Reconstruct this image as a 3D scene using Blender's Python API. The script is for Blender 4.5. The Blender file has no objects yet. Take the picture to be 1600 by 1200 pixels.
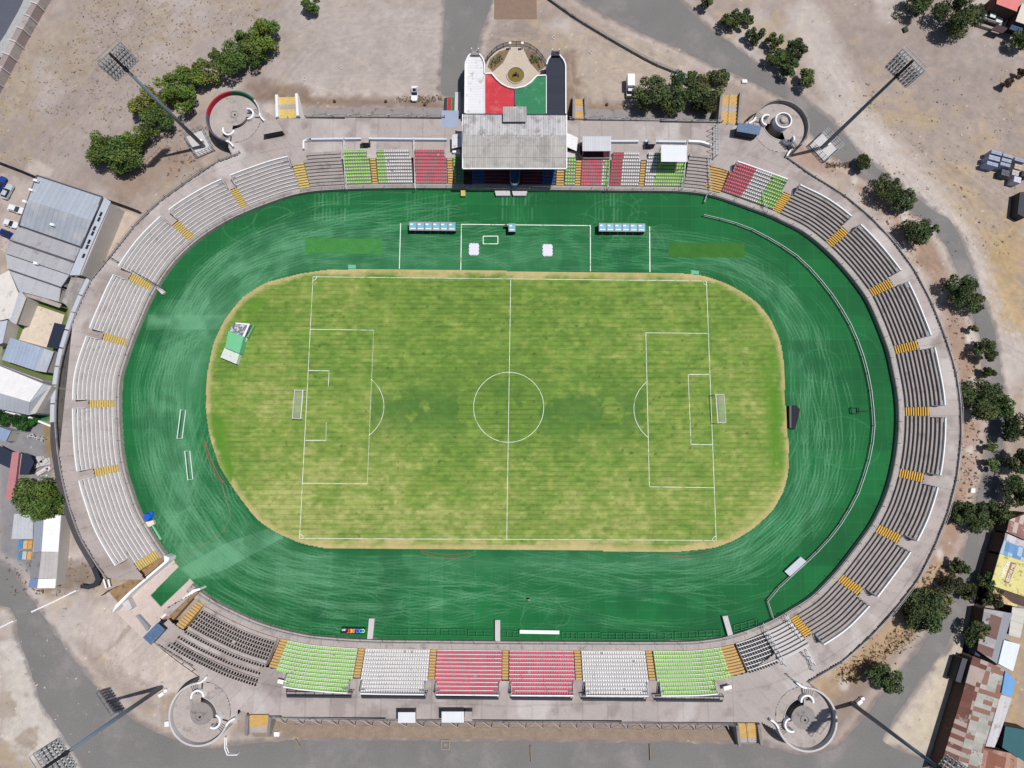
import bpy, math, random
import numpy as np
from mathutils import Matrix, Vector
rnd = random.Random(7)
rng = np.random.RandomState(11)
D = bpy.data
SC = bpy.context.scene
COL = SC.collection

# ------------------------------------------------------------------ camera
FPX, CAMH, TX, TY, YAW = 866.0, 144.35, 0.1148, -0.0061, 0.0093
CAMR = Matrix.Rotation(YAW, 3, 'Z') @ Matrix.Rotation(TX, 3, 'X') @ Matrix.Rotation(TY, 3, 'Y')
cam = D.objects.new('camera', D.cameras.new('camera'))
COL.objects.link(cam)
cam.matrix_world = Matrix.Translation((0, 0, CAMH)) @ CAMR.to_4x4()
cam.data.sensor_width = 36.0
cam.data.lens = FPX / 1600.0 * 36.0
cam.data.clip_start = 0.5
cam.data.clip_end = 6000
SC.camera = cam

# ------------------------------------------------------------------ light
SUN = Vector((1.0, 0.26, 0)).normalized() * math.cos(math.radians(69)) + Vector((0, 0, math.sin(math.radians(69))))
w = D.worlds.new("World"); SC.world = w; w.use_nodes = True
nt = w.node_tree
bgn = nt.nodes['Background']
sky = nt.nodes.new('ShaderNodeTexSky'); sky.sky_type = 'NISHITA'; sky.sun_disc = False
sky.sun_elevation = math.radians(69); sky.sun_rotation = math.atan2(SUN.x, SUN.y)
nt.links.new(sky.outputs[0], bgn.inputs[0]); bgn.inputs[1].default_value = 0.065
sl = D.lights.new('sun', 'SUN'); sl.energy = 4.2; sl.angle = math.radians(0.5); sl.color = (1.0, 0.965, 0.92)
so = D.objects.new('sun', sl); COL.objects.link(so)
so.rotation_euler = SUN.to_track_quat('Z', 'Y').to_euler()
so.location = (0, 0, 200)
SC.view_settings.view_transform = 'Standard'
SC.view_settings.look = 'None'
SC.view_settings.gamma = 1.0
SC.view_settings.exposure = 0.0

# ------------------------------------------------------------------ helpers
_R = np.array(CAMR)
def W(px, py, z=0.0):
    """photo pixel -> world point at height z (numpy aware)"""
    px = np.asarray(px, float); py = np.asarray(py, float)
    v = np.stack([(px - 800) / FPX, (600 - py) / FPX, -np.ones_like(px)], -1) @ _R.T
    t = (z - CAMH) / v[..., 2]
    o = v * t[..., None]; o[..., 2] += CAMH
    return o
def P(px, py, z=0.0):
    a = W(px, py, z); return (float(a[0]), float(a[1]), float(a[2]))
def PL(lst, z=0.0):
    return [P(a, b, z) for a, b in lst]
def proj(p):
    c = _R.T @ (np.asarray(p, float) - np.array([0, 0, CAMH]))
    return 800 + FPX * c[0] / -c[2], 600 - FPX * c[1] / -c[2]

def lin(c):
    c = np.asarray(c, float) / 255.0
    return np.where(c <= 0.04045, c / 12.92, ((c + 0.055) / 1.055) ** 2.4)
def C(r, g, b, k=0.80):
    a = lin((r, g, b)) * k
    return (float(a[0]), float(a[1]), float(a[2]))

def mat(name, col, rough=0.85, amp=0.12, scale=0.6, fine=6.0, bump=0.0, metal=0.0, stripe=None, spec=0.3, blot=None):
    """procedural material: colour varied by two noises; stripe=(angle, period, depth) adds sheet ribs;
    blot=(colour, scale, threshold, softness) adds stains"""
    m = D.materials.new(name); m.use_nodes = True
    t = m.node_tree; n = t.nodes; L = t.links
    b = n['Principled BSDF']; b.inputs['Roughness'].default_value = rough; b.inputs['Metallic'].default_value = metal
    b.inputs['Specular IOR Level'].default_value = spec
    geo = n.new('ShaderNodeNewGeometry')
    n1 = n.new('ShaderNodeTexNoise'); n1.inputs['Scale'].default_value = scale; n1.inputs['Detail'].default_value = 5
    n2 = n.new('ShaderNodeTexNoise'); n2.inputs['Scale'].default_value = fine; n2.inputs['Detail'].default_value = 3
    L.new(geo.outputs['Position'], n1.inputs['Vector']); L.new(geo.outputs['Position'], n2.inputs['Vector'])
    ad = n.new('ShaderNodeMath'); ad.operation = 'ADD'
    L.new(n1.outputs[0], ad.inputs[0]); L.new(n2.outputs[0], ad.inputs[1])
    mr = n.new('ShaderNodeMapRange'); mr.inputs[1].default_value = 0.6; mr.inputs[2].default_value = 1.4
    mr.inputs[3].default_value = 1 - amp; mr.inputs[4].default_value = 1 + amp
    L.new(ad.outputs[0], mr.inputs[0])
    if isinstance(col, str):
        a = n.new('ShaderNodeAttribute'); a.attribute_name = col; csock = a.outputs['Color']
    else:
        a = n.new('ShaderNodeRGB'); a.outputs[0].default_value = (*col, 1); csock = a.outputs[0]
    if blot:
        bn = n.new('ShaderNodeTexNoise'); bn.inputs['Scale'].default_value = blot[1]; bn.inputs['Detail'].default_value = 6
        bn.inputs['Roughness'].default_value = 0.65
        L.new(geo.outputs['Position'], bn.inputs['Vector'])
        br = n.new('ShaderNodeMapRange'); br.inputs[1].default_value = blot[2]; br.inputs[2].default_value = blot[2] + blot[3]
        L.new(bn.outputs[0], br.inputs[0])
        bm_ = n.new('ShaderNodeMix'); bm_.data_type = 'RGBA'
        L.new(br.outputs[0], bm_.inputs[0]); L.new(csock, bm_.inputs[6]); bm_.inputs[7].default_value = (*blot[0], 1)
        csock = bm_.outputs[2]
    vm = n.new('ShaderNodeVectorMath'); vm.operation = 'SCALE'
    L.new(csock, vm.inputs[0]); L.new(mr.outputs[0], vm.inputs['Scale'])
    out = vm.outputs[0]
    if stripe:
        ang, per, dep = stripe
        dt = n.new('ShaderNodeVectorMath'); dt.operation = 'DOT_PRODUCT'
        dt.inputs[1].default_value = (math.cos(ang) / per, math.sin(ang) / per, 0)
        L.new(geo.outputs['Position'], dt.inputs[0])
        fr = n.new('ShaderNodeMath'); fr.operation = 'FRACT'; L.new(dt.outputs['Value'], fr.inputs[0])
        fl = n.new('ShaderNodeMath'); fl.operation = 'FLOOR'; L.new(dt.outputs['Value'], fl.inputs[0])
        wn = n.new('ShaderNodeTexWhiteNoise'); wn.noise_dimensions = '1D'; L.new(fl.outputs[0], wn.inputs['W'])
        lt = n.new('ShaderNodeMath'); lt.operation = 'LESS_THAN'; L.new(fr.outputs[0], lt.inputs[0]); lt.inputs[1].default_value = 0.22
        m1 = n.new('ShaderNodeMath'); m1.operation = 'MULTIPLY_ADD'; L.new(lt.outputs[0], m1.inputs[0]); m1.inputs[1].default_value = -dep; m1.inputs[2].default_value = 1.0
        m2 = n.new('ShaderNodeMath'); m2.operation = 'MULTIPLY_ADD'; L.new(wn.outputs[0], m2.inputs[0]); m2.inputs[1].default_value = -dep * 0.7; L.new(m1.outputs[0], m2.inputs[2])
        v2 = n.new('ShaderNodeVectorMath'); v2.operation = 'SCALE'; L.new(out, v2.inputs[0]); L.new(m2.outputs[0], v2.inputs['Scale'])
        out = v2.outputs[0]
    L.new(out, b.inputs['Base Color'])
    if bump:
        bp = n.new('ShaderNodeBump'); bp.inputs['Strength'].default_value = bump; bp.inputs['Distance'].default_value = 0.15
        L.new(n2.outputs[0], bp.inputs['Height']); L.new(bp.outputs[0], b.inputs['Normal'])
    return m

def glassy(name, col):
    return mat(name, col, rough=0.12, amp=0.05, spec=0.6)

class MB:
    """collects verts/faces for one mesh object"""
    def __init__(s): s.v = []; s.f = []; s.mi = []; s.cur = 0
    def face(s, pts):
        i = len(s.v); s.v += [tuple(p) for p in pts]; s.f.append(tuple(range(i, i + len(pts)))); s.mi.append(s.cur); return s
    def prism(s, poly, z0, z1, ztop=None):
        n = len(poly); i = len(s.v)
        a = sum(poly[k][0] * poly[(k + 1) % n][1] - poly[(k + 1) % n][0] * poly[k][1] for k in range(n))
        if a < 0:
            poly = poly[::-1]
            if ztop: ztop = ztop[::-1]
        s.v += [(p[0], p[1], z0) for p in poly] + [(p[0], p[1], ztop[k] if ztop else z1) for k, p in enumerate(poly)]
        s.f.append(tuple(range(i + n - 1, i - 1, -1))); s.f.append(tuple(range(i + n, i + 2 * n))); s.mi += [s.cur] * 2
        for k in range(n):
            j = (k + 1) % n; s.f.append((i + k, i + j, i + n + j, i + n + k)); s.mi.append(s.cur)
        return s
    def box(s, c, d, rz=0.0):
        hx, hy = d[0] / 2, d[1] / 2; ca, sa = math.cos(rz), math.sin(rz)
        poly = [(c[0] + x * ca - y * sa, c[1] + x * sa + y * ca) for x, y in ((-hx, -hy), (hx, -hy), (hx, hy), (-hx, hy))]
        return s.prism(poly, c[2] - d[2] / 2, c[2] + d[2] / 2)
    def bar(s, a, b, w=0.1, h=None):
        """square bar from a to b"""
        a = Vector(a); b = Vector(b); d = (b - a)
        if d.length < 1e-6: return s
        d.normalize(); up = Vector((0, 0, 1)) if abs(d.z) < 0.95 else Vector((1, 0, 0))
        x = d.cross(up).normalized() * w / 2; y = x.cross(d).normalized() * (h or w) / 2
        i = len(s.v)
        for p in (a, b):
            for k in (-1, 1):
                pass
            s.v += [tuple(p - x - y), tuple(p + x - y), tuple(p + x + y), tuple(p - x + y)]
        s.f += [(i, i + 3, i + 2, i + 1), (i + 4, i + 5, i + 6, i + 7)] + [(i + k, i + (k + 1) % 4, i + 4 + (k + 1) % 4, i + 4 + k) for k in range(4)]
        s.mi += [s.cur] * 6
        return s
    def tube(s, a, b, r0, r1=None, n=8, cap=True):
        r1 = r0 if r1 is None else r1
        a = Vector(a); b = Vector(b); d = (b - a).normalized(); up = Vector((0, 0, 1)) if abs(d.z) < 0.95 else Vector((1, 0, 0))
        x = d.cross(up).normalized(); y = x.cross(d); i = len(s.v)
        for p, r in ((a, r0), (b, r1)):
            s.v += [tuple(p + (x * math.cos(2 * math.pi * k / n) + y * math.sin(2 * math.pi * k / n)) * r) for k in range(n)]
        s.f += [(i + k, i + n + k, i + n + (k + 1) % n, i + (k + 1) % n) for k in range(n)]; s.mi += [s.cur] * n
        if cap:
            s.f += [tuple(range(i, i + n)), tuple(range(i + 2 * n - 1, i + n - 1, -1))]; s.mi += [s.cur] * 2
        return s
    def loft(s, rings, closed=False):
        """rings: list of equal length point lists, swept; each consecutive pair joined"""
        n = len(rings[0]); i = len(s.v)
        for r in rings: s.v += [tuple(p) for p in r]
        m = len(rings); e = n if closed else n - 1
        for j in range(m - 1):
            for k in range(e):
                k2 = (k + 1) % n
                s.f.append((i + j * n + k, i + j * n + k2, i + (j + 1) * n + k2, i + (j + 1) * n + k)); s.mi.append(s.cur)
        return s
    def build(s, name, mats, parent=None, smooth=False):
        return mk(name, s.v, s.f, mats, parent, s.mi, smooth)

def origin(o):
    v = Vector((0, 0, 0))
    while o is not None: v = v + o.location; o = o.parent
    return v
def mk(name, v, f, mats, parent=None, mi=None, smooth=False):
    me = D.meshes.new(name)
    va = np.asarray(v, float).reshape(-1, 3)
    off = np.array(origin(parent)) if parent is not None else np.zeros(3)
    loc = (0, 0, 0)
    if parent is None and len(va):
        mn, mx = va.min(0), va.max(0); loc = ((mn[0] + mx[0]) / 2, (mn[1] + mx[1]) / 2, mn[2]); off = np.array(loc)
    me.from_pydata((va - off).tolist(), [], f)
    for m in (mats if isinstance(mats, (list, tuple)) else [mats]): me.materials.append(m)
    if mi is not None and any(mi): me.polygons.foreach_set('material_index', mi)
    if smooth: me.polygons.foreach_set('use_smooth', [True] * len(f))
    me.update()
    o = D.objects.new(name, me); COL.objects.link(o); o.location = loc
    if parent is not None: o.parent = parent
    return o
def grid_obj(name, X, Y, Z, mask, attrs, m):
    """numpy grid sheet; mask per cell; attrs: name -> (H,W,3) per vertex colours"""
    h, w_ = X.shape
    used = np.zeros((h, w_), bool)
    used[:-1, :-1] |= mask; used[1:, :-1] |= mask; used[:-1, 1:] |= mask; used[1:, 1:] |= mask
    idx = np.cumsum(used.ravel()).reshape(h, w_) - 1
    j, i = np.nonzero(mask)
    fa = np.stack([idx[j, i], idx[j, i + 1], idx[j + 1, i + 1], idx[j + 1, i]], 1).astype(np.int32)
    co = np.stack([X[used], Y[used], Z[used]], 1).astype(np.float32)
    me = D.meshes.new(name); nv, nf = len(co), len(fa)
    me.vertices.add(nv); me.vertices.foreach_set('co', co.ravel())
    me.loops.add(nf * 4); me.loops.foreach_set('vertex_index', fa.ravel())
    me.polygons.add(nf); me.polygons.foreach_set('loop_start', np.arange(0, nf * 4, 4, dtype=np.int32))
    me.update(calc_edges=True)
    for k, a in attrs.items():
        at = me.attributes.new(k, 'FLOAT_COLOR', 'POINT')
        c = np.ones((nv, 4), np.float32); c[:, :3] = a[used]; at.data.foreach_set('color', c.ravel())
    me.materials.append(m)
    o = D.objects.new(name, me); COL.objects.link(o)
    return o
def tag(o, label=None, cat=None, group=None, kind=None):
    if label: o['label'] = label
    if cat: o['category'] = cat
    if group: o['group'] = group
    if kind: o['kind'] = kind
    return o
def thing(name, loc, label, cat, group=None):
    o = D.objects.new(name, None); COL.objects.link(o); o.location = loc; o.empty_display_size = 0.5
    return tag(o, label, cat, group)
def copy_tree(o, parent=None):
    c = o.copy(); COL.objects.link(c); c.parent = parent
    for ch in list(o.children): copy_tree(ch, c)
    return c

# 2-D curve tools
def resample(p, step, closed=False):
    p = np.asarray(p, float)
    if closed: p = np.vstack([p, p[:1]])
    s = np.r_[0, np.cumsum(np.hypot(*np.diff(p[:, :2], axis=0).T))]
    n = max(2, int(round(s[-1] / step)) + 1); t = np.linspace(0, s[-1], n)
    q = np.stack([np.interp(t, s, p[:, k]) for k in range(p.shape[1])], 1)
    return q[:-1] if closed else q
def smooth(p, it, closed=False):
    p = p.copy()
    for _ in range(it):
        if closed: p = 0.25 * np.roll(p, 1, 0) + 0.5 * p + 0.25 * np.roll(p, -1, 0)
        else: q = p.copy(); q[1:-1] = 0.25 * p[:-2] + 0.5 * p[1:-1] + 0.25 * p[2:]; p = q
    return p
def inside(X, Y, poly):
    poly = np.asarray(poly, float)[:, :2]; r = np.zeros(X.shape, bool)
    x0, y0, x1, y1 = poly[:, 0].min(), poly[:, 1].min(), poly[:, 0].max(), poly[:, 1].max()
    sel = (X >= x0) & (X <= x1) & (Y >= y0) & (Y <= y1)
    x, y = X[sel], Y[sel]; q = np.zeros(x.shape, bool); n = len(poly)
    for k in range(n):
        ax, ay = poly[k]; bx, by = poly[(k + 1) % n]
        if ay == by: continue
        c = ((ay > y) != (by > y)) & (x < (bx - ax) * (y - ay) / (by - ay) + ax); q ^= c
    r[sel] = q; return r
def seg_dist(X, Y, line, maxd=1e9):
    """distance to polyline, evaluated only near it"""
    line = np.asarray(line, float)[:, :2]; d = np.full(X.shape, 1e9)
    for k in range(len(line) - 1):
        a, b = line[k], line[k + 1]
        sel = (X > min(a[0], b[0]) - maxd) & (X < max(a[0], b[0]) + maxd) & (Y > min(a[1], b[1]) - maxd) & (Y < max(a[1], b[1]) + maxd)
        if not sel.any(): continue
        v = b - a; L2 = max((v ** 2).sum(), 1e-9)
        t = np.clip(((X[sel] - a[0]) * v[0] + (Y[sel] - a[1]) * v[1]) / L2, 0, 1)
        dd = np.hypot(X[sel] - a[0] - t * v[0], Y[sel] - a[1] - t * v[1]); d[sel] = np.minimum(d[sel], dd)
    return d
def vnoise(X, Y, s, seed):
    g = np.random.RandomState(seed).rand(256, 256)
    x = X / s + 1000.3; y = Y / s + 1000.7
    xi = np.floor(x).astype(int); yi = np.floor(y).astype(int); fx = x - xi; fy = y - yi
    fx = fx * fx * (3 - 2 * fx); fy = fy * fy * (3 - 2 * fy)
    a = g[yi % 256, xi % 256]; b = g[yi % 256, (xi + 1) % 256]; c = g[(yi + 1) % 256, xi % 256]; d = g[(yi + 1) % 256, (xi + 1) % 256]
    return (a * (1 - fx) + b * fx) * (1 - fy) + (c * (1 - fx) + d * fx) * fy
def fbm(X, Y, s, seed, o=4):
    r = 0; a = 0.5; tot = 0
    for k in range(o): r = r + a * vnoise(X, Y, s / 2 ** k, seed + k); tot += a; a *= 0.55
    return r / tot
def sstep(a, b, x): t = np.clip((x - a) / (b - a), 0, 1); return t * t * (3 - 2 * t)
def mixc(c, d, m): return c * (1 - m[..., None]) + np.asarray(d) * m[..., None]
def ribbon(name, lines, z, mats, parent=None, kind=None):
    """lines: list of (polyline xy, width, closed) -> flat strips, each 3 mm above the one before"""
    mb = MB()
    for k, (ln, wd, cl) in enumerate(lines):
        ln = np.asarray(ln, float)[:, :2]; zz = z + 0.003 * k
        if cl: t = np.roll(ln, -1, 0) - np.roll(ln, 1, 0)
        else: t = np.gradient(ln, axis=0)
        t /= np.maximum(np.hypot(t[:, 0], t[:, 1])[:, None], 1e-9); nn = np.stack([-t[:, 1], t[:, 0]], 1)
        a = ln + nn * wd / 2; b = ln - nn * wd / 2
        if cl: a = np.vstack([a, a[:1]]); b = np.vstack([b, b[:1]])
        mb.loft([[(x, y, zz) for x, y in b], [(x, y, zz) for x, y in a]])
    o = mb.build(name, mats, parent)
    if kind: o['kind'] = kind
    return o

# ------------------------------------------------------------------ materials
M = {}
M['ground'] = mat('dirt_ground', 'Col', 0.95, 0.10, 0.35, 2.6, 0.35, blot=(C(138, 122, 105), 0.9, 0.62, 0.12))
M['asphalt'] = mat('asphalt', C(126, 123, 122), 0.9, 0.16, 0.08, 2.6, 0.1, blot=(C(156, 148, 146), 0.07, 0.52, 0.25))
M['asphalt_dark'] = mat('asphalt_dark', C(92, 96, 110), 0.9, 0.10, 0.1, 1.5, 0.1)
M['path'] = mat('path_asphalt', C(140, 138, 142), 0.9, 0.08, 0.12, 1.4, 0.1, blot=(C(170, 160, 150), 0.2, 0.6, 0.12))
M['turf'] = mat('artificial_turf', 'Col', 0.9, 0.10, 0.25, 3.2, 0.15)
M['grass'] = mat('pitch_grass', 'Col', 0.95, 0.16, 0.5, 3.0, 0.3)
M['paint'] = mat('line_paint', C(232, 238, 228, 0.85), 0.8, 0.16, 0.4, 3.0, blot=(C(170, 190, 140), 0.5, 0.52, 0.12))
M['conc'] = mat('concrete', C(178, 168, 163), 0.9, 0.16, 0.25, 1.6, 0.1, blot=(C(140, 130, 126), 0.35, 0.56, 0.14))
M['conc_t'] = mat('terrace_concrete', C(166, 157, 154), 0.9, 0.14, 0.3, 1.8, 0.1, blot=(C(138, 129, 126), 0.4, 0.54, 0.16))
M['conc_w'] = mat('stained_terrace_concrete', C(150, 140, 138), 0.9, 0.14, 0.3, 1.8, 0.1, blot=(C(124, 114, 112), 0.3, 0.54, 0.16))
M['conc_l'] = mat('pale_concrete', C(204, 200, 200), 0.9, 0.10, 0.3, 1.8)
M['conc_g'] = mat('grey_concrete', C(150, 144, 142), 0.9, 0.14, 0.3, 1.8, blot=(C(112, 106, 104), 0.4, 0.55, 0.12))
M['deck'] = mat('deck_concrete', 'Col', 0.92, 0.10, 0.25, 2.2, 0.1)
M['white'] = mat('white_paint', C(240, 240, 242, 0.85), 0.6, 0.06, 0.5, 3.0, blot=(C(205, 200, 198), 0.9, 0.62, 0.1))
M['riser'] = mat('worn_white_riser', C(228, 226, 228, 0.85), 0.8, 0.12, 0.6, 2.5, blot=(C(190, 184, 182), 1.6, 0.62, 0.08))
M['riser_g'] = mat('grey_riser', C(146, 140, 138), 0.9, 0.12, 0.6, 2.5)
M['nose'] = mat('white_nosing_paint', C(246, 246, 248, 0.9), 0.8, 0.10, 0.6, 2.5, blot=(C(186, 180, 178), 1.3, 0.60, 0.08))
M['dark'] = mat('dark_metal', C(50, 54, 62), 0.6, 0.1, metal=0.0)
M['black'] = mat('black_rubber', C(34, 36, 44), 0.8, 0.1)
M['steel'] = mat('galvanised_steel', C(165, 170, 176), 0.45, 0.08, metal=0.3)
M['pole'] = mat('blue_grey_mast_paint', C(112, 126, 142), 0.5, 0.08)
M['yellow'] = mat('yellow_step_paint', C(226, 180, 84), 0.8, 0.14, 0.6, 3.0, blot=(C(196, 170, 126), 0.9, 0.58, 0.1))
M['ochre'] = mat('ochre_step_paint', C(206, 166, 96), 0.8, 0.14, 0.6, 3.0, blot=(C(178, 158, 130), 0.9, 0.56, 0.1))
M['yellow_w'] = mat('faded_yellow_paint', C(214, 186, 104), 0.8, 0.14, 0.5, 3.0, blot=(C(180, 168, 150), 1.2, 0.55, 0.1))
M['red'] = mat('red_roof_paint', C(208, 60, 70), 0.7, 0.10, stripe=(math.pi / 2, 0.55, 0.16), blot=(C(222, 104, 108), .35, .52, .16))
M['greenroof'] = mat('green_roof_paint', C(50, 134, 90), 0.7, 0.10, stripe=(math.pi / 2, 0.55, 0.16), blot=(C(90, 156, 120), .35, .54, .16))
M['blackroof'] = mat('black_roof_paint', C(44, 50, 66), 0.6, 0.05, stripe=(math.pi / 2, 0.55, 0.2))
M['whiteroof'] = mat('white_roof_paint', C(232, 232, 236), 0.6, 0.07, stripe=(math.pi / 2, 0.75, 0.1), blot=(C(196, 190, 186), .6, .56, .08))
M['gsroof'] = mat('old_fibre_cement_roof', C(176, 173, 172), 0.85, 0.16, 0.3, 1.5, stripe=(0.0, 0.62, 0.22), blot=(C(205, 203, 202), 0.22, 0.5, 0.1))
M['gsroof2'] = mat('white_washed_roof', C(204, 202, 204), 0.85, 0.16, 0.3, 1.5, stripe=(0.0, 0.62, 0.26), blot=(C(165, 160, 160), 0.35, 0.5, 0.12))
M['s_lime'] = mat('lime_plastic', C(166, 222, 116, 0.88), 0.5, 0.2, 0.25, 3.5)
M['s_green'] = mat('green_plastic', C(70, 160, 70), 0.5, 0.1, 0.4, 2)
M['s_white'] = mat('white_plastic', C(234, 232, 232, 0.82), 0.5, 0.12, 0.25, 3.5)
M['s_red'] = mat('faded_red_plastic', C(224, 92, 116, 0.88), 0.5, 0.22, 0.25, 3.5)
M['s_red2'] = mat('red_plastic', C(205, 62, 82, 0.82), 0.5, 0.22, 0.25, 3.5)
M['s_black'] = mat('black_plastic', C(30, 31, 38), 0.5, 0.1)
M['s_blue'] = mat('blue_plastic', C(62, 98, 165), 0.5, 0.1)
M['s_maroon'] = mat('maroon_plastic', C(120, 30, 60), 0.5, 0.1)
M['bark'] = mat('bark', C(96, 80, 68), 0.95, 0.2, 1.0, 6.0)
M['leaf'] = mat('leaves', 'Col', 0.8, 0.18, 0.8, 4.0, spec=0.15)
M['brick'] = mat('red_track_strip', C(178, 62, 62), 0.9, 0.1)
M['blueroof'] = mat('blue_steel_roof', C(92, 118, 152), 0.6, 0.16, 0.5, 2.0, stripe=(0.9, 0.8, 0.12), blot=(C(150, 152, 160), 1.5, 0.6, 0.06))
M['wallc'] = mat('rendered_wall', C(196, 190, 184), 0.9, 0.08)
M['glass'] = glassy('dark_glass', C(40, 46, 56))

# ------------------------------------------------------------------ the oval's curves
IN_PX = [(279, 885), (265, 869), (252, 850), (237, 827), (220, 797), (210, 767), (200, 737), (194, 700), (191, 650), (191, 600),
         (196, 578), (204, 556), (212, 532), (222, 508), (238, 470), (255, 440), (275, 412), (300, 387), (325, 367), (362, 345),
         (400, 328), (425, 319), (450, 310), (475, 304), (500, 300.5), (560, 297.5), (640, 296.5), (720, 297), (800, 298.5), (900, 300),
         (1000, 301), (1060, 301.5), (1097, 305), (1125, 312), (1150, 321), (1175, 330), (1200, 339), (1250, 363), (1275, 382), (1300, 405),
         (1325, 433), (1350, 466), (1362, 492), (1375, 524), (1385, 552), (1392, 587), (1397, 612), (1399.5, 637), (1399, 675), (1395, 712),
         (1387, 750), (1375, 785), (1357, 820), (1335, 850), (1305, 889), (1267, 929), (1235, 949), (1200, 969), (1162, 984), (1125, 995),
         (1080, 1000.5), (1000, 1001), (900, 1000.5), (800, 1000), (700, 999), (600, 998), (545, 996), (486, 991), (440, 981), (400, 968),
         (350, 944), (318, 925), (299, 907)]
IN = smooth(resample(np.array(PL(IN_PX))[:, :2], 0.5), 24)
_s = np.r_[0, np.cumsum(np.hypot(*np.diff(IN, axis=0).T))]
ULEN = _s[-1]
_t = np.gradient(smooth(IN, 30), axis=0); _t /= np.hypot(_t[:, 0], _t[:, 1])[:, None]
NRM = np.stack([-_t[:, 1], _t[:, 0]], 1)       # clockwise travel -> left is outward
CEN = np.array(P(797, 645))[:2]
if ((IN[50] - CEN) * NRM[50]).sum() < 0: NRM = -NRM
def at_u(u, d=0.0):
    u = np.asarray(u, float)
    x = np.interp(u, _s, IN[:, 0]); y = np.interp(u, _s, IN[:, 1])
    nx = np.interp(u, _s, NRM[:, 0]); ny = np.interp(u, _s, NRM[:, 1]); l = np.hypot(nx, ny)
    return np.stack([x + nx / l * d, y + ny / l * d], -1)
def U(px, py, z=2.8):
    p = np.array(P(px, py, z))[:2]
    k = np.argmin(np.hypot(*(IN - p).T)); best = None
    for _ in range(1):
        # march outward: choose u whose normal line passes nearest to p
        us = np.linspace(max(0, _s[k] - 12), min(ULEN, _s[k] + 12), 481)
        q = at_u(us); n = at_u(us, 1.0) - q; r = p - q
        cr = np.abs(n[:, 0] * r[:, 1] - n[:, 1] * r[:, 0]); best = us[np.argmin(cr)]
    return float(best)
u_nw = U(470, 300, 0); u_ne = U(1110, 305, 0); u_se = U(1165, 985, 0); u_sw = U(432, 982, 0)
def side(u):
    return 'W' if u < u_nw else 'N' if u < u_ne else 'E' if u < u_se else 'S'
LEDGE = {'W': 1.4, 'N': 1.2, 'E': 1.7, 'S': 2.0}
NL = {'W': 6, 'N': 8, 'E': 6, 'S': 8}
ROWD = {'W': 0.69, 'N': 0.745, 'E': 0.69, 'S': 0.76}
def sidev(u, tab):
    """blended side value along the curve"""
    ks = [0, u_nw - 4, u_nw + 4, u_ne - 4, u_ne + 4, u_se - 4, u_se + 4, ULEN]
    vs = [tab['W'], tab['W'], tab['N'], tab['N'], tab['E'], tab['E'], tab['S'], tab['S']]
    return np.interp(u, ks, vs)
DECK = 4.4

GR_PX = [(470, 427), (510, 421), (560, 420), (700, 421), (900, 425), (1060, 426), (1100, 430), (1130, 440), (1160, 455), (1185, 473), (1205, 498),
         (1220, 532), (1226, 570), (1227, 620), (1230, 660), (1233, 700), (1233, 735), (1226, 765), (1208, 798), (1175, 828), (1145, 846), (1115, 857),
         (1060, 863), (900, 861), (700, 858.5), (510, 858), (470, 850), (430, 833), (400, 812), (370, 773), (342, 730), (326, 680),
         (321, 640), (322, 590), (333, 535), (352, 497), (380, 463), (415, 441)]
GR = smooth(resample(np.array(PL(GR_PX))[:, :2], 0.5, True), 12, True)

ROAD_MAIN = [(860, -60), (1040, -60), (1060, 0), (1110, 45), (1150, 72), (1190, 105), (1215, 125), (1262, 160), (1300, 190), (1350, 245), (1420, 300), (1488, 348), (1513, 400), (1531, 450), (1548, 500), (1561, 550), (1568, 600),
              (1570, 660), (1562, 740), (1549, 800), (1537, 860), (1510, 950), (1480, 1010), (1440, 1060), (1405, 1110), (1375, 1160),
              (1420, 1180), (1500, 1206), (1500, 1330), (200, 1330), (130, 1200), (60, 1090), (28, 990), (22, 955), (0, 945), (-60, 935), (-60, 850), (0, 882), (25, 900), (60, 955), (110, 1025), (160, 1085),
              (215, 1130), (260, 1152), (320, 1170), (400, 1162), (430, 1157), (800, 1158), (1190, 1162), (1250, 1180), (1310, 1170), (1360, 1110), (1400, 1060), (1440, 1010), (1470, 965),
              (1503, 880), (1520, 800), (1537, 740), (1547, 660), (1545, 600), (1538, 550), (1522, 500), (1507, 450), (1486, 400), (1460, 352), (1415, 325), (1350, 275), (1290, 235),
              (1262, 200), (1240, 165), (1200, 140), (1160, 120), (1110, 100), (1060, 75), (1000, 50), (950, 25), (905, 0)]
ROAD_TOP = [(697, -60), (790, -60), (770, 0), (752, 50), (744, 80), (727, 100), (724, 152), (689, 150), (691, 80), (695, 0)]
# ------------------------------------------------------------------ ground sheet
def axis(a, b, st, far=(2500, 1200, 600, 320)):
    m = np.arange(a, b + st * 0.5, st)
    return np.r_[[a - f for f in far], m, [b + f for f in far[::-1]]]
gx = axis(-170, 170, 0.42); gy = axis(-100, 150, 0.42)
X, Y = np.meshgrid(gx, gy)
n1 = fbm(X, Y, 26, 1, 5); n2 = fbm(X, Y, 7, 9, 5); n3 = fbm(X, Y, 2.2, 21, 4)
n4 = fbm(X, Y, 1.1, 71, 2)
col = np.ones(X.shape + (3,)) * np.array(C(169, 152, 141))
col = mixc(col, C(158, 142, 134), sstep(0.45, 0.62, n1) * 0.8)
col = mixc(col, C(194, 182, 176), sstep(0.5, 0.66, fbm(X, Y, 18, 40, 4)) * 0.8)
col = mixc(col, C(185, 162, 122), sstep(0.54, 0.64, n2 * 0.6 + n3 * 0.4) * 0.45)
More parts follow.
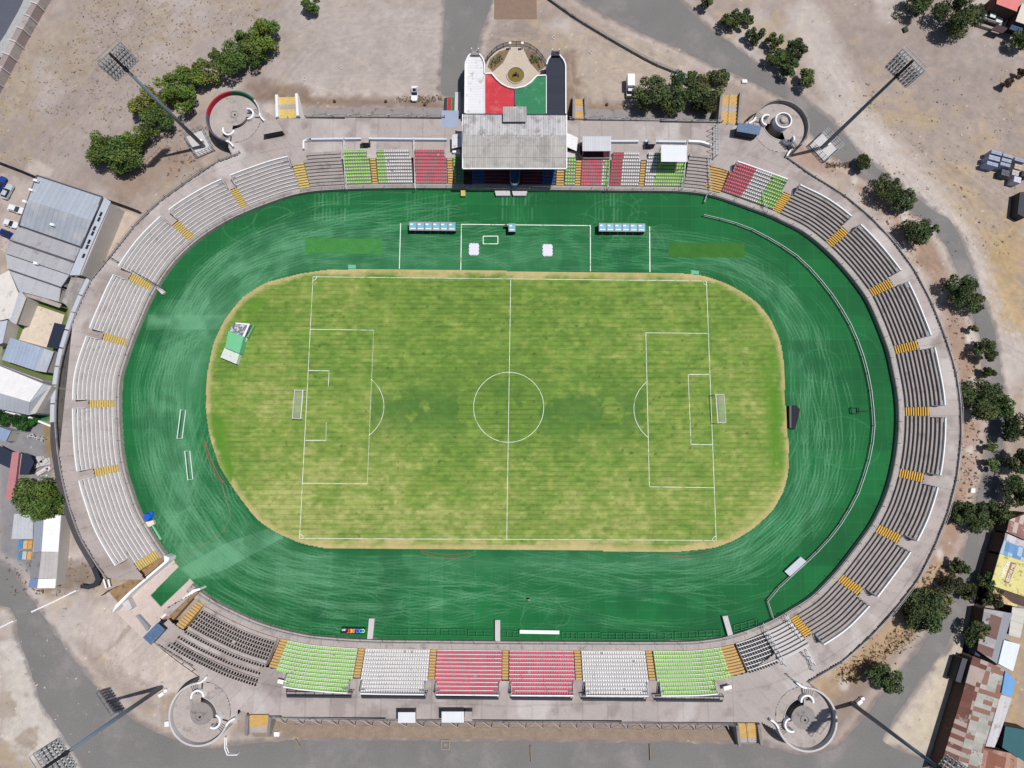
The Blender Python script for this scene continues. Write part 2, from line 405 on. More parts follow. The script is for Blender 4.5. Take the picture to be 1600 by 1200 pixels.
def region(px, soft=2.0):
    poly = resample(np.array(PL(px)), 2.0, True)
    ins = inside(X, Y, poly); d = seg_dist(X, Y, np.vstack([poly, poly[:1]]), soft * 2)
    d = d + (n3 - 0.5) * soft * 2.2
    return np.where(ins, sstep(-soft, soft, d), sstep(-soft, soft, -d))
def brush(px, wd, soft=1.0, cl=False):
    line = np.array(PL(px)); line = smooth(resample(line, 2.0), 4)
    d = seg_dist(X, Y, line, wd + soft * 3) + (n3 - 0.5) * soft * 2
    return 1 - sstep(wd - soft, wd + soft, d)
# north-west field: dry grass and clods, compacted track beside the trees
r = region([(75, 0), (470, 0), (470, 60), (300, 110), (140, 200), (0, 330), (0, 130)], 5)
col = mixc(col, C(176, 160, 134), r * sstep(0.42, 0.6, n2) * 0.75)
col = mixc(col, C(150, 126, 88), r * sstep(0.56, 0.66, n3 * 0.6 + n2 * 0.4) * 0.6)
col = mixc(col, C(172, 160, 153), brush([(470, 20), (400, 40), (320, 90), (230, 140), (150, 200), (80, 260)], 5, 3) * 0.8)
col = mixc(col, C(196, 184, 177), region([(455, 0), (690, 0), (690, 150), (480, 150), (440, 90)], 6) * 0.7)
col = mixc(col, C(150, 138, 126), brush([(240, 0), (100, 180), (0, 270)], 1.2, 1.0) * 0.35)
# brown damp strips against the stands
for ln, wd in (([(400, 148), (470, 158), (560, 160), (700, 164)], 1.6), ([(400, 135), (430, 140), (478, 145)], 2.2), ([(905, 165), (1100, 178)], 1.6),
               ([(890, 90), (893, 180)], 2.5)):
    col = mixc(col, C(132, 104, 82), brush(ln, wd, 1.5) * 0.8)
col = mixc(col, C(148, 122, 96), region([(425, 1128), (1150, 1136), (1150, 1158), (425, 1152)], 0.8) * 0.9)
col = mixc(col, C(150, 118, 88), region([(235, 225), (330, 235), (300, 262), (260, 285), (190, 310), (170, 290)], 3) * 0.6)
col = mixc(col, C(196, 178, 158), region([(885, 50), (1000, 60), (1110, 130), (985, 165), (900, 160)], 5) * 0.5)
# east: dry yellow grass and brown soil under the trees
r = region([(1360, 100), (1600, 130), (1600, 480), (1540, 480), (1470, 340), (1400, 250)], 6)
col = mixc(col, C(180, 156, 122), r * sstep(0.45, 0.6, fbm(X, Y, 9, 77, 5)) * 0.6)
col = mixc(col, C(198, 186, 178), brush([(1260, 30), (1300, 110), (1330, 190), (1400, 260), (1480, 350), (1540, 450), (1580, 540), (1585, 620)], 5.5, 3) * .8)
col = mixc(col, C(190, 158, 100), region([(1540, 370), (1600, 350), (1600, 520), (1560, 510)], 4) * 0.7)
col = mixc(col, C(158, 143, 136), region([(1350, 30), (1560, 50), (1590, 180), (1480, 170), (1390, 110)], 6) * 0.7)
col = mixc(col, C(168, 128, 100), brush([(1245, 245), (1330, 262), (1420, 350), (1480, 450), (1510, 560), (1520, 680), (1505, 790), (1470, 880), (1420, 960), (1330, 1040)], 3.6, 2.0) * 0.6)
col = mixc(col, C(190, 160, 122), brush([(1470, 900), (1400, 990), (1300, 1070), (1270, 1090)], 3.2, 1.6) * 0.75)
col = mixc(col, C(120, 92, 56), brush([(1420, 985), (1330, 1045), (1290, 1072)], 1.2, 1.0) * 0.5 * sstep(0.4, 0.6, n3))
col = mixc(col, C(146, 122, 106), region([(1290, 1080), (1370, 1030), (1400, 1080), (1330, 1160), (1270, 1180)], 3) * 0.6)
col = mixc(col, C(214, 200, 174), region([(1500, 960), (1520, 990), (1470, 1180), (1375, 1165), (1440, 1080)], 2) * 0.7)
col = mixc(col, C(184, 156, 120), region([(1585, 970), (1600, 960), (1600, 1140), (1565, 1140)], 2) * 0.9)
for _ in range(26):
    t = rnd.random(); k = int(t * 9)
    e = [(1330, 262), (1420, 350), (1480, 450), (1510, 560), (1520, 680), (1505, 790), (1470, 880), (1420, 960), (1330, 1040), (1300, 1060)][k]
    q = P(e[0] + rnd.uniform(-12, 14), e[1] + rnd.uniform(-40, 40))
    m_ = (1 - sstep(0.4, 1.6, np.hypot(X - q[0], (Y - q[1]) * rnd.uniform(0.5, 1.2)) + (n3 - 0.5) * 2)); col = mixc(col, C(216, 208, 200), m_ * 0.7)
# south-west bare pale earth
col = mixc(col, C(212, 204, 194), region([(0, 960), (60, 985), (110, 1060), (180, 1130), (280, 1185), (260, 1200), (60, 1200), (0, 1150)], 4) * 0.75)
col = mixc(col, C(150, 128, 108), region([(0, 960), (60, 985), (110, 1060), (180, 1130), (260, 1200), (0, 1200)], 4) * sstep(0.56, 0.64, fbm(X, Y, 6, 91, 4)) * 0.6)
col = mixc(col, C(206, 192, 182), region([(150, 930), (230, 905), (250, 960), (330, 1060), (270, 1090), (200, 1060), (120, 990)], 3) * 0.7)
col = mixc(col, C(150, 130, 112), brush([(215, 960), (190, 1000), (150, 1030)], 0.4, 0.5) * 0.6)
col = mixc(col, C(158, 136, 112), region([(250, 1090), (275, 1080), (300, 1170), (360, 1180), (350, 1190), (270, 1170)], 2) * 0.7)
col = mixc(col, C(128, 108, 88), region([(80, 870), (140, 880), (155, 915), (100, 930), (60, 925)], 2) * 0.8)
# yards west of the oval
col = mixc(col, C(188, 172, 162), region([(0, 270), (75, 290), (40, 345), (15, 395), (0, 395)], 1) * 0.9)
col = mixc(col, C(203, 182, 166), region([(162, 325), (222, 333), (130, 470), (118, 470), (135, 390)], 1) * 0.9)
col = mixc(col, C(205, 190, 180), region([(45, 245), (84, 263), (78, 278), (40, 270)], 0.6) * 0.9)
col = mixc(col, C(98, 118, 52), region([(0, 440), (110, 470), (90, 610), (0, 590)], 0.8))
col = mixc(col, C(140, 138, 142), region([(0, 650), (75, 655), (82, 740), (60, 900), (0, 900)], 1.0))
col = mixc(col, C(30, 120, 70), region([(50, 660), (82, 590), (80, 665), (66, 662)], 0.4))
col = mixc(col, C(150, 124, 74), region([(66, 662), (84, 650), (84, 720), (72, 712)], 0.8) * 0.9)
# east yards
col = mixc(col, C(165, 140, 110), region([(1555, 620), (1600, 600), (1600, 800), (1560, 810)], 3) * 0.6)
for rp in (ROAD_MAIN, ROAD_TOP):                               # broken dusty asphalt shoulder
    q_ = resample(np.array(PL(rp)), 1.5, True); dd = seg_dist(X, Y, np.vstack([q_, q_[:1]]), 4)
    col = mixc(col, C(132, 124, 124), (1 - sstep(0.2, 1.3, dd + (n3 - .5) * 2.2)) * .75); col = mixc(col, C(196, 184, 176), sstep(.8, 1.6, dd + (n3 - .5)) * (1 - sstep(1.8, 3.4, dd + (n2 - .5) * 2)) * .4)
# small pale stones, clods and litter scattered
for (cnt, cc, sz) in ((350, C(226, 218, 210), 0.28), (450, C(112, 96, 78), 0.35)):
    for _ in range(cnt):
        a = rnd.uniform(-140, 140); b = rnd.uniform(-85, 128)
        i = np.searchsorted(gx, a); j = np.searchsorted(gy, b); s_ = 1
        col[j:j + s_, i:i + s_] = col[j:j + s_, i:i + s_] * 0.45 + np.array(cc) * 0.55
# tyre marks across the dirt
trk = np.zeros(X.shape); r4 = np.random.RandomState(17)
def dirt_tracks(n, x0, x1, y0, y1, ang, sa, ln0, ln1, amp):
    for _ in range(n):
        p = np.array(P(r4.uniform(x0, x1), r4.uniform(y0, y1)))[:2]; a = ang + r4.normal() * sa; L_ = r4.uniform(ln0, ln1); cv = r4.normal() * 0.012
        s_ = np.arange(0, L_, 0.3); th_ = a + cv * s_; xs = p[0] + np.cumsum(np.cos(th_)) * .3; ys = p[1] + np.cumsum(np.sin(th_)) * .3; v = amp * r4.uniform(.3, 1) * (1 if r4.rand() < .6 else -1)
        for o_ in (0, 1.7):
            i = np.searchsorted(gx, xs - np.sin(th_) * o_); j = np.searchsorted(gy, ys + np.cos(th_) * o_); ok = (i < len(gx)) & (j < len(gy)) & (i > 0) & (j > 0); trk[j[ok], i[ok]] = v
dirt_tracks(60, 60, 470, 20, 300, .75, .25, 15, 60, .12); dirt_tracks(60, 440, 690, 10, 150, .1, .5, 10, 45, .10); dirt_tracks(40, 890, 1100, 40, 170, -.5, .5, 8, 30, .10)
dirt_tracks(60, 1250, 1590, 40, 420, -.8, .4, 15, 50, .11); dirt_tracks(50, 130, 330, 920, 1150, .9, .5, 8, 30, .12); dirt_tracks(30, 0, 200, 980, 1190, -.8, .4, 10, 35, .10); dirt_tracks(30, 1380, 1480, 200, 420, -.9, .2, 20, 60, .12)
col = col * (1 + trk)[..., None]
col = mixc(col, C(160, 145, 140), region([(60, 0), (700, 0), (700, 150), (430, 130), (330, 235), (180, 300), (0, 260)], 8) * 0.45)
gr_ = col.mean(-1, keepdims=True); col = gr_ + (col - gr_) * 0.86
col = col * (0.80 + 0.40 * (0.5 * n4 + 0.5 * n3))[..., None] * (0.93 + 0.14 * fbm(X, Y, 4, 81, 4))[..., None]
g = grid_obj('ground', X, Y, np.zeros_like(X) - 0.02, np.ones((len(gy) - 1, len(gx) - 1), bool), {'Col': col}, M['ground']); g['kind'] = 'structure'

def sheet(name, px, z, m, jit=0.0, sm=0):
    p = np.array(PL(px))[:, :2]
    if sm: p = smooth(resample(p, 0.8, True), sm * 3, True)
    if jit:
        q = p.copy(); p = p + np.stack([fbm(p[:, 0], p[:, 1], 2.5, 3) - 0.5, fbm(p[:, 0], p[:, 1], 2.5, 30) - 0.5], 1) * jit
    mb = MB(); mb.face([(a, b, z) for a, b in p]); o = mb.build(name, m)
    # face up
    if o.data.polygons[0].normal.z < 0: o.data.flip_normals()
    return tag(o, kind='structure')
sheet('road', [(-40, -60), (42, -60), (38, 0), (22, 30), (0, 66), (-40, 110)], 0.0, M['asphalt_dark'], 0.4, 3)
sheet('gravel_verge', [(42, -40), (100, -40), (66, 10), (30, 72), (-30, 190), (-60, 190), (-40, 110), (0, 66), (22, 30), (38, 0)], -0.006, mat('gravel', C(176, 176, 178), 0.95, 0.2, 1.0, 4.0))
sheet('road', ROAD_MAIN, 0.0, M['asphalt'], 1.1, 1)
sheet('road', ROAD_TOP, 0.0, M['asphalt'], 0.9, 1)

# ------------------------------------------------------------------ artificial turf of the running track
tx_ = np.arange(-107, 110, 0.23); ty_ = np.arange(-56, 70, 0.23)
X, Y = np.meshgrid(tx_, ty_)
reg_poly = np.vstack([at_u(np.linspace(0, ULEN, 700), 0.15)])
inn = inside(X, Y, reg_poly) | inside(X, Y, np.array(PL([(234.5, 931), (279, 885.5), (310, 880), (330, 900), (297, 904), (251, 948.5)])))
h_, w_ = X.shape
n1 = fbm(X, Y, 14, 51, 4); n2 = fbm(X, Y, 4, 61, 4)
turf = np.ones(X.shape + (3,)) * np.array(C(23, 104, 54))
# carpets laid in rectangles: alternating small differences of shade
tile = np.random.RandomState(5).rand(60, 30)
tv = tile[(np.floor(X / 4.1).astype(int) + 40) % 60, (np.floor((Y + 3 * (np.floor(X / 24).astype(int) % 3)) / 12).astype(int) + 20) % 30]
tv2 = tile[(np.floor(X / 25).astype(int) + 20) % 60, (np.floor(Y / 7.3).astype(int) + 20) % 30]
turf *= (1 + 0.10 * (tv - 0.5) + 0.22 * (tv2 - 0.5) + 0.25 * (n1 - 0.5))[..., None]
seam = ((np.abs((X / 4.1) % 1 - 0.0) < 0.055) | (np.abs((Y / 3.65) % 1) < 0.06))
# paint of driven, dusty zones
dust = np.zeros(X.shape)
gth = np.arctan2(GR[:, 1] - CEN[1], GR[:, 0] - CEN[0]); sth = np.arctan2(IN[:, 1] - CEN[1], IN[:, 0] - CEN[0])
go = np.argsort(gth); so_ = np.argsort(sth)
def band(th, t):
    th = (np.asarray(th) + math.pi) % (2 * math.pi) - math.pi
    g_ = np.stack([np.interp(th, gth[go], GR[go][:, k], period=2 * math.pi) for k in (0, 1)], -1)
    s_ = np.stack([np.interp(th, sth[so_], IN[so_][:, k], period=2 * math.pi) for k in (0, 1)], -1)
    return g_ * (1 - t)[..., None] + s_ * t[..., None]
def splat(p, v, wd=0):
    i = np.round((p[:, 0] - tx_[0]) / 0.23).astype(int); j = np.round((p[:, 1] - ty_[0]) / 0.23).astype(int)
    for a in range(wd + 1):
        for b in range(wd + 1):
            ii = i + a; jj = j + b; ok = (ii >= 0) & (ii < w_) & (jj >= 0) & (jj < h_)
            vv = v[ok] if hasattr(v, '__len__') else v
            dust[jj[ok], ii[ok]] = np.maximum(dust[jj[ok], ii[ok]], 0) + (vv * (1 - np.clip(dust[jj[ok], ii[ok]], 0, 1)))
r2 = np.random.RandomState(3)
def tracks(n, th0, th1, t0, t1, len0, len1, inten, wob=0.22, pair=0.035):
    for _ in range(n):
        a = r2.uniform(th0, th1); ln = r2.uniform(len0, len1); th = np.arange(a - ln / 2, a + ln / 2, 0.0012)
        t = r2.normal((t0 + t1) / 2, (t1 - t0) / 3.2) + wob * np.sin((th - a) * r2.uniform(1.0, 5) + r2.uniform(0, 6.28)) * r2.uniform(0.2, 1) + r2.uniform(-0.3, 0.3) * (th - a)
        ok = (t > 0.01) & (t < 0.97)
        v = inten * r2.uniform(0.3, 1.0) * (0.6 + 0.4 * np.sin(th * 40 + r2.rand() * 6)) * np.clip(np.minimum(th - th[0], th[-1] - th) / 0.06, 0, 1)
        for dt in ((0, pair) if r2.rand() < 0.8 else (0,)):
            splat(band(th[ok], (t + dt)[ok]), v[ok])
pi = math.pi
tracks(130, 2.3, 3.6, 0.15, 0.75, 0.3, 1.1, 0.42)          # west
tracks(70, 2.1, 2.75, 0.02, 0.7, 0.3, 0.8, 0.36)           # north-west
tracks(80, 3.3, 4.1, 0.1, 0.9, 0.3, 0.9, 0.42)            # south-west
tracks(65, 4.0, 5.4, 0.1, 0.95, 0.2, 0.9, 0.42)             # south
tracks(50, 5.3, 6.6, 0.02, 0.42, 0.4, 1.1, 0.48)            # east near the pitch
tracks(10, 5.3, 6.6, 0.4, 0.6, 0.3, 0.8, 0.18)
tracks(80, 1.0, 2.1, 0.02, 0.6, 0.2, 0.7, 0.38)          # north
tracks(60, 0.5, 1.15, 0.05, 0.55, 0.2, 0.7, 0.36)
for (x0, y0, x1, y1, n_, v_) in ((270, 540, 420, 420, 26, .28), (260, 860, 330, 640, 26, .24), (470, 380, 700, 330, 14, .24), (1150, 415, 1225, 490, 14, .26), (1245, 700, 1150, 860, 16, .28), (400, 880, 760, 930, 16, .24), (800, 885, 1120, 930, 12, .22)):
    for _ in range(n_):      # single crossing scuffs
        a = np.array([x0, y0]) + r2.normal(size=2) * 18; b = np.array([x1, y1]) + r2.normal(size=2) * 20; m = (a + b) / 2 + r2.normal(size=2) * 22; t = np.linspace(0, 1, 900)[:, None]; q = (1 - t) ** 2 * a + 2 * t * (1 - t) * m + t ** 2 * b; q = W(q[:, 0], q[:, 1])[:, :2]
        ok = inside(q[:, 0], q[:, 1], at_u(np.linspace(0, ULEN, 400), -0.5)) & ~inside(q[:, 0], q[:, 1], GR); splat(q[ok], v_ * r2.uniform(.4, 1.2))          # north-east
for _ in range(60):                                        # loops and turning circles
    c = P(*[(560, 900), (700, 915), (860, 950), (1000, 330), (420, 350), (1180, 880), (470, 940), (1270, 560), (850, 330), (300, 820), (1000, 370), (930, 350), (1280, 700)][r2.randint(13)])
    rr = r2.uniform(2.0, 9.0); a0 = r2.uniform(0, 6.28); th = np.arange(a0, a0 + r2.uniform(1.2, 4.2), 0.01)
    p = np.stack([c[0] + r2.normal() * 5 + rr * np.cos(th), c[1] + r2.normal() * 2 + rr * 0.8 * np.sin(th)], 1)
    ok = inside(p[:, 0], p[:, 1], at_u(np.linspace(0, ULEN, 400), -0.5)) & ~inside(p[:, 0], p[:, 1], GR); splat(p[ok], 0.22 * r2.uniform(0.4, 1))
# wide scuffed area: the main drive line from the tunnel up the west bend
def soft_line(px, wd, v):
    global dust
    d = seg_dist(X, Y, smooth(resample(np.array(PL(px)), 2), 6), wd * 2.2)
    dust = np.maximum(dust, 0) + v * np.exp(-(d / wd) ** 2) * (0.35 + 0.95 * n2) * (1 - np.clip(dust, 0, 1)) * .8
soft_line([(285, 890), (275, 800), (285, 700), (292, 600), (318, 530), (345, 480), (410, 435), (470, 412), (560, 402), (700, 402), (900, 402)], 4.5, 0.33)
soft_line([(300, 620), (315, 540), (345, 490), (400, 445)], 3.4, 0.3)
soft_line([(270, 890), (330, 870), (420, 840), (440, 835)], 3.2, 0.4)
soft_line([(240, 500), (350, 503)], 2.0, 0.42)
soft_line([(1100, 405), (1180, 425), (1225, 480), (1245, 560), (1255, 660), (1245, 760), (1195, 830), (1120, 870), (900, 878), (700, 880), (450, 890)], 3.2, 0.16)
soft_line([(420, 870), (700, 880), (1000, 880), (1150, 865)], 2.5, 0.15)
# rows of pale roll marks north of the pitch
for x0, x1 in ((492, 548), (636, 700), (785, 842), (930, 975)):
    for y0, y1 in ((303, 322), (326, 345)):
        for k in np.arange(x0, x1, 5.8):
            q0 = P(k, y0); q1 = P(k, y1); n_ = 60
            p = np.stack([np.linspace(q0[0], q1[0], n_), np.linspace(q0[1], q1[1], n_)], 1); splat(p, 0.22 * r2.uniform(0.2, 1), 1 if r2.rand() < .4 else 0)
for px, v in (([(232, 492), (372, 492), (345, 515), (228, 515)], .30), ([(253, 468), (300, 468), (300, 492), (236, 492)], .12), ([(283, 888), (300, 906), (352, 890), (442, 840), (424, 824), (350, 850)], .34), ([(268, 848), (345, 848), (350, 905), (300, 905)], .14), ([(430, 880), (520, 862), (520, 925), (430, 925)], .10), ([(672, 870), (672, 975), (692, 975), (692, 870)], .10)):
    m0 = inside(X, Y, np.array(PL(px))); dust = dust + m0 * v * (.7 + .6 * n2)
dust += seam * 0.06
dust = np.clip(dust, 0, 0.92)
turf = mixc(turf, C(112, 172, 132), dust * (0.8 + 0.4 * n2) * 0.86)
dk = sstep(0.60, 0.72, fbm(X, Y, 9, 133, 3)); turf = mixc(turf, C(18, 88, 50), dk * 0.4)
m_in = inn[:-1, :-1] & inn[1:, 1:]
core = inside(X, Y, GR + (CEN - GR) / np.hypot(*(GR - CEN).T)[:, None] * 1.2)
m_in &= ~core[:-1, :-1]
o = grid_obj('artificial_turf_track', X, Y, np.zeros_like(X) + 0.0, m_in, {'Col': turf}, M['turf']); o['kind'] = 'structure'

# ------------------------------------------------------------------ grass pitch
gx = np.arange(-80, 78, 0.23); gy = np.arange(-30, 48, 0.23)
X, Y = np.meshgrid(gx, gy)
n1 = fbm(X, Y, 16, 151, 4); n2 = fbm(X, Y, 4.5, 161, 5); n3 = fbm(X, Y, 1.4, 171, 3); nh = fbm(X * 0.34, Y, 1.7, 181, 5)
n4g = fbm(X * 0.5, Y, 0.7, 191, 2)
pc = np.ones(X.shape + (3,)) * np.array(C(112, 142, 64))
dry = 0.36 * nh + 0.34 * n2 + 0.3 * n3 + 0.10 * (n1 - 0.5)
south = np.clip((10 - Y) / 35, -1, 1); west = np.clip((-X - 35) / 40, 0, 1); east = np.clip((X - 50) / 25, 0, 1)
dry = dry + 0.055 * south + 0.06 * west + 0.06 * east
for px, py, r_, v in ((560, 790, 22, .08), (700, 800, 18, .06), (900, 790, 25, .05), (440, 640, 9, .1), (430, 800, 10, .12), (1160, 640, 14, .07), (1180, 760, 12, .08), (540, 460, 12, .07), (600, 845, 40, .07), (1000, 840, 40, .07), (800, 610, 40, -.07), (690, 620, 16, -.09), (790, 640, 14, -.11), (900, 650, 16, -.07), (510, 560, 12, -.06), (700, 740, 8, -.10), (340, 590, 8, -.12), (355, 690, 10, -.12), (395, 490, 10, -.09), (1205, 590, 8, -.12), (1212, 700, 9, -.10), (420, 560, 8, .08), (1000, 510, 10, .06), (960, 560, 30, -.03)):
    q = P(px, py); dry = dry + v * np.exp(-(((X - q[0]) ** 2 + (Y - q[1]) ** 2) / r_ ** 2) * 1.5)
dry = dry + 0.16 * (n4g - 0.5)
pc = mixc(pc, C(142, 154, 84), sstep(0.40, 0.68, dry) * 0.58)
pc = mixc(pc, C(192, 188, 130), sstep(0.56, 0.86, dry) * 0.4)
pc = mixc(pc, C(84, 120, 48), sstep(0.50, 0.30, dry) * 0.5)
pc *= (0.84 + 0.32 * n4g)[..., None]
yy = Y - 0.006 * X
ph = (yy / 1.22) % 1
mow = np.where(ph < 0.22, 1.0, 0.0) * (0.35 + 0.9 * fbm(X, Y, 12, 201, 3)) + 0.35 * (vnoise(np.zeros_like(X), yy, 1.9, 77) - 0.4)
pc *= (1 - 0.24 * mow)[..., None]
cross = np.where((X / 1.15) % 1 < 0.2, 1.0, 0) * sstep(0.5, 0.6, fbm(X, Y, 10, 211, 3)); pc *= (1 + 0.02 * cross)[..., None]
for _ in range(420):                                           # darker tufts
    a = r2.uniform(-62, 62); b = r2.uniform(-26, 44); i = np.searchsorted(gx, a); j = np.searchsorted(gy, b); s_ = r2.randint(1, 4)
    pc[j:j + s_, i:i + s_] *= r2.uniform(0.62, 0.9)
q = P(800, 640); mid = np.exp(-((Y - q[1]) / 6.5) ** 2) * (np.abs(X) < 36)
pc = mixc(pc, C(66, 108, 50), sstep(0.475, 0.53, fbm(X, Y, 7, 222, 6)) * mid * 0.7)
# worn touchline belt and rim of the oval
GRc = np.vstack([GR, GR[:1]])
d = seg_dist(X, Y, GRc, 9)
rim = 1 - sstep(0.5, 1.9, d + (n3 - 0.5) * 1.6)
pc = mixc(pc, C(192, 174, 130), rim * (0.45 + 0.5 * n1))
touch = ((Y > P(800, 437)[1] + 0.2) | (Y < P(800, 842)[1] - 0.2)) & (X < 56) & (X > -56)
pc = mixc(pc, C(188, 172, 128), touch * sstep(0.42, 0.66, 0.5 * fbm(X * 0.3, Y, 2, 232, 4) + 0.5 * n2) * 0.8)
# lush strips behind each goal
for px in ([(335, 640), (345, 700), (370, 760)], [(400, 480), (385, 560)], [(1200, 560), (1212, 640), (1214, 720)]):
    dd = seg_dist(X, Y, np.array(PL(px)), 8); pc = mixc(pc, C(84, 132, 40), np.exp(-(dd / 2.6) ** 2) * sstep(0.35, 0.55, n2) * 0.9)
pc = pc * np.array([1.12, 1.10, 1.0])
m_g = inside(X, Y, GR); m_g = m_g[:-1, :-1] & m_g[1:, 1:]
o = grid_obj('grass_pitch', X, Y, np.zeros_like(X) + 0.05, m_g, {'Col': pc}, M['grass']); o['kind'] = 'structure'

# markings
def seg(a, b): return resample(np.array([P(*a)[:2], P(*b)[:2]]), 0.5)
LW = 0.13
px_tl, px_tr, px_bl, px_br = (489.2, 432.5), (1103.7, 439.2), (468.2, 841.2), (1119, 844.2)
mk_lines = [(seg(px_tl, px_tr), LW, 0), (seg(px_bl, px_br), LW, 0), (seg(px_tl, px_bl), LW, 0), (seg(px_tr, px_br), LW, 0), (seg((798, 437.4), (791.7, 841.7)), LW, 0),
            (seg((485.5, 514.5), (584, 516)), .14, 0), (seg((584, 516), (574, 756)), .07, 0), (seg((474, 755), (574, 756)), .14, 0),
            (seg((1106, 521), (1009, 520)), LW, 0), (seg((1009, 520), (1014.5, 760)), LW, 0), (seg((1014.5, 760.5), (1115.5, 762)), LW, 0),
            (seg((482, 579), (514.5, 579.5)), .16, 0), (seg((514.5, 579.5), (513, 604)), .12, 0), (seg((477.5, 688), (509.5, 688)), .16, 0), (seg((510, 660), (509.5, 688)), .08, 0),
            (seg((1108, 585), (1075, 585)), .16, 0), (seg((1075, 585), (1079.5, 694)), .12, 0), (seg((1079.5, 694), (1112.5, 695)), .16, 0)]
c0 = np.array(P(794.8, 636))[:2]; th = np.linspace(0, 2 * pi, 97)[:-1]
mk_lines.append((np.stack([c0[0] + 9.15 * np.cos(th), c0[1] + 9.15 * np.sin(th)], 1), LW, 1))
for cx, sg in ((P(545, 636), 1), (P(1045, 640), -1)):
    th = np.linspace(-0.925, 0.925, 30) + (0 if sg > 0 else pi)
    mk_lines.append((np.stack([cx[0] + 9.15 * np.cos(th), cx[1] + 9.15 * np.sin(th)], 1), LW, 0))
for (px, py), a0 in ((px_tl, -pi / 2), (px_tr, pi), (px_bl, 0), (px_br, pi / 2)):
    c = P(px, py); th = np.linspace(a0, a0 + pi / 2, 8); mk_lines.append((np.stack([c[0] + np.cos(th), c[1] + np.sin(th)], 1), .14, 0))
ribbon('pitch_markings', mk_lines, 0.06, M['paint'], kind='structure')
tl = [(seg((626, 349), (624, 420)), .22, 0), (seg((721, 350), (720, 422)), .22, 0), (seg((720.5, 350.5), (923, 352.5)), .22, 0), (seg((922.5, 352), (922.5, 424)), .22, 0), (seg((1015, 354), (1015.5, 425)), .25, 0),
      (seg((755, 369), (778, 369)), .22, 0), (seg((778, 369), (778, 381)), .22, 0), (seg((778, 381), (755, 381)), .22, 0), (seg((755, 381), (755, 369)), .22, 0)]
ribbon('technical_area_markings', tl, 0.02, M['paint'], kind='structure')
m_lt = mat('lime_turf_patch', C(66, 136, 64), 0.9, 0.2, 0.5, 2.0); m_ol = mat('olive_turf_patch', C(58, 114, 42), 0.9, 0.2, 0.4, 3.0)
sheet('turf_patch', [(477, 372.5), (597, 373), (597, 397), (477, 396)], 0.008, m_lt)
sheet('turf_patch', [(1045, 379), (1163, 380), (1163.5, 402.5), (1045, 402)], 0.008, m_ol)
m_tl = mat('pale_teal_mat', C(110, 186, 156), 0.9, 0.05)
sheet('turf_patch', [(544, 413.5), (556, 414), (556, 419.5), (544, 419.5)], 0.008, m_tl)
sheet('turf_patch', [(1080, 422), (1092, 423.5), (1092, 429), (1080, 428)], 0.008, m_tl)
# tunnel pavement either side of the turf ramp
sheet('tunnel_pavement', [(272, 868), (279, 885.5), (234.5, 931), (251, 948.5), (297, 904), (311, 922), (225, 1000), (180, 955)], -0.004, mat('pale_paving', C(206, 190, 182), 0.95, 0.12, 0.4, 2.0, blot=(C(196, 150, 146), 0.5, 0.62, 0.1)))

# ------------------------------------------------------------------ the raised concourse (deck)
OUT_PX = [(168, 905), (150, 880), (125, 838), (108, 790), (97, 745), (90, 700), (87, 660), (88, 620), (93, 580), (102, 540), (115, 500), (128, 468), (143, 437),
          (172, 402), (212, 352), (250, 315), (300, 279), (338, 254), (376, 240), (362, 243), (355, 228), (368, 190), (405, 165), (424, 178), (434, 184), (478, 184), (560, 184), (695, 184.5), (716, 184.5), (890, 187), (1000, 189),
          (1128, 192), (1160, 193), (1168, 188), (1185, 172), (1218, 200), (1242, 228), (1228, 246), (1262, 271), (1312, 301), (1350, 331), (1389, 370), (1424, 416), (1451, 465), (1473, 520), (1487, 560), (1496, 600), (1500, 640), (1501, 680),
          (1495, 740), (1482, 795), (1462, 847), (1437, 900), (1399, 950), (1369, 984), (1320, 1030), (1262, 1064), (1272, 1074), (1256, 1120), (1212, 1142), (1196, 1134), (1190, 1130), (1150, 1130), (1000, 1128),
          (900, 1126), (800, 1126), (600, 1123), (440, 1120), (425, 1118), (390, 1116), (372, 1110), (371, 1130), (360, 1132), (316, 1112), (303, 1074), (312, 1058), (300, 1040), (270, 1022), (245, 1006), (234, 994), (310, 921)]
OUTP = np.array(PL(OUT_PX, DECK))[:, :2]
usd = np.linspace(1.5, ULEN - 0.5, 600)
din = sidev(usd, LEDGE) + (sidev(usd, NL) - 1) * sidev(usd, ROWD) + 0.3
INP = np.array([at_u(u, d) for u, d in zip(usd, din)])
DKPOLY = np.vstack([OUTP, INP[::-1]])
# ramps: (centre px, angle range of the outer wall, disc centre px)
RAMPS = [dict(c=(368, 186), a=(8, 258), R=7.1, d=(366, 178)), dict(c=(1218, 200), a=(-68, 162), R=7.3, d=(1220, 193)),
         dict(c=(316, 1112), a=(98, 338), R=7.0, d=(311, 1120)), dict(c=(1256, 1120), a=(197, 447), R=7.1, d=(1258, 1125))]
for r in RAMPS: r['C'] = np.array(P(*r['c'], 3.6))[:2]; r['Dc'] = np.array(P(*r['d'], 3.6))[:2]
tx2 = np.arange(-112, 124, 0.3); ty2 = np.arange(-74, 97, 0.3)
X, Y = np.meshgrid(tx2, ty2)
mk_ = inside(X, Y, DKPOLY)
for r in RAMPS: mk_ &= np.hypot(X - r['C'][0], Y - r['C'][1]) > r['R'] - 0.1
for hp in ([(723, 176), (885, 178), (885, 262), (723, 262)],):
    pass
n1 = fbm(X, Y, 12, 301, 4); n2 = fbm(X, Y, 3, 311, 5)
dc = np.ones(X.shape + (3,)) * np.array(C(178, 168, 164))
dc = mixc(dc, C(150, 139, 136), sstep(0.48, 0.66, n2 * 0.6 + n1 * 0.4) * 0.75)
dc = mixc(dc, C(198, 191, 188), sstep(0.55, 0.7, fbm(X, Y, 9, 321, 4)) * 0.7)
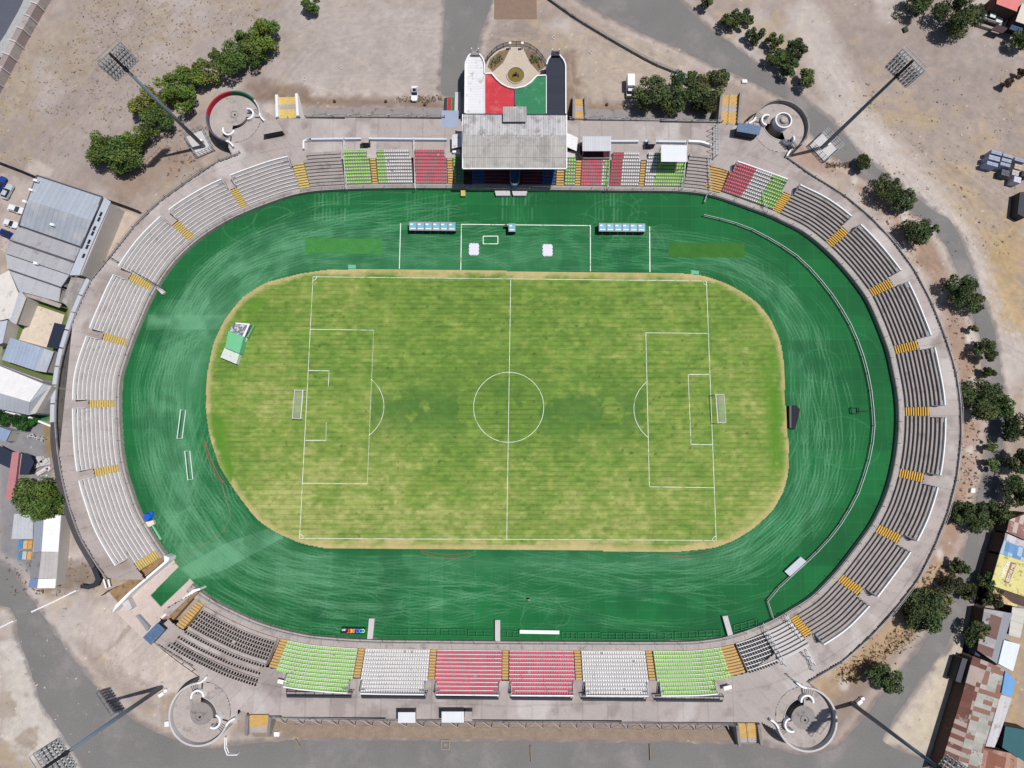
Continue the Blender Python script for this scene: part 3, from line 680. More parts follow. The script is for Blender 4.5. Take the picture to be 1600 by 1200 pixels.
dc = mixc(dc, C(160, 142, 136), (X < -60)[...] * 0.35 * sstep(0.4, 0.6, n1))
# slab joints following the ring
ang = np.arctan2(Y - CEN[1], X - CEN[0]); rad_in = np.interp(ang, sth[so_], np.hypot(IN[so_][:, 0] - CEN[0], IN[so_][:, 1] - CEN[1]), period=2 * pi)
dist = np.hypot(X - CEN[0], Y - CEN[1]) - rad_in
straight = (np.abs(X) < 55)
jt = np.where(straight, (np.abs((X / 6.0) % 1) < 0.035), (np.abs((ang * 30) % 1) < 0.05)) | (np.abs(dist - 13.5) < 0.16)
dc *= (1 - 0.2 * jt * (0.4 + n1))[..., None]
sl_ = np.random.RandomState(8).rand(400); dc *= (0.95 + 0.1 * sl_[(np.where(straight, np.floor(X / 6.0), np.floor(ang * 30))).astype(int) % 400])[..., None]
o = grid_obj('concourse', X, Y, np.zeros_like(X) + DECK - 0.006, mk_[:-1, :-1] & mk_[1:, 1:] & mk_[1:, :-1] & mk_[:-1, 1:], {'Col': dc}, M['deck'])
tag(o, 'weathered grey concrete concourse deck running round behind all the terraces', 'concourse')

# outer retaining wall of the concourse, as separate stretches
def outer_wall(i0, i1, label, hgt=0.15, w_=0.35, m=None, rail=True, posts=4.0, pm=None, brace=None):
    ln = smooth(resample(OUTP[i0:i1 + 1], 1.0), 6)
    t = np.gradient(ln, axis=0); t /= np.hypot(t[:, 0], t[:, 1])[:, None]; nn = np.stack([-t[:, 1], t[:, 0]], 1)
    mid = len(ln) // 2
    if (nn[mid] * (ln[mid] - CEN)).sum() < 0: nn = -nn
    a = ln; b = ln + nn * w_
    base = thing('perimeter_wall', (ln[mid][0], ln[mid][1], 0), label, 'wall', 'retaining walls round the concourse')
    mb = MB()
    mb.loft([[(x, y, 0) for x, y in b], [(x, y, DECK + hgt) for x, y in b], [(x, y, DECK + hgt) for x, y in a], [(x, y, DECK - 0.3) for x, y in a]])
    mb.build('retaining_wall', m or M['conc_g'], base)
    if rail:
        rb = MB(); n = max(2, int(len(ln) / posts)); pp = resample(np.hstack([(a + b) / 2, np.zeros((len(a), 1))]), posts)[:, :2]
        for z in (0.5, 1.0): 
            for k in range(len(pp) - 1): rb.bar((pp[k][0], pp[k][1], DECK + z), (pp[k + 1][0], pp[k + 1][1], DECK + z), 0.05)
        rb.build('rail', pm or M['steel'], base)
        for k, p in enumerate(pp[:100]):
            MB().box((p[0], p[1], DECK + 0.55), (0.16, 0.16, 1.1)).build('post', pm or M['steel'], base)
    if brace:
        br = MB(); bp = resample(np.hstack([b, nn]), brace / 2); k = 0
        for k in range(len(bp) - 1):
            p, q = bp[k], bp[k + 1]; hi, lo = (p, q) if k % 2 else (q, p)
            br.bar((hi[0] + hi[2] * .05, hi[1] + hi[3] * .05, DECK - 0.1), (lo[0] + lo[2] * 3.4, lo[1] + lo[3] * 3.4, 0.05), 0.13)
        br.build('bracing', M['conc_l'], base)
        br2 = MB()
        for k in range(len(bp) - 1):
            p, q = bp[k], bp[k + 1]; br2.bar((p[0] + p[2] * 3.4, p[1] + p[3] * 3.4, 0.06), (q[0] + q[2] * 3.4, q[1] + q[3] * 3.4, 0.06), 0.08)
        br2.build('foot_rail', M['conc_g'], base)
    return base
def oi(px): return min(range(len(OUT_PX)), key=lambda k: abs(OUT_PX[k][0] - px[0]) + abs(OUT_PX[k][1] - px[1]))
outer_wall(0, oi((87, 660)), 'dark capped perimeter wall along the south-west bend beside the large yard tree', 0.12, 0.3, M['conc_g'], False)
outer_wall(oi((87, 660)), oi((143, 437)), 'perimeter wall behind the row of pale slanted panels on the west side', 0.04, 0.3, M['conc_g'], False)
outer_wall(oi((143, 437)), oi((376, 240)), 'railed perimeter wall of the north-west bend beside the clubhouse forecourt', 0.15, 0.35, None, True, 6.0, M['conc_g'])
outer_wall(oi((478, 184)), oi((695, 184.5)), 'straight braced perimeter wall north of the stand, left of the grandstand', 0.2, 0.3, None, True, 8.0, M['steel'], 5.2)
outer_wall(oi((890, 187)), oi((1128, 192)), 'straight braced perimeter wall north of the stand, right of the grandstand', 0.2, 0.3, None, True, 8.0, M['steel'], 5.2)
outer_wall(oi((1218, 243)), oi((1262, 1064)), 'long curved railed perimeter wall round the whole east bend', 0.4, 0.25, M['conc'], True, 9.0, M['steel'])
outer_wall(oi((1150, 1130)), oi((425, 1118)), 'straight braced perimeter wall along the south side above the brown bank', 0.2, 0.3, None, True, 9.0, M['steel'], 4.2)
outer_wall(oi((300, 1040)), oi((245, 1006)), 'short perimeter wall between the south-west ramp and the blue kiosk', 0.1, 0.3, None, False)

# apron slabs north of the wall
for px in ([(476, 168), (695, 168), (694, 186), (476, 186)], [(915, 170), (1115, 175), (1115, 192), (915, 190)]):
    sheet('concrete_apron', px, 0.0, M['conc_g'])
tag(sheet('damp_bank', [(390, 1126), (1145, 1131), (1148, 1157), (395, 1151)], -0.008, mat('brown_earth_bank', C(150, 132, 116), 0.95, 0.25, 0.5, 2.5)), kind='structure')

# pale slanted panels and the dark lean-to strip on the west outside
def strip_along(px_list, z, d0, d1, z0, z1):
    ln = smooth(resample(np.array(PL(px_list, z))[:, :2], 1.0), 4); t = np.gradient(ln, axis=0); t /= np.hypot(t[:, 0], t[:, 1])[:, None]
    nn = np.stack([-t[:, 1], t[:, 0]], 1)
    if (nn[len(ln) // 2] * (ln[len(ln) // 2] - CEN)).sum() < 0: nn = -nn
    return ln, nn
pts_ = resample(OUTP[oi((87, 660)):oi((143, 437)) + 1], 4.6)
m_pan = mat('pale_blue_grey_panel', C(196, 200, 212), 0.6, 0.07)
for k in range(len(pts_) - 1):
    a, b = pts_[k], pts_[k + 1]; t = (b - a) / np.hypot(*(b - a)); n_ = np.array([-t[1], t[0]]); n_ = n_ if (n_ * (a - CEN)).sum() > 0 else -n_
    a = a + t * 0.12; b = b - t * 0.12; a = a + n_ * 0.35; b = b + n_ * 0.35
    mb = MB(); mb.prism([tuple(a), tuple(b), tuple(b + n_ * 1.1), tuple(a + n_ * 1.1)], 4.2, 4.4, ztop=[4.5, 4.5, 4.42, 4.42])
    root = thing('shade_awning', (a[0], a[1], 0), 'placeholder', 'awning', 'pale awnings hung outside the west wall')
    ords = ['first', 'second', 'third', 'fourth', 'fifth', 'sixth', 'seventh', 'eighth', 'ninth', 'tenth']
    root['label'] = '%s pale awning from the southern end of the row outside the west wall' % ords[min(k, 9)]
    mb.build('panel_sheet', m_pan, root)
    MB().bar((a[0], a[1], 4.25), (a[0] + n_[0] * 1.0, a[1] + n_[1] * 1.0, 4.15), 0.12).bar((a[0] + n_[0] * 0.5, a[1] + n_[1] * .5, 0), (a[0] + n_[0] * 0.5, a[1] + n_[1] * .5, 4.15), 0.12).build('bracket', M['dark'], root)
ln, nn = strip_along([(150, 884), (125, 838), (108, 790), (97, 745), (90, 700), (86.5, 660), (88, 618)], DECK, 0, 0, 0, 0)
mb = MB(); a = ln + nn * 0.3; wd = np.interp(np.linspace(0, 1, len(ln)), [0, .3, .75, 1], [1.2, 1.6, 1.6, .6])[:, None]; b = ln + nn * (0.3 + wd)
mb.loft([[(x, y, 0) for x, y in b], [(x, y, 4.1) for x, y in b], [(x, y, 4.35) for x, y in a]])
tag(mb.build('lean_to_roof', mat('dark_bitumen_roof', C(84, 80, 84), 0.9, 0.16)), 'long dark bitumen lean-to roof curving outside the south-west wall', 'lean-to')
mb = MB(); mb.loft([[P(x, y, z) for x, y in [(140, 870), (150, 887), (157, 905), (152, 915), (139, 919), (126, 918)]] for z in (0.0, 1.8)])
ring2 = [[P(x, y, 1.8) for x, y in q] for q in ([(140, 868), (150, 885), (158, 905), (153, 916), (139, 921), (125, 919)], [(134, 872), (143, 889), (149, 905), (146, 911), (137, 914), (126, 913)])]
mb.loft(ring2); tag(mb.build('curved_wall_end', M['dark']), 'dark curved hook at the south end of the west lean-to', 'wall')

# ------------------------------------------------------------------ ledge in front of the terraces
def ledge(u0, u1, label, edge_m):
    us = np.linspace(u0, u1, max(4, int((u1 - u0) / 0.8)))
    L1 = sidev(us, LEDGE) + 0.05
    f = at_u(us); b = at_u(us, 0) * 0 + np.array([at_u(u, l) for u, l in zip(us, L1)])
    base = thing('track_wall', tuple(at_u((u0 + u1) / 2)) + (0,), label, 'wall', 'concrete track walls in front of the terraces')
    MB().loft([[(x, y, 0) for x, y in f], [(x, y, 1.2) for x, y in f], [(x, y, 1.2) for x, y in b]]).build('ledge', M['conc'], base)
    # handrail
    rb = MB(); pp = [tuple(at_u(u, 0.35)) for u in np.arange(u0 + 0.5, u1 - 0.5, 1.6)]
    for k in range(len(pp) - 1):
        for z in (1.75, 2.2): rb.bar((*pp[k], z), (*pp[k + 1], z), 0.07)
    rb.build('handrail', M['steel'], base)
    k = 0
    for u in np.arange(u0 + 0.5, u1 - 0.5, 5.6):
        p = at_u(u, 0.35); q = at_u(u, -0.5); k += 1
        MB().bar((*p, 1.2), (*p, 2.25), 0.1).bar((*p, 2.2), (*q, 2.5), 0.07).build('post', M['steel'], base)
        if k >= 95: break
    jb = MB()
    for u in np.arange(u0 + 1, u1 - 1, 2.9):
        a = at_u(u, 0.6); b_ = at_u(u, float(sidev(u, LEDGE)) - 0.1); jb.bar((*a, 1.21), (*b_, 1.21), 0.09, 0.03)
    jb.build('slab_joint', M['riser_g'], base)
ledge(2.0, u_nw, 'concrete track wall with white handrail round the west bend', M['conc'])
ledge(u_nw, u_ne, 'straight concrete track wall with handrail below the grandstand', M['conc'])
ledge(u_ne, u_se, 'concrete track wall with handrail round the east bend', M['conc'])
ledge(u_se, ULEN - 1.0, 'concrete track wall with handrail along the south side', M['conc'])

# ------------------------------------------------------------------ seats
def seat_mesh(name, m):
    mb = MB()
    mb.prism([(-.21, -.20), (.21, -.20), (.22, .10), (-.22, .10)], 0.16, 0.22)
    mb.prism([(-.22, .10), (.22, .10), (.20, .20), (-.20, .20)], 0.16, 0.46)
    mb.prism([(-.21, -.235), (.21, -.235), (.21, -.20), (-.21, -.20)], 0.12, 0.20)
    mb.prism([(-.05, -.1), (.05, -.1), (.05, .1), (-.05, .1)], 0.0, 0.16)
    me = D.meshes.new(name); me.from_pydata(mb.v, [], mb.f); me.materials.append(m); me.update(); return me, np.array(mb.v), mb.f
SEATS = {k: seat_mesh('seat_' + k, M['s_' + k]) for k in ('lime', 'green', 'white', 'red', 'red2', 'black', 'blue', 'maroon')}

def terrace(u0, u1, label, nu=3, seats=None, ins=(0.9, 0.9), riser=None, tread=None, parapet=True, cat='terrace', group='terrace blocks of the oval', seatrows=None, pitch=0.56, npar=None, seatlabel=None, skiplow=0, nl=None, nose=0):
    """stepped block between two arc lengths; seats = list of (colour, fraction end)"""
    um = (u0 + u1) / 2; s = side(um); L0 = LEDGE[s]; nl = nl or NL[s]; d = ROWD[s]; r = (DECK - 1.2) / NL[s]
    root = thing('terrace_block', tuple(at_u(um, L0 + 3)) + (0,), label, cat, group)
    riser = riser or M['riser_g']; tread = tread or M['conc_t']
    def prof(k0, k1, a, b, name):
        us = np.linspace(a, b, max(3, int((b - a) / 0.9))); tr = MB(); rs = MB()
        for k in range(k0, k1):
            z = 1.2 + r * (k + 1); f = at_u(us, L0 + k * d); bk = at_u(us, L0 + (k + 1) * d)
            tr.loft([[(x, y, z) for x, y in f], [(x, y, z) for x, y in bk]])
            tr.cur = 1
            zl = z - r if (k > k0) else (1.2 if k0 == 0 else 1.2 + r * k0 - 0.001)
            tr.loft([[(x, y, zl) for x, y in f], [(x, y, z) for x, y in f]]); tr.cur = 0
        if nose:
            for k in range(k0, k1):
                z = 1.2 + r * (k + 1) + .012; f = at_u(us, L0 + k * d - .02); bk = at_u(us, L0 + k * d + nose); tr.cur = 2
                tr.loft([[(x, y, z) for x, y in f], [(x, y, z) for x, y in bk]]); tr.cur = 0
        for e in (a, b):
            for k in range(k0, k1):
                z = 1.2 + r * (k + 1); p = at_u(e, L0 + k * d); q = at_u(e, L0 + (k + 1) * d); zb = 0.9 if k0 == 0 else DECK - 0.05
                tr.face([(*p, zb), (*q, zb), (*q, z), (*p, z)])
        p = at_u(us, L0 + k1 * d); z = 1.2 + r * k1
        tr.loft([[(x, y, DECK - 0.05) for x, y in p], [(x, y, z) for x, y in p]])
        tr.build(name, [tread, riser, M['nose']], root)
    prof(0, nl, u0, u1, 'lower_tier')
    n = nl
    if nu:
        prof(nl, nl + nu, u0 + ins[0], u1 - ins[1], 'upper_tier'); n += nu
        if parapet:
            zt = 1.2 + r * n; us = np.linspace(u0 + ins[0], u1 - ins[1], max(3, int((u1 - u0) / 0.9)))
            a = at_u(us, L0 + n * d - 0.02); b = at_u(us, L0 + n * d + 0.26); rings = []
            for q, z in ((a, zt - .2), (a, zt + .55), (b, zt + .55), (b, DECK - 0.05)): rings.append([(x, y, z) for x, y in q])
            mb = MB().loft(rings)
            for e in (0, -1): mb.face([(*a[e], DECK), (*b[e], DECK), (*b[e], zt + .55), (*a[e], zt + .55)])
            mb.build('parapet', M['white'], root)
            for e, sg in ((u0 + ins[0], 1), (u1 - ins[1], -1)):   # end rails of the upper rows
                q0 = at_u(e, L0 + nl * d); q1 = at_u(e, L0 + n * d); eb = MB()
                eb.bar((*q0, DECK + 1.0), (*q1, zt + 0.8), 0.16, 0.1); eb.bar((*q0, DECK), (*q0, DECK + 1.0), 0.1); eb.bar((*q1, DECK), (*q1, zt + .8), 0.1)
                qa = at_u(e + sg * 1.1, L0 + (n - 1) * d); qb = at_u(e, L0 + (n - 1) * d); eb.bar((*qa, zt + .7), (*qb, zt + .7), 0.1)
                eb.build('end_rail', M['conc_l'] if s == 'W' else M['steel'], root)
    if seats:
        lst = []
        for k in range(skiplow, n):
            if seatrows is not None and k not in seatrows: continue
            a, b = (u0, u1) if k < nl else (u0 + ins[0], u1 - ins[1])
            row_d = L0 + (k + .5) * d; ref = at_u((u0 + u1) / 2, row_d); q = at_u([a, b], row_d)
            Ltrue = float(np.hypot(*np.diff(at_u(np.linspace(a, b, 12), row_d), axis=0).T).sum())
            m_ = int((Ltrue - 0.3) / pitch)
            for i in range(m_):
                fr = (i + 0.5) / m_; u = a + (b - a) * fr; frg = (u - u0) / (u1 - u0)
                c = next((cc for cc, e in seats if frg <= e), None)
                if c is None or rnd.random() < 0.005: continue
                p = at_u(u, row_d - 0.02); nrm = at_u(u, row_d + 1) - p
                lst.append((k, c, p[0], p[1], 1.2 + r * (k + 1), math.atan2(nrm[1], nrm[0]) - pi / 2))
        lst.sort(key=lambda e: -e[0])
        O = origin(root)
        for e in lst[:100]:
            o = D.objects.new('seat', SEATS[e[1]][0]); COL.objects.link(o); o.parent = root
            o.location = (e[2] - O.x, e[3] - O.y, e[4] - O.z); o.rotation_euler = (0, 0, e[5])
        rest = lst[100:]
        if rest:
            cols_ = sorted(set(e[1] for e in rest)); v = []; f = []; mi = []
            for e in rest:
                _, sv, sf = SEATS[e[1]]; ca, sa = math.cos(e[5]), math.sin(e[5]); i = len(v) 
                v += [(x * ca - y * sa + e[2], x * sa + y * ca + e[3], z + e[4]) for x, y, z in sv.tolist()]
                f += [tuple(j + i for j in fc) for fc in sf]; mi += [cols_.index(e[1])] * len(sf)
            o = mk('seat_rows', v, f, [M['s_' + c] for c in cols_], root, mi); o['kind'] = 'stuff'
    return root

def stairs(uc, width, label, ym=None, n=10, nl=None):
    s = side(uc); L0 = LEDGE[s]; nl = nl or NL[s]; d = ROWD[s]; Lr = (nl - 1) * d + 0.35; r = (DECK - 1.2) / n * (nl / NL[s])
    root = thing('stairway', tuple(at_u(uc, L0)) + (1.2,), label, 'stairs', 'yellow stairways of the terraces')
    for k in range(n):
        us = np.linspace(uc - width / 2, uc + width / 2, 3); f = at_u(us, L0 + k * Lr / n); b = at_u(us, L0 + (k + 0.8) * Lr / n); b2 = at_u(us, L0 + (k + 1) * Lr / n)
        z = 1.2 + r * (k + 1)
        mb = MB(); mb.prism([tuple(p) for p in f] + [tuple(p) for p in b[::-1]], 1.0, z - .01)
        mb.cur = 1; mb.prism([tuple(p) for p in b] + [tuple(p) for p in b2[::-1]], 1.0, z - .06)
        mb.build('step', [ym or (M['ochre'] if s in 'NS' else M['yellow']), M['conc_g']], root)
    return root

# --- west bend
W_ST = [(470, 268, 2.6), (373, 308, 1.9), (290, 364, 1.9), (219, 440, 1.9), (178, 530, 1.8), (158, 631, 1.8), (166, 735, 1.8), (230, 876, 2.1)]
w_u = [(U(a, b), c) for a, b, c in W_ST][::-1]
wn = ['southernmost, beside the tunnel', 'next to the tunnel end block', 'just south of the middle', 'just north of the middle', 'beside the dark fence across the terrace', 'above the dark fence', 'on the north-west shoulder', 'at the corner with the north stand']
for (u, wd), nm in zip(w_u, wn): stairs(u, wd, 'faded yellow stairway of the west bend, ' + nm, M['yellow_w'])
bn = ['southernmost bare terrace block of the west bend with white parapet beside the tunnel', 'bare west terrace block opposite the lower white goal frame', 'bare west terrace block level with the pitch centre line', 'bare west terrace block level with the green roller shed',
      'bare west terrace block ending at the dark fence', 'bare west terrace block above the dark fence beside the clubhouse forecourt', 'bare terrace block on the north-west shoulder near the leaning mast']
for k in range(7):
    terrace(w_u[k][0] + w_u[k][1] / 2, w_u[k + 1][0] - w_u[k + 1][1] / 2, bn[k], 3, None, (1.6 if k == 0 else .12, .12), M['riser'], M['conc_t'], nose=.09)
# --- north side
def un(px): return U(px, 287.5, 1.4)
g_n = 'terrace blocks of the oval'
terrace(w_u[7][0] + 1.4, un(539), 'bare grey terrace block at the left end of the north stand', 2, None, (1.0, .1), M['conc_g'], M['conc_t'], parapet=False)
Nb = [(541, 580.5, [('lime', 1)], 'lime green seat block at the left end of the north stand', 2), (591.5, 645, [('lime', .24), ('white', 1)], 'white seat block with a narrow green edge in the north stand', 2),
      (649, 698.5, [('red', 1)], 'all red seat block of the north stand left of the grandstand', 2),
      (907.5, 949.5, [('red', .75), ('white', .87), ('lime', 1)], 'red seat block with white and green edge below the small railed box', 0),
      (952, 997.5, [('red2', .38), ('white', 1)], 'half red half white seat block right of the small railed box', 2), (1006.5, 1066, [('white', .26), ('lime', 1)], 'white and lime green seat block under the square white canopy', 2)]
for a, b, st, lb, nu_ in Nb: terrace(un(a), un(b), lb, nu_, st, (.35, .5), None, M['conc_t'], parapet=False, skiplow=0)
for a, b, st, lb in ((709, 724.5, [('lime', .35), ('green', 1)], 'narrow green seat block in the shadow of the left end of the grandstand'), (882, 898, [('lime', 1)], 'narrow lime green seat block at the right end of the grandstand')):
    terrace(un(a), un(b), lb, 0, st, (0, 0), None, M['conc_t'], parapet=False)
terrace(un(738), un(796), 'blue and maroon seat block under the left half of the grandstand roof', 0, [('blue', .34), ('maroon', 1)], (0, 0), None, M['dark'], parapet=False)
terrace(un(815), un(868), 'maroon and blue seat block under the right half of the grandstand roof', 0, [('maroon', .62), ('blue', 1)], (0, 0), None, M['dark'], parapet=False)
terrace(un(1069), un(1105), 'bare grey terrace block at the right end of the north stand', 2, None, (.1, 1.0), M['conc_g'], M['conc_t'], parapet=False)
for x, wd, lb in ((586, 1.45, 'between the two left-hand north stand blocks'), (703.7, 1.4, 'left of the grandstand'), (875, 2.0, 'under the right end of the grandstand roof'), (902.5, 1.4, 'right of the grandstand'), (1002, 1.3, 'between the two right-hand north stand blocks')):
    stairs(un(x), wd, 'ochre stairway of the north stand, ' + lb)
u_c = U(1120, 275); stairs(u_c, 4.3, 'broad ochre stairway at the corner of the north stand and the east bend')
# --- east bend
E_ST = [(1222, 316), (1305, 373.5), (1370, 453), (1415, 543), (1433, 643), (1425, 743), (1391, 836), (1332, 917), (1253, 981)]
e_u = [U(a, b) for a, b in E_ST]
en = ['first from the north, beside the green seats', 'second from the north', 'third from the north', 'fourth from the north', 'middle one, level with the pitch centre', 'fourth from the south', 'third from the south', 'second from the south', 'southernmost one']
for u, nm in zip(e_u, en): stairs(u, 2.1, 'bright yellow stairway of the east bend, ' + nm, n=10)
terrace(u_c + 2.3, e_u[0] - 1.1, 'curved red, white and green seat block at the north end of the east bend', 3, [('red', .38), ('white', .68), ('lime', 1)], (.6, .6), None, M['conc_t'])
ebn = ['bare east terrace block right after the coloured curved seats', 'second bare east terrace block from the north end', 'third bare east terrace block from the north end', 'bare east terrace block just above the middle stairway',
       'bare east terrace block just below the middle stairway', 'third bare east terrace block from the south end', 'second bare east terrace block from the south end', 'southernmost bare east terrace block with long white parapet']
for k in range(8): terrace(e_u[k] + 1.1, e_u[k + 1] - 1.1, ebn[k], 3, None, (.2, .2), M['riser_g'], M['conc_t'])
# --- south side
def us_(px): return U(px, 1016, 1.4)
u_s1 = U(1144, 1030); u_s2 = us_(1226)
stairs(U(1142, 1034), 4.0, 'broad ochre stairway at the right end of the south stand')
terrace(e_u[8] + 1.2, U(1203, 1010) - .1, 'pale bare terrace block between the black seats and the east bend', 0, None, (0, 0), M['riser_g'], M['conc_l'], nl=8)
terrace(U(1203, 1010) + .1, U(1158, 1025), 'black seat block at the south-east corner', 0, [('black', 1)], (0, 0), None, M['conc_l'], nl=8, pitch=.62, nose=.12)
Sb = [(1127, 1020, [('lime', 1)], 'lime green seat block at the right end of the south stand'), (1007.5, 908, [('white', 1)], 'white seat block on the right of the south stand'), (896, 796, [('red', 1)], 'red seat block right of the centre stairway of the south stand'),
      (784, 683, [('red', 1)], 'red seat block left of the centre stairway of the south stand'), (672, 571, [('white', 1)], 'white seat block on the left of the south stand'), (559, 446, [('lime', 1)], 'lime green seat block at the left end of the south stand')]
for a, b, st, lb in Sb: terrace(us_(a), us_(b), lb, 3, st, (3.6 if a == 1127 else .5, 2.6 if b == 446 else .5), M['white'] if 'white' in lb else None, M['conc_t'], nose=.10)
for x, lb in ((1013.5, 'between the right lime green and white seats'), (902, 'between the right white and red seats'), (790, 'in the centre between the two red blocks'), (677.5, 'between the left red and white seats'), (565, 'between the left white and lime green seats')):
    stairs(us_(x), 1.5, 'ochre stairway of the south stand, ' + lb)
stairs(U(437, 1018), 1.9, 'ochre stairway of the south stand, between the lime green and the black seats')
u_a = U(428, 1012); u_b = U(316, 950)
terrace(u_a + .3, u_b, 'front block of black seats at the south-west corner beside the tunnel', 0, [('black', 1)], (0, 0), M['conc'], M['conc'], seatrows=(1, 2, 3, 4, 5, 7), pitch=0.66)
# rear rows of black seats stand on the deck
root = thing('seat_bank', tuple(at_u((u_a + u_b) / 2, 10)) + (DECK,), 'rear bank of three long rows of black seats at the south-west corner', 'seats')
O = origin(root); cnt = 0; vv = []; ff = []
for k, dd in enumerate((9.4, 10.9, 11.9)):
    a, b = u_a + .6, u_b + (.6 if k < 2 else 1.2); Lt = float(np.hypot(*np.diff(at_u(np.linspace(a, b, 12), dd), axis=0).T).sum()); m_ = int(Lt / 0.68)
    tb = MB(); usx = np.linspace(a, b, 14); tb.loft([[(x, y, DECK - .05) for x, y in at_u(usx, dd - .35)], [(x, y, DECK + .2 + .2 * k) for x, y in at_u(usx, dd - .35)], [(x, y, DECK + .2 + .2 * k) for x, y in at_u(usx, dd + .4)], [(x, y, DECK - .05) for x, y in at_u(usx, dd + .4)]])
    tb.build('step', M['conc'], root)
    for i in range(m_):
        u = a + (b - a) * (i + .5) / m_; p = at_u(u, dd); nr = at_u(u, dd + 1) - p; az = math.atan2(nr[1], nr[0]) - pi / 2; z = DECK + .2 + .2 * k
        if cnt < 100:
            o = D.objects.new('seat', SEATS['black'][0]); COL.objects.link(o); o.parent = root; o.location = (p[0] - O.x, p[1] - O.y, z - O.z); o.rotation_euler = (0, 0, az)
        else:
            ca, sa = math.cos(az), math.sin(az); i0 = len(vv); vv += [(x * ca - y * sa + p[0], x * sa + y * ca + p[1], q + z) for x, y, q in SEATS['black'][1].tolist()]; ff += [tuple(j + i0 for j in fc) for fc in SEATS['black'][2]]
        cnt += 1
if vv: o = mk('seat_rows', vv, ff, M['s_black'], root); o['kind'] = 'stuff'
stairs(U(306, 948), 1.7, 'short yellow stairway of the south-west corner beside the tunnel')

# ------------------------------------------------------------------ corner ramps
def arc(c, r, a0, a1, n=40): 
    t = np.radians(np.linspace(a0, a1, n)); return np.stack([c[0] + r * np.cos(t), c[1] + r * np.sin(t)], 1)
def wallarc(mb, ln, w_, z0, z1, z1b=None):
    t = np.gradient(ln, axis=0); t /= np.hypot(t[:, 0], t[:, 1])[:, None]; nn = np.stack([-t[:, 1], t[:, 0]], 1)
    a, b = ln - nn * w_ / 2, ln + nn * w_ / 2; zz = np.linspace(z1, z1 if z1b is None else z1b, len(ln))
    mb.loft([[(x, y, z0) for x, y in a], [(x, y, z) for (x, y), z in zip(a, zz)], [(x, y, z) for (x, y), z in zip(b, zz)], [(x, y, z0) for x, y in b]])
    for e in (0, -1): mb.face([(*a[e], z0), (*b[e], z0), (*b[e], zz[e]), (*a[e], zz[e])])
m_rr = mat('ramp_red_paint', C(170, 30, 48), 0.7, .08); m_rg = mat('ramp_green_paint', C(20, 104, 66), 0.7, .08)
m_rd = mat('ramp_dark_wall', C(92, 92, 104), 0.8, .1)
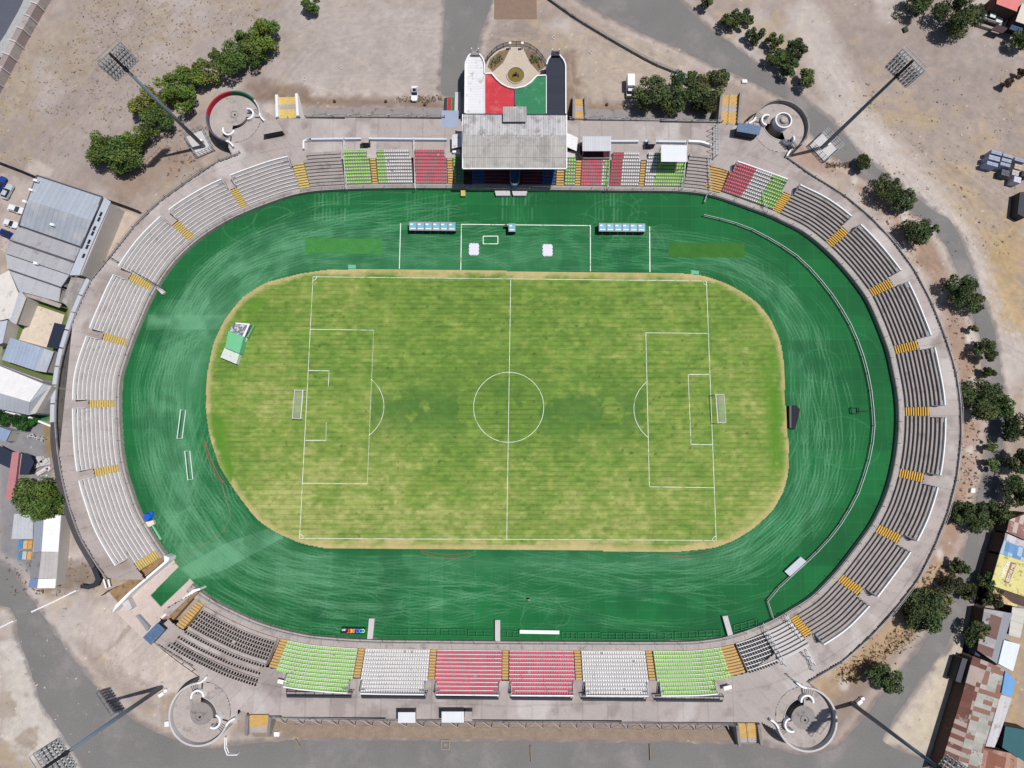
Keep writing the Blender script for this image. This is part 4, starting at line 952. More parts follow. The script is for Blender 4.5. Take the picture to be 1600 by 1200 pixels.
def ramp(i, label):
    r = RAMPS[i]; Wd = (5.0, 5.3, 4.8, 5.5)[i]; c = r['C']; a0, a1 = r['a']; R = r['R']; Rin = R * 0.60; FZ = DECK - 0.75
    root = thing('spiral_ramp', (c[0], c[1], 0), label, 'ramp', 'round ramps at the four corners')
    # outer wall
    if i == 0:
        for nm, b0, b1, m_ in (('outer_wall', 258, 176, m_rd), ('painted_wall', 176, 100, m_rr), ('painted_wall', 100, 42, m_rg), ('outer_wall', 42, 8, M['conc_l'])):
            mb = MB(); wallarc(mb, arc(c, R, b0, b1), .4, 0, FZ + (1.3)); o = mb.build(nm, m_, root)
            if nm == 'painted_wall': o['label'] = ('red' if m_ is m_rr else 'green') + ' painted stretch of the ramp wall'
    else:
        mb = MB(); wallarc(mb, arc(c, R, a0, a1, 70), .42, 0, FZ + 1.3); mb.build('outer_wall', M['conc_l'] if i > 1 else M['conc_g'], root)
    # flared white wing walls at both mouths
    for ae, sg in ((a0, -1), (a1, 1)):
        t0 = math.radians(ae); e = c + R * np.array([math.cos(t0), math.sin(t0)]); tg = np.array([-math.sin(t0), math.cos(t0)]) * sg; rd = np.array([math.cos(t0), math.sin(t0)])
        ln = np.array([e + tg * s_ * 2.6 + rd * (s_ ** 2) * 1.3 for s_ in np.linspace(0, 1, 8)])
        mb = MB(); wallarc(mb, ln, .42, 0, FZ + 1.3, DECK + 1.0); mb.build('wing_wall', M['white'], root)
    # annular floor, gently dished
    n = 80; rings = []
    ths = np.linspace(a0, a1, n)
    for rr, z in ((R - .1, FZ), (Rin + .9, FZ - .02), (Rin, FZ - .15), (Rin * 0.55, FZ - .32), (0.01, FZ - .35)):
        cc = c if rr > Rin else c + (r['Dc'] - c) * (1 - rr / Rin); rings.append([(cc[0] + rr * math.cos(math.radians(t)), cc[1] + rr * math.sin(math.radians(t)), z) for t in ths])
    MB().loft(rings).build('floor', M['conc'], root)
    # inner disc towards the mouth, the dark well crescent stays open beside it
    dcn = r['Dc']; dr = 3.2 if i != 1 else 2.4
    MB().prism([tuple(p) for p in arc(dcn, dr, 0, 354, 40)], 0.0, FZ - .28).build('disc', M['conc_g'] if i > 1 else M['conc'], root)
    MB().prism([tuple(p) for p in arc(dcn, Wd + .1, 0, 350, 40)], 0.0, .12).build('well_floor', M['black'], root)  # black floor colour stands in for the deep shade down the well
    if i == 1:
        mb = MB(); wallarc(mb, arc(dcn, 2.1, 0, 360, 40), .3, FZ - .3, FZ + 1.6); mb.build('drum_wall', M['white'], root)
        MB().prism([tuple(p) for p in arc(dcn, 1.95, 0, 350, 30)], FZ - .28, FZ + .9).build('drum_roof', M['conc_g'], root)
        MB().prism([tuple(p) for p in arc(dcn + np.array([.3, .2]), .9, 0, 345, 20)], FZ + .9, FZ + 1.5, None).build('drum_cap', M['conc'], root)
    else:
        mb = MB(); wallarc(mb, arc(dcn, R * .135, 0, 360, 30), .08, FZ - .3, FZ - .12); mb.build('ring', M['conc_g'], root)
        MB().box((dcn[0] + .1, dcn[1] - .15, FZ - .2), (.45, .45, .14), .3).build('hatch', M['black'], root)
    # curved curb between the concourse and the well, deck lip
    am = (a0 + a1) / 2 + 180; half = 180 - (a1 - a0) / 2
    lip = arc(c, R - .1, am - half, am + half, 30)
    fan = 26
    # solid deck infill from the circle edge to the well, leaving the well open
    
    o_ = arc(c, R + .15, am - half + 1, am + half - 1, 30); i_ = arc(dcn, Wd, am - half + 14, am + half - 14, 30)
    MB().loft([[(x, y, DECK - .006) for x, y in o_], [(x, y, DECK - .006) for x, y in i_], [(x, y, 0.2) for x, y in i_]]).build('mouth_slab', M['conc'], root)
    cb = MB(); wallarc(cb, i_[3:-3], .16, DECK - .3, DECK + .12); cb.build('curb', M['conc_l'], root)
    # fans of steps at both mouths
    for ae, sg in ((a0, 1), (a1, -1)):
        for k in range(6):
            t0, t1 = ae - sg * 8 + sg * k * 5.2, ae - sg * 8 + sg * (k + 1) * 5.2
            q = [tuple(arc(c, R - .2, t0, t1, 2)[0]), tuple(arc(c, R - .2, t0, t1, 2)[1]), tuple(arc(c, Rin + .1, t0, t1, 2)[1]), tuple(arc(c, Rin + .1, t0, t1, 2)[0])]
            MB().prism(q, FZ - 1, DECK - .13 * (k + 1) + .1).prism([q[0], (q[0][0] * .9 + q[1][0] * .1, q[0][1] * .9 + q[1][1] * .1), (q[3][0] * .9 + q[2][0] * .1, q[3][1] * .9 + q[2][1] * .1), q[3]], FZ, DECK - .13 * (k + 1) + .14).build('step', M['conc'], root)
            ln2 = MB().bar((*q[0], DECK - .13 * (k + 1) + .16), (*q[3], DECK - .13 * (k + 1) + .16), .34, .06); ln2.build('nosing', M['dark'], root)
    # J shaped white hoods
    for ae, sg in ((a0, 1), (a1, -1)):
        cc = c + (Rin - .2) * np.array([math.cos(math.radians(ae - sg * 3)), math.sin(math.radians(ae - sg * 3))])
        t = np.linspace(0, 1, 14); ang0 = math.radians(ae)
        base_dir = np.array([math.cos(ang0), math.sin(ang0)]); side_dir = np.array([-math.sin(ang0), math.cos(ang0)]) * -sg
        ln = np.array([cc + base_dir * 1.45 * math.cos(a) + side_dir * 1.45 * math.sin(a) - side_dir * .2 for a in np.linspace(-1.7, 1.7, 16)])
        mb = MB(); wallarc(mb, ln, .42, FZ - .4, DECK + .9, DECK + .9); mb.build('hood_wall', M['white'], root)
        MB().prism([tuple(p) for p in ln[3:-3] - base_dir * .4], FZ - .3, DECK - .4).build('hood_floor', m_rd, root)
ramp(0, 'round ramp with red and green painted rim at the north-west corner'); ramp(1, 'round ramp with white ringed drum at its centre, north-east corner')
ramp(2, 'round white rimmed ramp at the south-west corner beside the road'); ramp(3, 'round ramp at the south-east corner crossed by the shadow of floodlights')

# ------------------------------------------------------------------ gate stairs outside
def gate_stairs(px, label, zt=DECK, n=8, bands=((0, .35, 1), (.35, .65, 0), (.65, 1, 1)), rail=True, walls=True):
    """px: four pixels: top-left, top-right (at deck), bottom-right, bottom-left (on the ground)"""
    a, b = np.array(P(*px[0], zt)), np.array(P(*px[1], zt)); c, d = np.array(P(*px[2], 0)), np.array(P(*px[3], 0))
    root = thing('outer_stairs', ((a + b + c + d) / 4 * np.array([1, 1, 0])).tolist(), label, 'stairs', 'outside stairs up to the concourse')
    for k in range(n):
        t0, t1 = k / n, (k + 1) / n; z = zt * (1 - (k + .0) / n) - 0.02
        q = [a + (d - a) * t0, b + (c - b) * t0, b + (c - b) * t1, a + (d - a) * t1]; tm = (t0 + t1) / 2
        y_ = next(f for s_, e, f in bands if s_ <= tm <= e)
        MB().prism([tuple(p[:2]) for p in q], 0.0, z).build('step', M['yellow_w' if 'faded' in label else 'ochre'] if y_ else M['conc'], root)
    if walls:
        for s_, e_ in ((a, d), (b, c)):
            v = (e_ - s_); v[2] = 0; v /= np.linalg.norm(v); nn_ = np.array([-v[1], v[0], 0]) * (.35 if s_ is b else -.35) * (1 if True else 1)
            ctr = (a + b + c + d) / 4; nn_ = nn_ if ((s_ + e_) / 2 + nn_ - ctr)[:2] @ ((s_ + e_) / 2 - ctr)[:2] > ((s_ + e_) / 2 - nn_ - ctr)[:2] @ ((s_ + e_) / 2 - ctr)[:2] else -nn_
            q = [s_, e_ + v * .5, e_ + v * .5 + nn_ * 2, s_ + nn_ * 2]
            MB().prism([tuple(p[:2]) for p in q], 0, 1, ztop=[zt + .9, 1.2, 1.2, zt + .9]).build('side_wall', M['white'] if 'white' in label else M['conc_g'], root)
    if rail:
        m0, m1 = (a + b) / 2, (c + d) / 2
        MB().bar(m0 + np.array([0, 0, .9]), m1 + np.array([0, 0, .9]), .09).bar(m0, m0 + np.array([0, 0, .9]), .09).bar(m1, m1 + np.array([0, 0, .9]), .09).build('handrail', M['conc_l'], root)
gate_stairs([(437, 185), (465, 184), (464, 153), (437, 154)], 'faded yellow and grey outside stairs with white side walls beside the north-west ramp')
gate_stairs([(1124, 194), (1150, 195), (1153, 150), (1127, 150)], 'yellow banded outside stairs beside the north-east trees')
gate_stairs([(898, 188), (913, 188), (912, 157), (898, 157)], 'small yellow banded outside stairs at the right of the grandstand', rail=False)
gate_stairs([(391, 1117), (422, 1117), (421, 1143), (391, 1143)], 'yellow outside stairs beside the south-west ramp', bands=((0, .62, 1), (.62, 1, 0)), rail=False)
gate_stairs([(1152, 1130), (1181, 1130), (1184, 1158), (1154, 1158)], 'yellow outside stairs beside the south-east ramp', bands=((0, .72, 1), (.72, 1, 0)))

# ------------------------------------------------------------------ dark benches behind the south seats
for k, (x0, x1) in enumerate(((447, 551), (564, 667), (681, 781), (798, 896), (909, 1011), (1024, 1131))):
    a0, a1 = P(x0, 1080 + (x0 - 447) * .012, DECK + 1.5), P(x1, 1081 + (x0 - 447) * .012, DECK + 1.5)
    b0, b1 = P(x0 + 1, 1088 + (x0 - 447) * .011, DECK + .9), P(x1 - 2, 1089 + (x0 - 447) * .011, DECK + .9)
    root = thing('barrier_frame', (a0[0], a0[1], DECK), 'dark barrier frame behind the %s' % ['left lime green seats', 'left white seats', 'left red seats', 'right red seats', 'right white seats', 'right lime green seats'][k], 'barrier', 'dark barrier frames behind the south stand')
    MB().bar(a0, a1, .3, .12).build('top_beam', M['dark'], root); MB().bar(b0, b1, .5, .12).build('lower_beam', M['dark'], root)
    for t in np.linspace(0, 1, 8):
        p = Vector(a0).lerp(Vector(a1), t); q = Vector(b0).lerp(Vector(b1), t)
        MB().bar(p, q, .08).bar(p, (p.x, p.y, DECK), .1).build('post', M['dark'], root)
for lb, x0, y0, x1, y1 in (('left', 434, 1063, 447, 1066), ('right', 1131, 1075, 1143, 1072)):
    p, q = P(x0, y0 + 1, DECK + 1.2), P(x1, y1 + 1, DECK + 1.2)
    o = MB().bar(p, q, .9, .15).bar((p[0], p[1], DECK), p, .12).bar((q[0], q[1], DECK), q, .12).build('white_bench', M['white']); tag(o, 'small white bench at the %s end of the south seats' % lb, 'bench')

# ------------------------------------------------------------------ grandstand
def alpha_mat(name, col, alpha, chk=None):
    m = mat(name, col, 0.8, 0.05); t = m.node_tree; b = t.nodes['Principled BSDF']; b.inputs['Alpha'].default_value = alpha; return m
M['mesh'] = alpha_mat('wire_mesh', C(96, 124, 108), 0.42)
M['net'] = alpha_mat('goal_net', C(232, 232, 236), 0.16)
RZ = 10.5
gs = thing('grandstand', P(804, 215, 0), 'main covered grandstand with grey ribbed roof above the blue and maroon seats', 'grandstand')
def roofsheet(name, px, zs, m, parent, th=0.18):
    pts = [P(x, y, z) for (x, y), z in zip(px, zs)]
    mb = MB(); n = len(pts); poly = [p[:2] for p in pts]
    a = sum(poly[k][0] * poly[(k + 1) % n][1] - poly[(k + 1) % n][0] * poly[k][1] for k in range(n))
    if a < 0: pts = pts[::-1]
    i = len(mb.v); mb.v += [(x, y, z - th) for x, y, z in pts] + pts
    mb.f.append(tuple(range(n - 1, -1, -1))); mb.f.append(tuple(range(n, 2 * n))); mb.mi += [0, 0]
    for k in range(n): j = (k + 1) % n; mb.f.append((k, j, n + j, n + k)); mb.mi.append(0)
    return mb.build(name, m, parent)
m_r1 = mat('roof_front_slope', C(188, 184, 180), 0.85, 0.14, 0.25, 1.2, stripe=(0.0, 0.55, 0.2), blot=(C(168, 164, 160), 0.2, 0.5, 0.1))
roofsheet('roof_front', [(723.5, 211), (885, 212), (885, 263), (723, 263)], [RZ + .9, RZ + .9, RZ, RZ], m_r1, gs)
roofsheet('roof_back', [(723.8, 179), (885, 180.5), (885, 211.8), (723.5, 210.8)], [RZ + .4, RZ + .4, RZ + .88, RZ + .88], M['gsroof2'], gs)
roofsheet('roof_dormer', [(786, 166.5), (823, 166.5), (823, 190), (786, 190)], [RZ + 1.3, RZ + 1.3, RZ + 1.5, RZ + 1.5], M['gsroof'], gs)
for k in range(7):
    x = 752 + k * 18.3
    roofsheet('patch_sheet', [(x, 209), (x + 4.5, 209), (x + 4.5, 214.5), (x, 214.5)], [RZ + 1.02, RZ + 1.02, RZ + .9, RZ + .9], M['gsroof2'], gs, 0.05)
lp = MB()
for y, z_ in ((228, RZ + .62), (246, RZ + .32)): lp.bar(P(723.5, y, z_), P(885, y, z_), .07, .04)
lp.build('sheet_lap', M['riser_g'], gs)
eb = MB()
for a, b in (((723, 263.6), (885, 263.6)), ((723, 179), (723, 263.6)), ((885.3, 180), (885.3, 263.6))): eb.bar(P(*a, RZ + .12), P(*b, RZ + .12), .28)
eb.build('fascia', M['white'], gs)
A_, B_ = P(727, 200, DECK), P(881, 201, DECK)
bx0, bx1 = A_[0], B_[0]; yb = P(800, 183, RZ)[1] - .6; yf = at_u(U(800, 290, 1.2), 8.2)[1]
MB().prism([(bx0, yf), (bx1, yf), (bx1, yb), (bx0, yb)], 0, 9.6).build('rear_building', M['wallc'], gs)
MB().prism([(bx0 + 1, yf - .02), (bx1 - 1, yf - .02), (bx1 - 1, yf - .14), (bx0 + 1, yf - .14)], 5.6, 7.6).build('window_band', M['glass'], gs)
for x in np.linspace(bx0 + 1.5, bx1 - 1.5, 6):
    MB().bar((x, yf - .3, DECK), (x, yf - .3, 10.2), .35).build('column', M['white'], gs)
    MB().bar((x, yf - .3, 9.6), (x, P(800, 262, RZ)[1] + .3, 10.2), .22).build('roof_beam', M['steel'], gs)
for sg, px in ((-1, 722), (1, 887)):
    q = [P(px, 208, 7.2), P(px - sg * -17, 213 if sg < 0 else 213, 6.2), P(px - sg * -17, 232, 5.8), P(px, 228, 6.8)]
# side lobbies with sloping white roofs
for nm, px, zz in (('side_roof', [(706, 211), (723, 207), (723, 228), (706, 232)], [6.2, 6.8, 6.8, 6.2]), ('side_roof', [(885, 207), (903, 215), (901, 236), (885, 229)], [6.8, 6.2, 6.2, 6.8])):
    roofsheet(nm, px, zz, M['whiteroof'], gs)
MB().prism([P(707, 212, 6)[:2], P(722, 208, 6)[:2], P(722, 229, 6)[:2], P(707, 232, 6)[:2]], 0, 5.9).build('side_lobby', M['dark'], gs)
MB().prism([P(887, 209, 6)[:2], P(901, 216, 6)[:2], P(900, 235, 6)[:2], P(887, 229, 6)[:2]], 0, 5.9).build('side_lobby', M['dark'], gs)
MB().prism([P(707, 231.5, 5)[:2], P(719, 231.5, 5)[:2], P(719, 239, 5)[:2], P(707, 239, 5)[:2]], 0, 5.2).build('white_box', M['white'], gs)
MB().prism([P(885, 236, 5)[:2], P(898, 236, 5)[:2], P(899, 246, 5)[:2], P(885, 246, 5)[:2]], 0, 5.0).build('white_box', M['conc_l'], gs)
# blue presidential balcony in the middle of the front
bal = [P(x, y, 3.4)[:2] for x, y in ((797, 262), (812, 262), (811, 284), (808.5, 288.5), (804, 290), (799.5, 288.5), (797, 284))]
m_bl = mat('blue_balcony_paint', C(60, 104, 150), 0.6, .1)
MB().prism(bal, 1.2, 3.4).build('balcony', m_bl, gs)
mb = MB(); bl = np.array(bal + [bal[0]]); wallarc(mb, resample(bl[1:], .4), .16, 3.3, 4.1); mb.build('balcony_rail', M['steel'], gs)
MB().prism([P(726, 264, 3)[:2], P(738, 264, 3)[:2], P(738, 288, 1.3)[:2], P(726, 288, 1.3)[:2]], 1.2, 1.5).build('dark_entry', mat('dark_brown_floor', C(70, 50, 44), .8, .1), gs)
MB().prism([P(869, 264, 3)[:2], P(882, 264, 3)[:2], P(882, 288, 1.3)[:2], P(869, 288, 1.3)[:2]], 1.2, 1.3).build('dark_entry', M['yellow'], gs)

# four coloured wings of the entrance building
wings = thing('entrance_building', P(806, 150, 0), 'entrance building with white, red, green and black roof wings behind the grandstand', 'building')
WZ = 6.0
wl = [(726.6, 178), (727.2, 100), (732, 89), (738, 83.5), (748, 84.5), (754.5, 92), (757.4, 101), (757.2, 178)]
rl = [(757.5, 117.5), (769, 116), (775.5, 124.8), (784, 132.3), (794.5, 137.6), (804.3, 139.4), (804.3, 178), (757.5, 178)]
gl = [(805.5, 139.4), (818.7, 136.7), (829.5, 130), (838.5, 119.6), (853.3, 119), (853.3, 179), (805.5, 179)]
bl_ = [(853.8, 179), (853.8, 102), (856.6, 93.3), (863, 86), (874, 87), (880.4, 94.4), (883.7, 102), (883.9, 179)]
for nm, px, m_ in (('white_wing', wl, M['whiteroof']), ('red_wing', rl, M['red']), ('green_wing', gl, M['greenroof']), ('black_wing', bl_, M['blackroof'])):
    poly = [P(x, y, WZ)[:2] for x, y in px]; mb = MB(); mb.prism(poly, 0, WZ)
    o = mb.build(nm, [m_], wings)
def rim(px, parent, z=WZ, w_=.32, h=.5, m=None, nm='parapet'):
    ln = resample(np.array([P(x, y, z)[:2] for x, y in px]), .6); mb = MB(); wallarc(mb, ln, w_, z - .1, z + h); return mb.build(nm, m or M['white'], parent)
rim(wl[:-1] + [(757.3, 116)], wings); rim([(757.5, 116.5)] + rl[1:6], wings); rim(gl[:5], wings); rim(bl_[1:], wings)
rim([(757.3, 117), (757.3, 178)], wings, w_=.2, h=.25); rim([(853.5, 119), (853.5, 178)], wings, w_=.2, h=.25)
rim([(804.9, 140), (804.9, 166)], wings, w_=.25, h=.4, m=mat('blue_seam', C(96, 100, 150), .7, .1))
for x, y in ((742.5, 82), (868, 83.5)):
    c = P(x, y, WZ + .8); MB().box((c[0], c[1], WZ / 2 + .4), (2.2, 1.3, WZ + .8)).build('turret', M['conc_g'] if x < 800 else M['dark'], wings)
    MB().box((c[0] - .9, c[1] + .3, WZ + 1.4), (.25, .25, 1.2)).box((c[0] + .9, c[1] + .3, WZ + 1.4), (.25, .25, 1.2)).build('finial', M['white'], wings)
MB().prism([P(x, y, WZ)[:2] for x, y in ((723, 178), (885, 179), (885, 183), (723, 183))], 0, WZ + .2).build('link_roof', M['dark'], wings)
# patio with round flower bed
sheet('patio', [(757, 118), (760, 95), (775, 78), (795, 70), (815, 70), (835, 78), (850, 95), (853, 118), (805, 145)], 0.0, mat('patio_gravel', C(200, 186, 170), .95, .12, .5, 2), 0, 3)
for px, lb in (([(762, 104), (766, 92), (780, 81), (797, 76), (786, 98), (770, 112)], 'brown planted bed on the left of the patio gate'), ([(818, 76), (833, 82), (846, 94), (850, 106), (841, 112), (828, 97)], 'brown planted bed on the right of the patio gate')):
    root = thing('flower_bed', P(*px[0], 0), lb, 'flower bed'); ctr = P(np.mean([p[0] for p in px]), np.mean([p[1] for p in px]))
    MB().prism([p[:2] for p in PL(px)], 0, .12).build('soil', mat('bed_soil', C(132, 112, 90), .95, .2, 1, 4), root)
    sh = MB()
    for _ in range(26):
        w3 = [rnd.random() + .1 for _ in px]; s3 = sum(w3); x = sum(a * p[0] for a, p in zip(w3, px)) / s3; y = sum(a * p[1] for a, p in zip(w3, px)) / s3
        x = ctr and (x * 1.0); q = P(px[0][0] * 0 + np.mean([p[0] for p in px]) + (x - np.mean([p[0] for p in px])) * 2.2, np.mean([p[1] for p in px]) + (y - np.mean([p[1] for p in px])) * 2.2)
        for _ in range(5): sh.face([(q[0] + rnd.uniform(-.4, .4), q[1] + rnd.uniform(-.4, .4), .12 + rnd.uniform(0, .5)) for _ in range(3)])
    o = sh.build('shrubs', mat('bed_shrubs', C(96, 106, 62), .9, .2), root); o['kind'] = 'stuff'
fb = thing('round_flower_bed', P(806, 118, 0), 'round olive grass bed with white kerb in the centre of the patio', 'flower bed')
c = np.array(P(806, 118))[:2]
MB().prism([tuple(p) for p in arc(c, 2.3, 0, 350, 36)], 0, .18).build('grass_disc', mat('olive_lawn', C(128, 112, 58), .95, .2, 1.0, 4), fb)
mb = MB(); wallarc(mb, arc(c, 2.45, 0, 360, 40), .2, 0, .3); mb.build('kerb', M['conc_l'], fb)
MB().box((c[0], c[1], .6), (.6, .6, .9)).box((c[0] - .7, c[1] - .2, .35), (.25, .9, .4)).box((c[0] + .7, c[1] - .2, .35), (.25, .9, .4)).build('monument', M['dark'], fb)
def fence(name, px, label, h=1.6, post=3.0, m=None, z=0.0, panel=None, thick=.1, cat='fence', group=None, rails=2, pl=None):
    ln = np.array([P(x, y, z) for x, y in px]) if pl is None else np.array(pl); ln = resample(ln, post)
    root = thing(name, tuple(ln[0]), label, cat, group); m = m or M['steel']; rb = MB()
    for k in range(len(ln) - 1):
        for j in range(rails):
            zz = h * (1 - j * .75); rb.bar(ln[k] + [0, 0, zz], ln[k + 1] + [0, 0, zz], thick)
    rb.build('rail', m, root)
    for p in ln[:99]: MB().box((p[0], p[1], p[2] + h / 2), (thick * 1.4, thick * 1.4, h)).build('post', m, root)
    if panel:
        pb = MB(); pb.loft([[(x, y, q) for x, y, q in ln], [(x, y, q + h) for x, y, q in ln]]); pb.build('mesh_panel', panel, root)
    return root
fence('iron_fence', [(757, 104), (763, 92), (775, 80), (788, 74), (797, 72)], 'curved dark iron fence left of the patio gate', 1.8, 2.2, M['dark'], panel=M['mesh'])
fence('iron_fence', [(816, 72), (826, 75), (838, 83), (848, 94), (853, 103)], 'curved dark iron fence right of the patio gate', 1.8, 2.2, M['dark'], panel=M['mesh'])
fence('iron_gate', [(797, 72), (816, 72)], 'iron gate between white pillars at the top of the patio', 1.8, 1.5, M['dark'], panel=M['mesh'], cat='gate')
for x, lb in ((797, 'left'), (816, 'right')):
    c = P(x, 72, 1.0); tag(MB().box((c[0], c[1], 1.1), (.5, .5, 2.2)).box((c[0], c[1], 2.25), (.65, .65, .15)).build('gate_pillar', M['white']), '%s white pillar of the patio gate' % lb, 'pillar')
# red and green strips, lawn bed west of the building
for nm, px, m_ in (('painted_path', [(699.5, 152), (706, 152), (705, 187), (698, 187)], M['brick']), ('painted_path', [(706.5, 152), (710.5, 152), (709, 187), (705.6, 187)], mat('green_strip', C(40, 120, 76), .8, .1)), ('painted_path', [(694, 154), (699, 152), (697.5, 187), (692, 187)], M['dark'])): sheet(nm, px, .012, m_)
MB().prism([p[:2] for p in PL([(711, 145), (720, 145), (720, 182), (710, 182)])], 0, .35).build('x', M['conc_l']).name = 'planter'
tag(D.objects['planter'], 'long narrow planter with white kerb along the white wing', 'planter')
sheet('blue_floor', [(693, 187.5), (719, 188), (718, 213), (693, 213)], DECK + .004, mat('blue_grey_floor', C(160, 172, 196), .9, .06))
# parapet behind the north stand
def deckwall(px, label, h=1.2, m=None, w_=.3, z=DECK, name='parapet_wall', nocat='wall'):
    ln = resample(np.array([P(x, y, z + h)[:2] for x, y in px]), 1.0); mb = MB(); wallarc(mb, ln, w_, z - .01, z + h)
    return tag(mb.build(name, m or M['white']), label, nocat)
m_bw = mat('pale_blue_white_paint', C(214, 222, 232), .7, .08, blot=(C(150, 190, 180), 1.2, .6, .06))
deckwall([(478, 217), (560, 216), (640, 216.5), (698, 217)], 'pale painted parapet behind the left north stand', .9, m_bw, .45)
deckwall([(474, 232), (474, 219), (486, 217)], 'short white corner wall at the left end of the north parapet', .9, M['white'], .4)
deckwall([(955, 220), (998, 220)], 'pale parapet between the small railed box and the ochre stairway', .9, m_bw, .5)
deckwall([(1008, 220), (1072, 221)], 'pale parapet behind the square white canopy', .9, m_bw, .5)
deckwall([(1076, 220), (1097, 221), (1112, 226)], 'white bent parapet at the right end of the north stand', 1.0, M['white'], .55)
tr = MB()
for x in list(range(500, 695, 16)):
    a, b, c = P(x, 218, DECK + .1), P(x + 9, 218, DECK + .1), P(x + 4.5, 221.5, DECK + .9); 
# kiosks
def kiosk(px, z, label, roof, wall, name='kiosk', hz=DECK, slope=0.2, open_front=None, dx=0):
    pts = [P(x, y, z) for x, y in px]; root = thing(name, (sum(p[0] for p in pts) / len(pts), sum(p[1] for p in pts) / len(pts), hz), label, 'kiosk')
    c = np.mean([p[:2] for p in pts], 0); sh = [tuple(c + (np.array(p[:2]) - c) * .9) for p in pts]
    MB().prism(sh, hz - .05, z - .25).build('wall', wall, root)
    n = len(pts); roofsheet('roof', px, [z + (slope if k < n / 2 else 0) for k in range(n)], roof, root, .14)
    e = (np.array(sh[2]) + np.array(sh[3])) / 2; f_ = (np.array(sh[3]) - np.array(sh[2])); a_ = math.atan2(f_[1], f_[0])
    MB().box((e[0], e[1], hz + 1.3), (np.hypot(*f_) * .6, .12, .9), a_).build('hatch', M['dark'], root)
    return root
m_wr = mat('white_sheet_roof', C(232, 234, 240), .6, .04, stripe=(0, .5, .07)); m_gw = mat('grey_block_wall', C(120, 114, 112), .9, .1)
kiosk([(622, 1113), (649, 1113), (649, 1129.5), (622, 1129.5)], DECK + 2.6, 'small kiosk with white roof on the south concourse', m_wr, m_gw)
kiosk([(690, 1112), (725, 1112), (725, 1129), (690, 1129)], DECK + 2.6, 'longer white roofed kiosk with a bare grey end on the south concourse', m_wr, m_gw)
o = kiosk([(726, 1112), (738, 1112), (738, 1127), (726, 1127)], DECK + 2.3, 'bare grey annex attached to the longer south kiosk', M['conc'], m_gw, 'kiosk_annex')
kiosk([(412, 190), (431, 188), (442, 201), (442, 205), (411, 210)][:2] + [(442, 204), (411, 210)], DECK + 2.3, 'grey flat roofed kiosk between the north-west ramp and the stairs', M['conc'], M['dark'])
kiosk([(1154, 191.5), (1190, 197), (1186, 211), (1151, 205)], DECK + 2.6, 'blue sheet roofed kiosk beside the north-east ramp', M['blueroof'], M['dark'])
kiosk([(246, 973), (258, 984), (236, 1008), (223, 996)], DECK + 1.6, 'blue sheet roofed kiosk beside the tunnel mouth', M['blueroof'], M['dark'], hz=0)
kiosk([(564, 215), (576, 215), (576, 223), (564, 223)], DECK + 2.4, 'tiny grey cabin behind the left lime green seats of the north stand', M['conc'], M['dark'])
kiosk([(1013, 216), (1025, 216), (1025, 225), (1013, 225)], DECK + 2.4, 'tiny grey cabin beside the square white canopy', M['conc'], M['dark'])
# covered boxes
def canopy(px, z, label, roof, posts=True):
    pts = [P(x, y, z) for x, y in px]; root = thing('canopy', (sum(p[0] for p in pts) / 4, sum(p[1] for p in pts) / 4, DECK), label, 'canopy')
    roofsheet('roof', px, [z + .3, z + .3, z, z], roof, root, .12)
    c = np.mean([p[:2] for p in pts], 0)
    for p in pts:
        q = c + (np.array(p[:2]) - c) * .92; MB().bar((*q, 2.0), (*q, z - .1), .14).build('post', M['steel'], root)
    return root
canopy([(910, 213), (955, 213), (955, 236), (910, 236)], 8.2, 'grey and white ribbed canopy over the small railed box', mat('ribbed_canopy', C(206, 208, 214), .6, .06, stripe=(0, .5, .12)))
canopy([(1033, 226.5), (1073, 227), (1073, 253), (1033, 252.5)], 8.0, 'plain square white canopy over the lime green seats', m_wr)
bx = thing('spectator_box', P(930, 240, DECK), 'small railed spectator box with dark floor under the ribbed canopy', 'box')
MB().prism([P(x, y, 4.6)[:2] for x, y in ((905, 222), (954, 222), (954, 245), (905, 245))], 1.2, 4.5).build('platform', mat('dark_carpet', C(80, 32, 44), .9, .1), bx)
mb = MB(); wallarc(mb, resample(np.array([P(x, y, 5.4)[:2] for x, y in ((905, 222), (905, 240), (908, 244.5), (913, 246.5), (953, 246.5))]), .5), .3, 1.2, 5.4); mb.build('front_wall', M['conc_g'], bx)

# ------------------------------------------------------------------ fences across and inside the oval
def radial(px0, px1, label, z0=1.3, z1=DECK, h=1.8, m=None):
    a, b = P(*px0, z0 + h), P(*px1, z1 + h); n = 8; pl = [(a[0] + (b[0] - a[0]) * t, a[1] + (b[1] - a[1]) * t, z0 + (z1 - z0) * t) for t in np.linspace(0, 1, n)]
    return fence('divider_fence', None, label, h, 1.6, m or M['steel'], pl=pl, cat='fence', group='divider fences across the stands', thick=.09)
radial((252, 450), (170, 401), 'dark divider fence across the west terrace beside the clubhouse forecourt', m=M['dark'])
radial((539.5, 292), (536, 214), 'pale divider fence between bare terrace and left lime green seats', m=M['white'])
radial((648, 292), (646, 214), 'pale divider fence between white and red seats of the north stand', m=M['white'])
radial((951, 292), (954, 222), 'grey divider fence beside the small railed box')
radial((1068, 292), (1074, 222), 'grey divider fence beside the square white canopy')
radial((1196, 975), (1230, 1042), 'grey divider fence between the black seats and the pale block'); radial((1230, 962), (1275, 1040), 'grey divider fence between the pale block and the last east stairway')
radial((1200, 330), (1180, 262), 'low rail beside the green curved seats', h=1.0); radial((1112, 300), (1106, 246), 'low rail beside the broad north-east stairway', h=1.0)
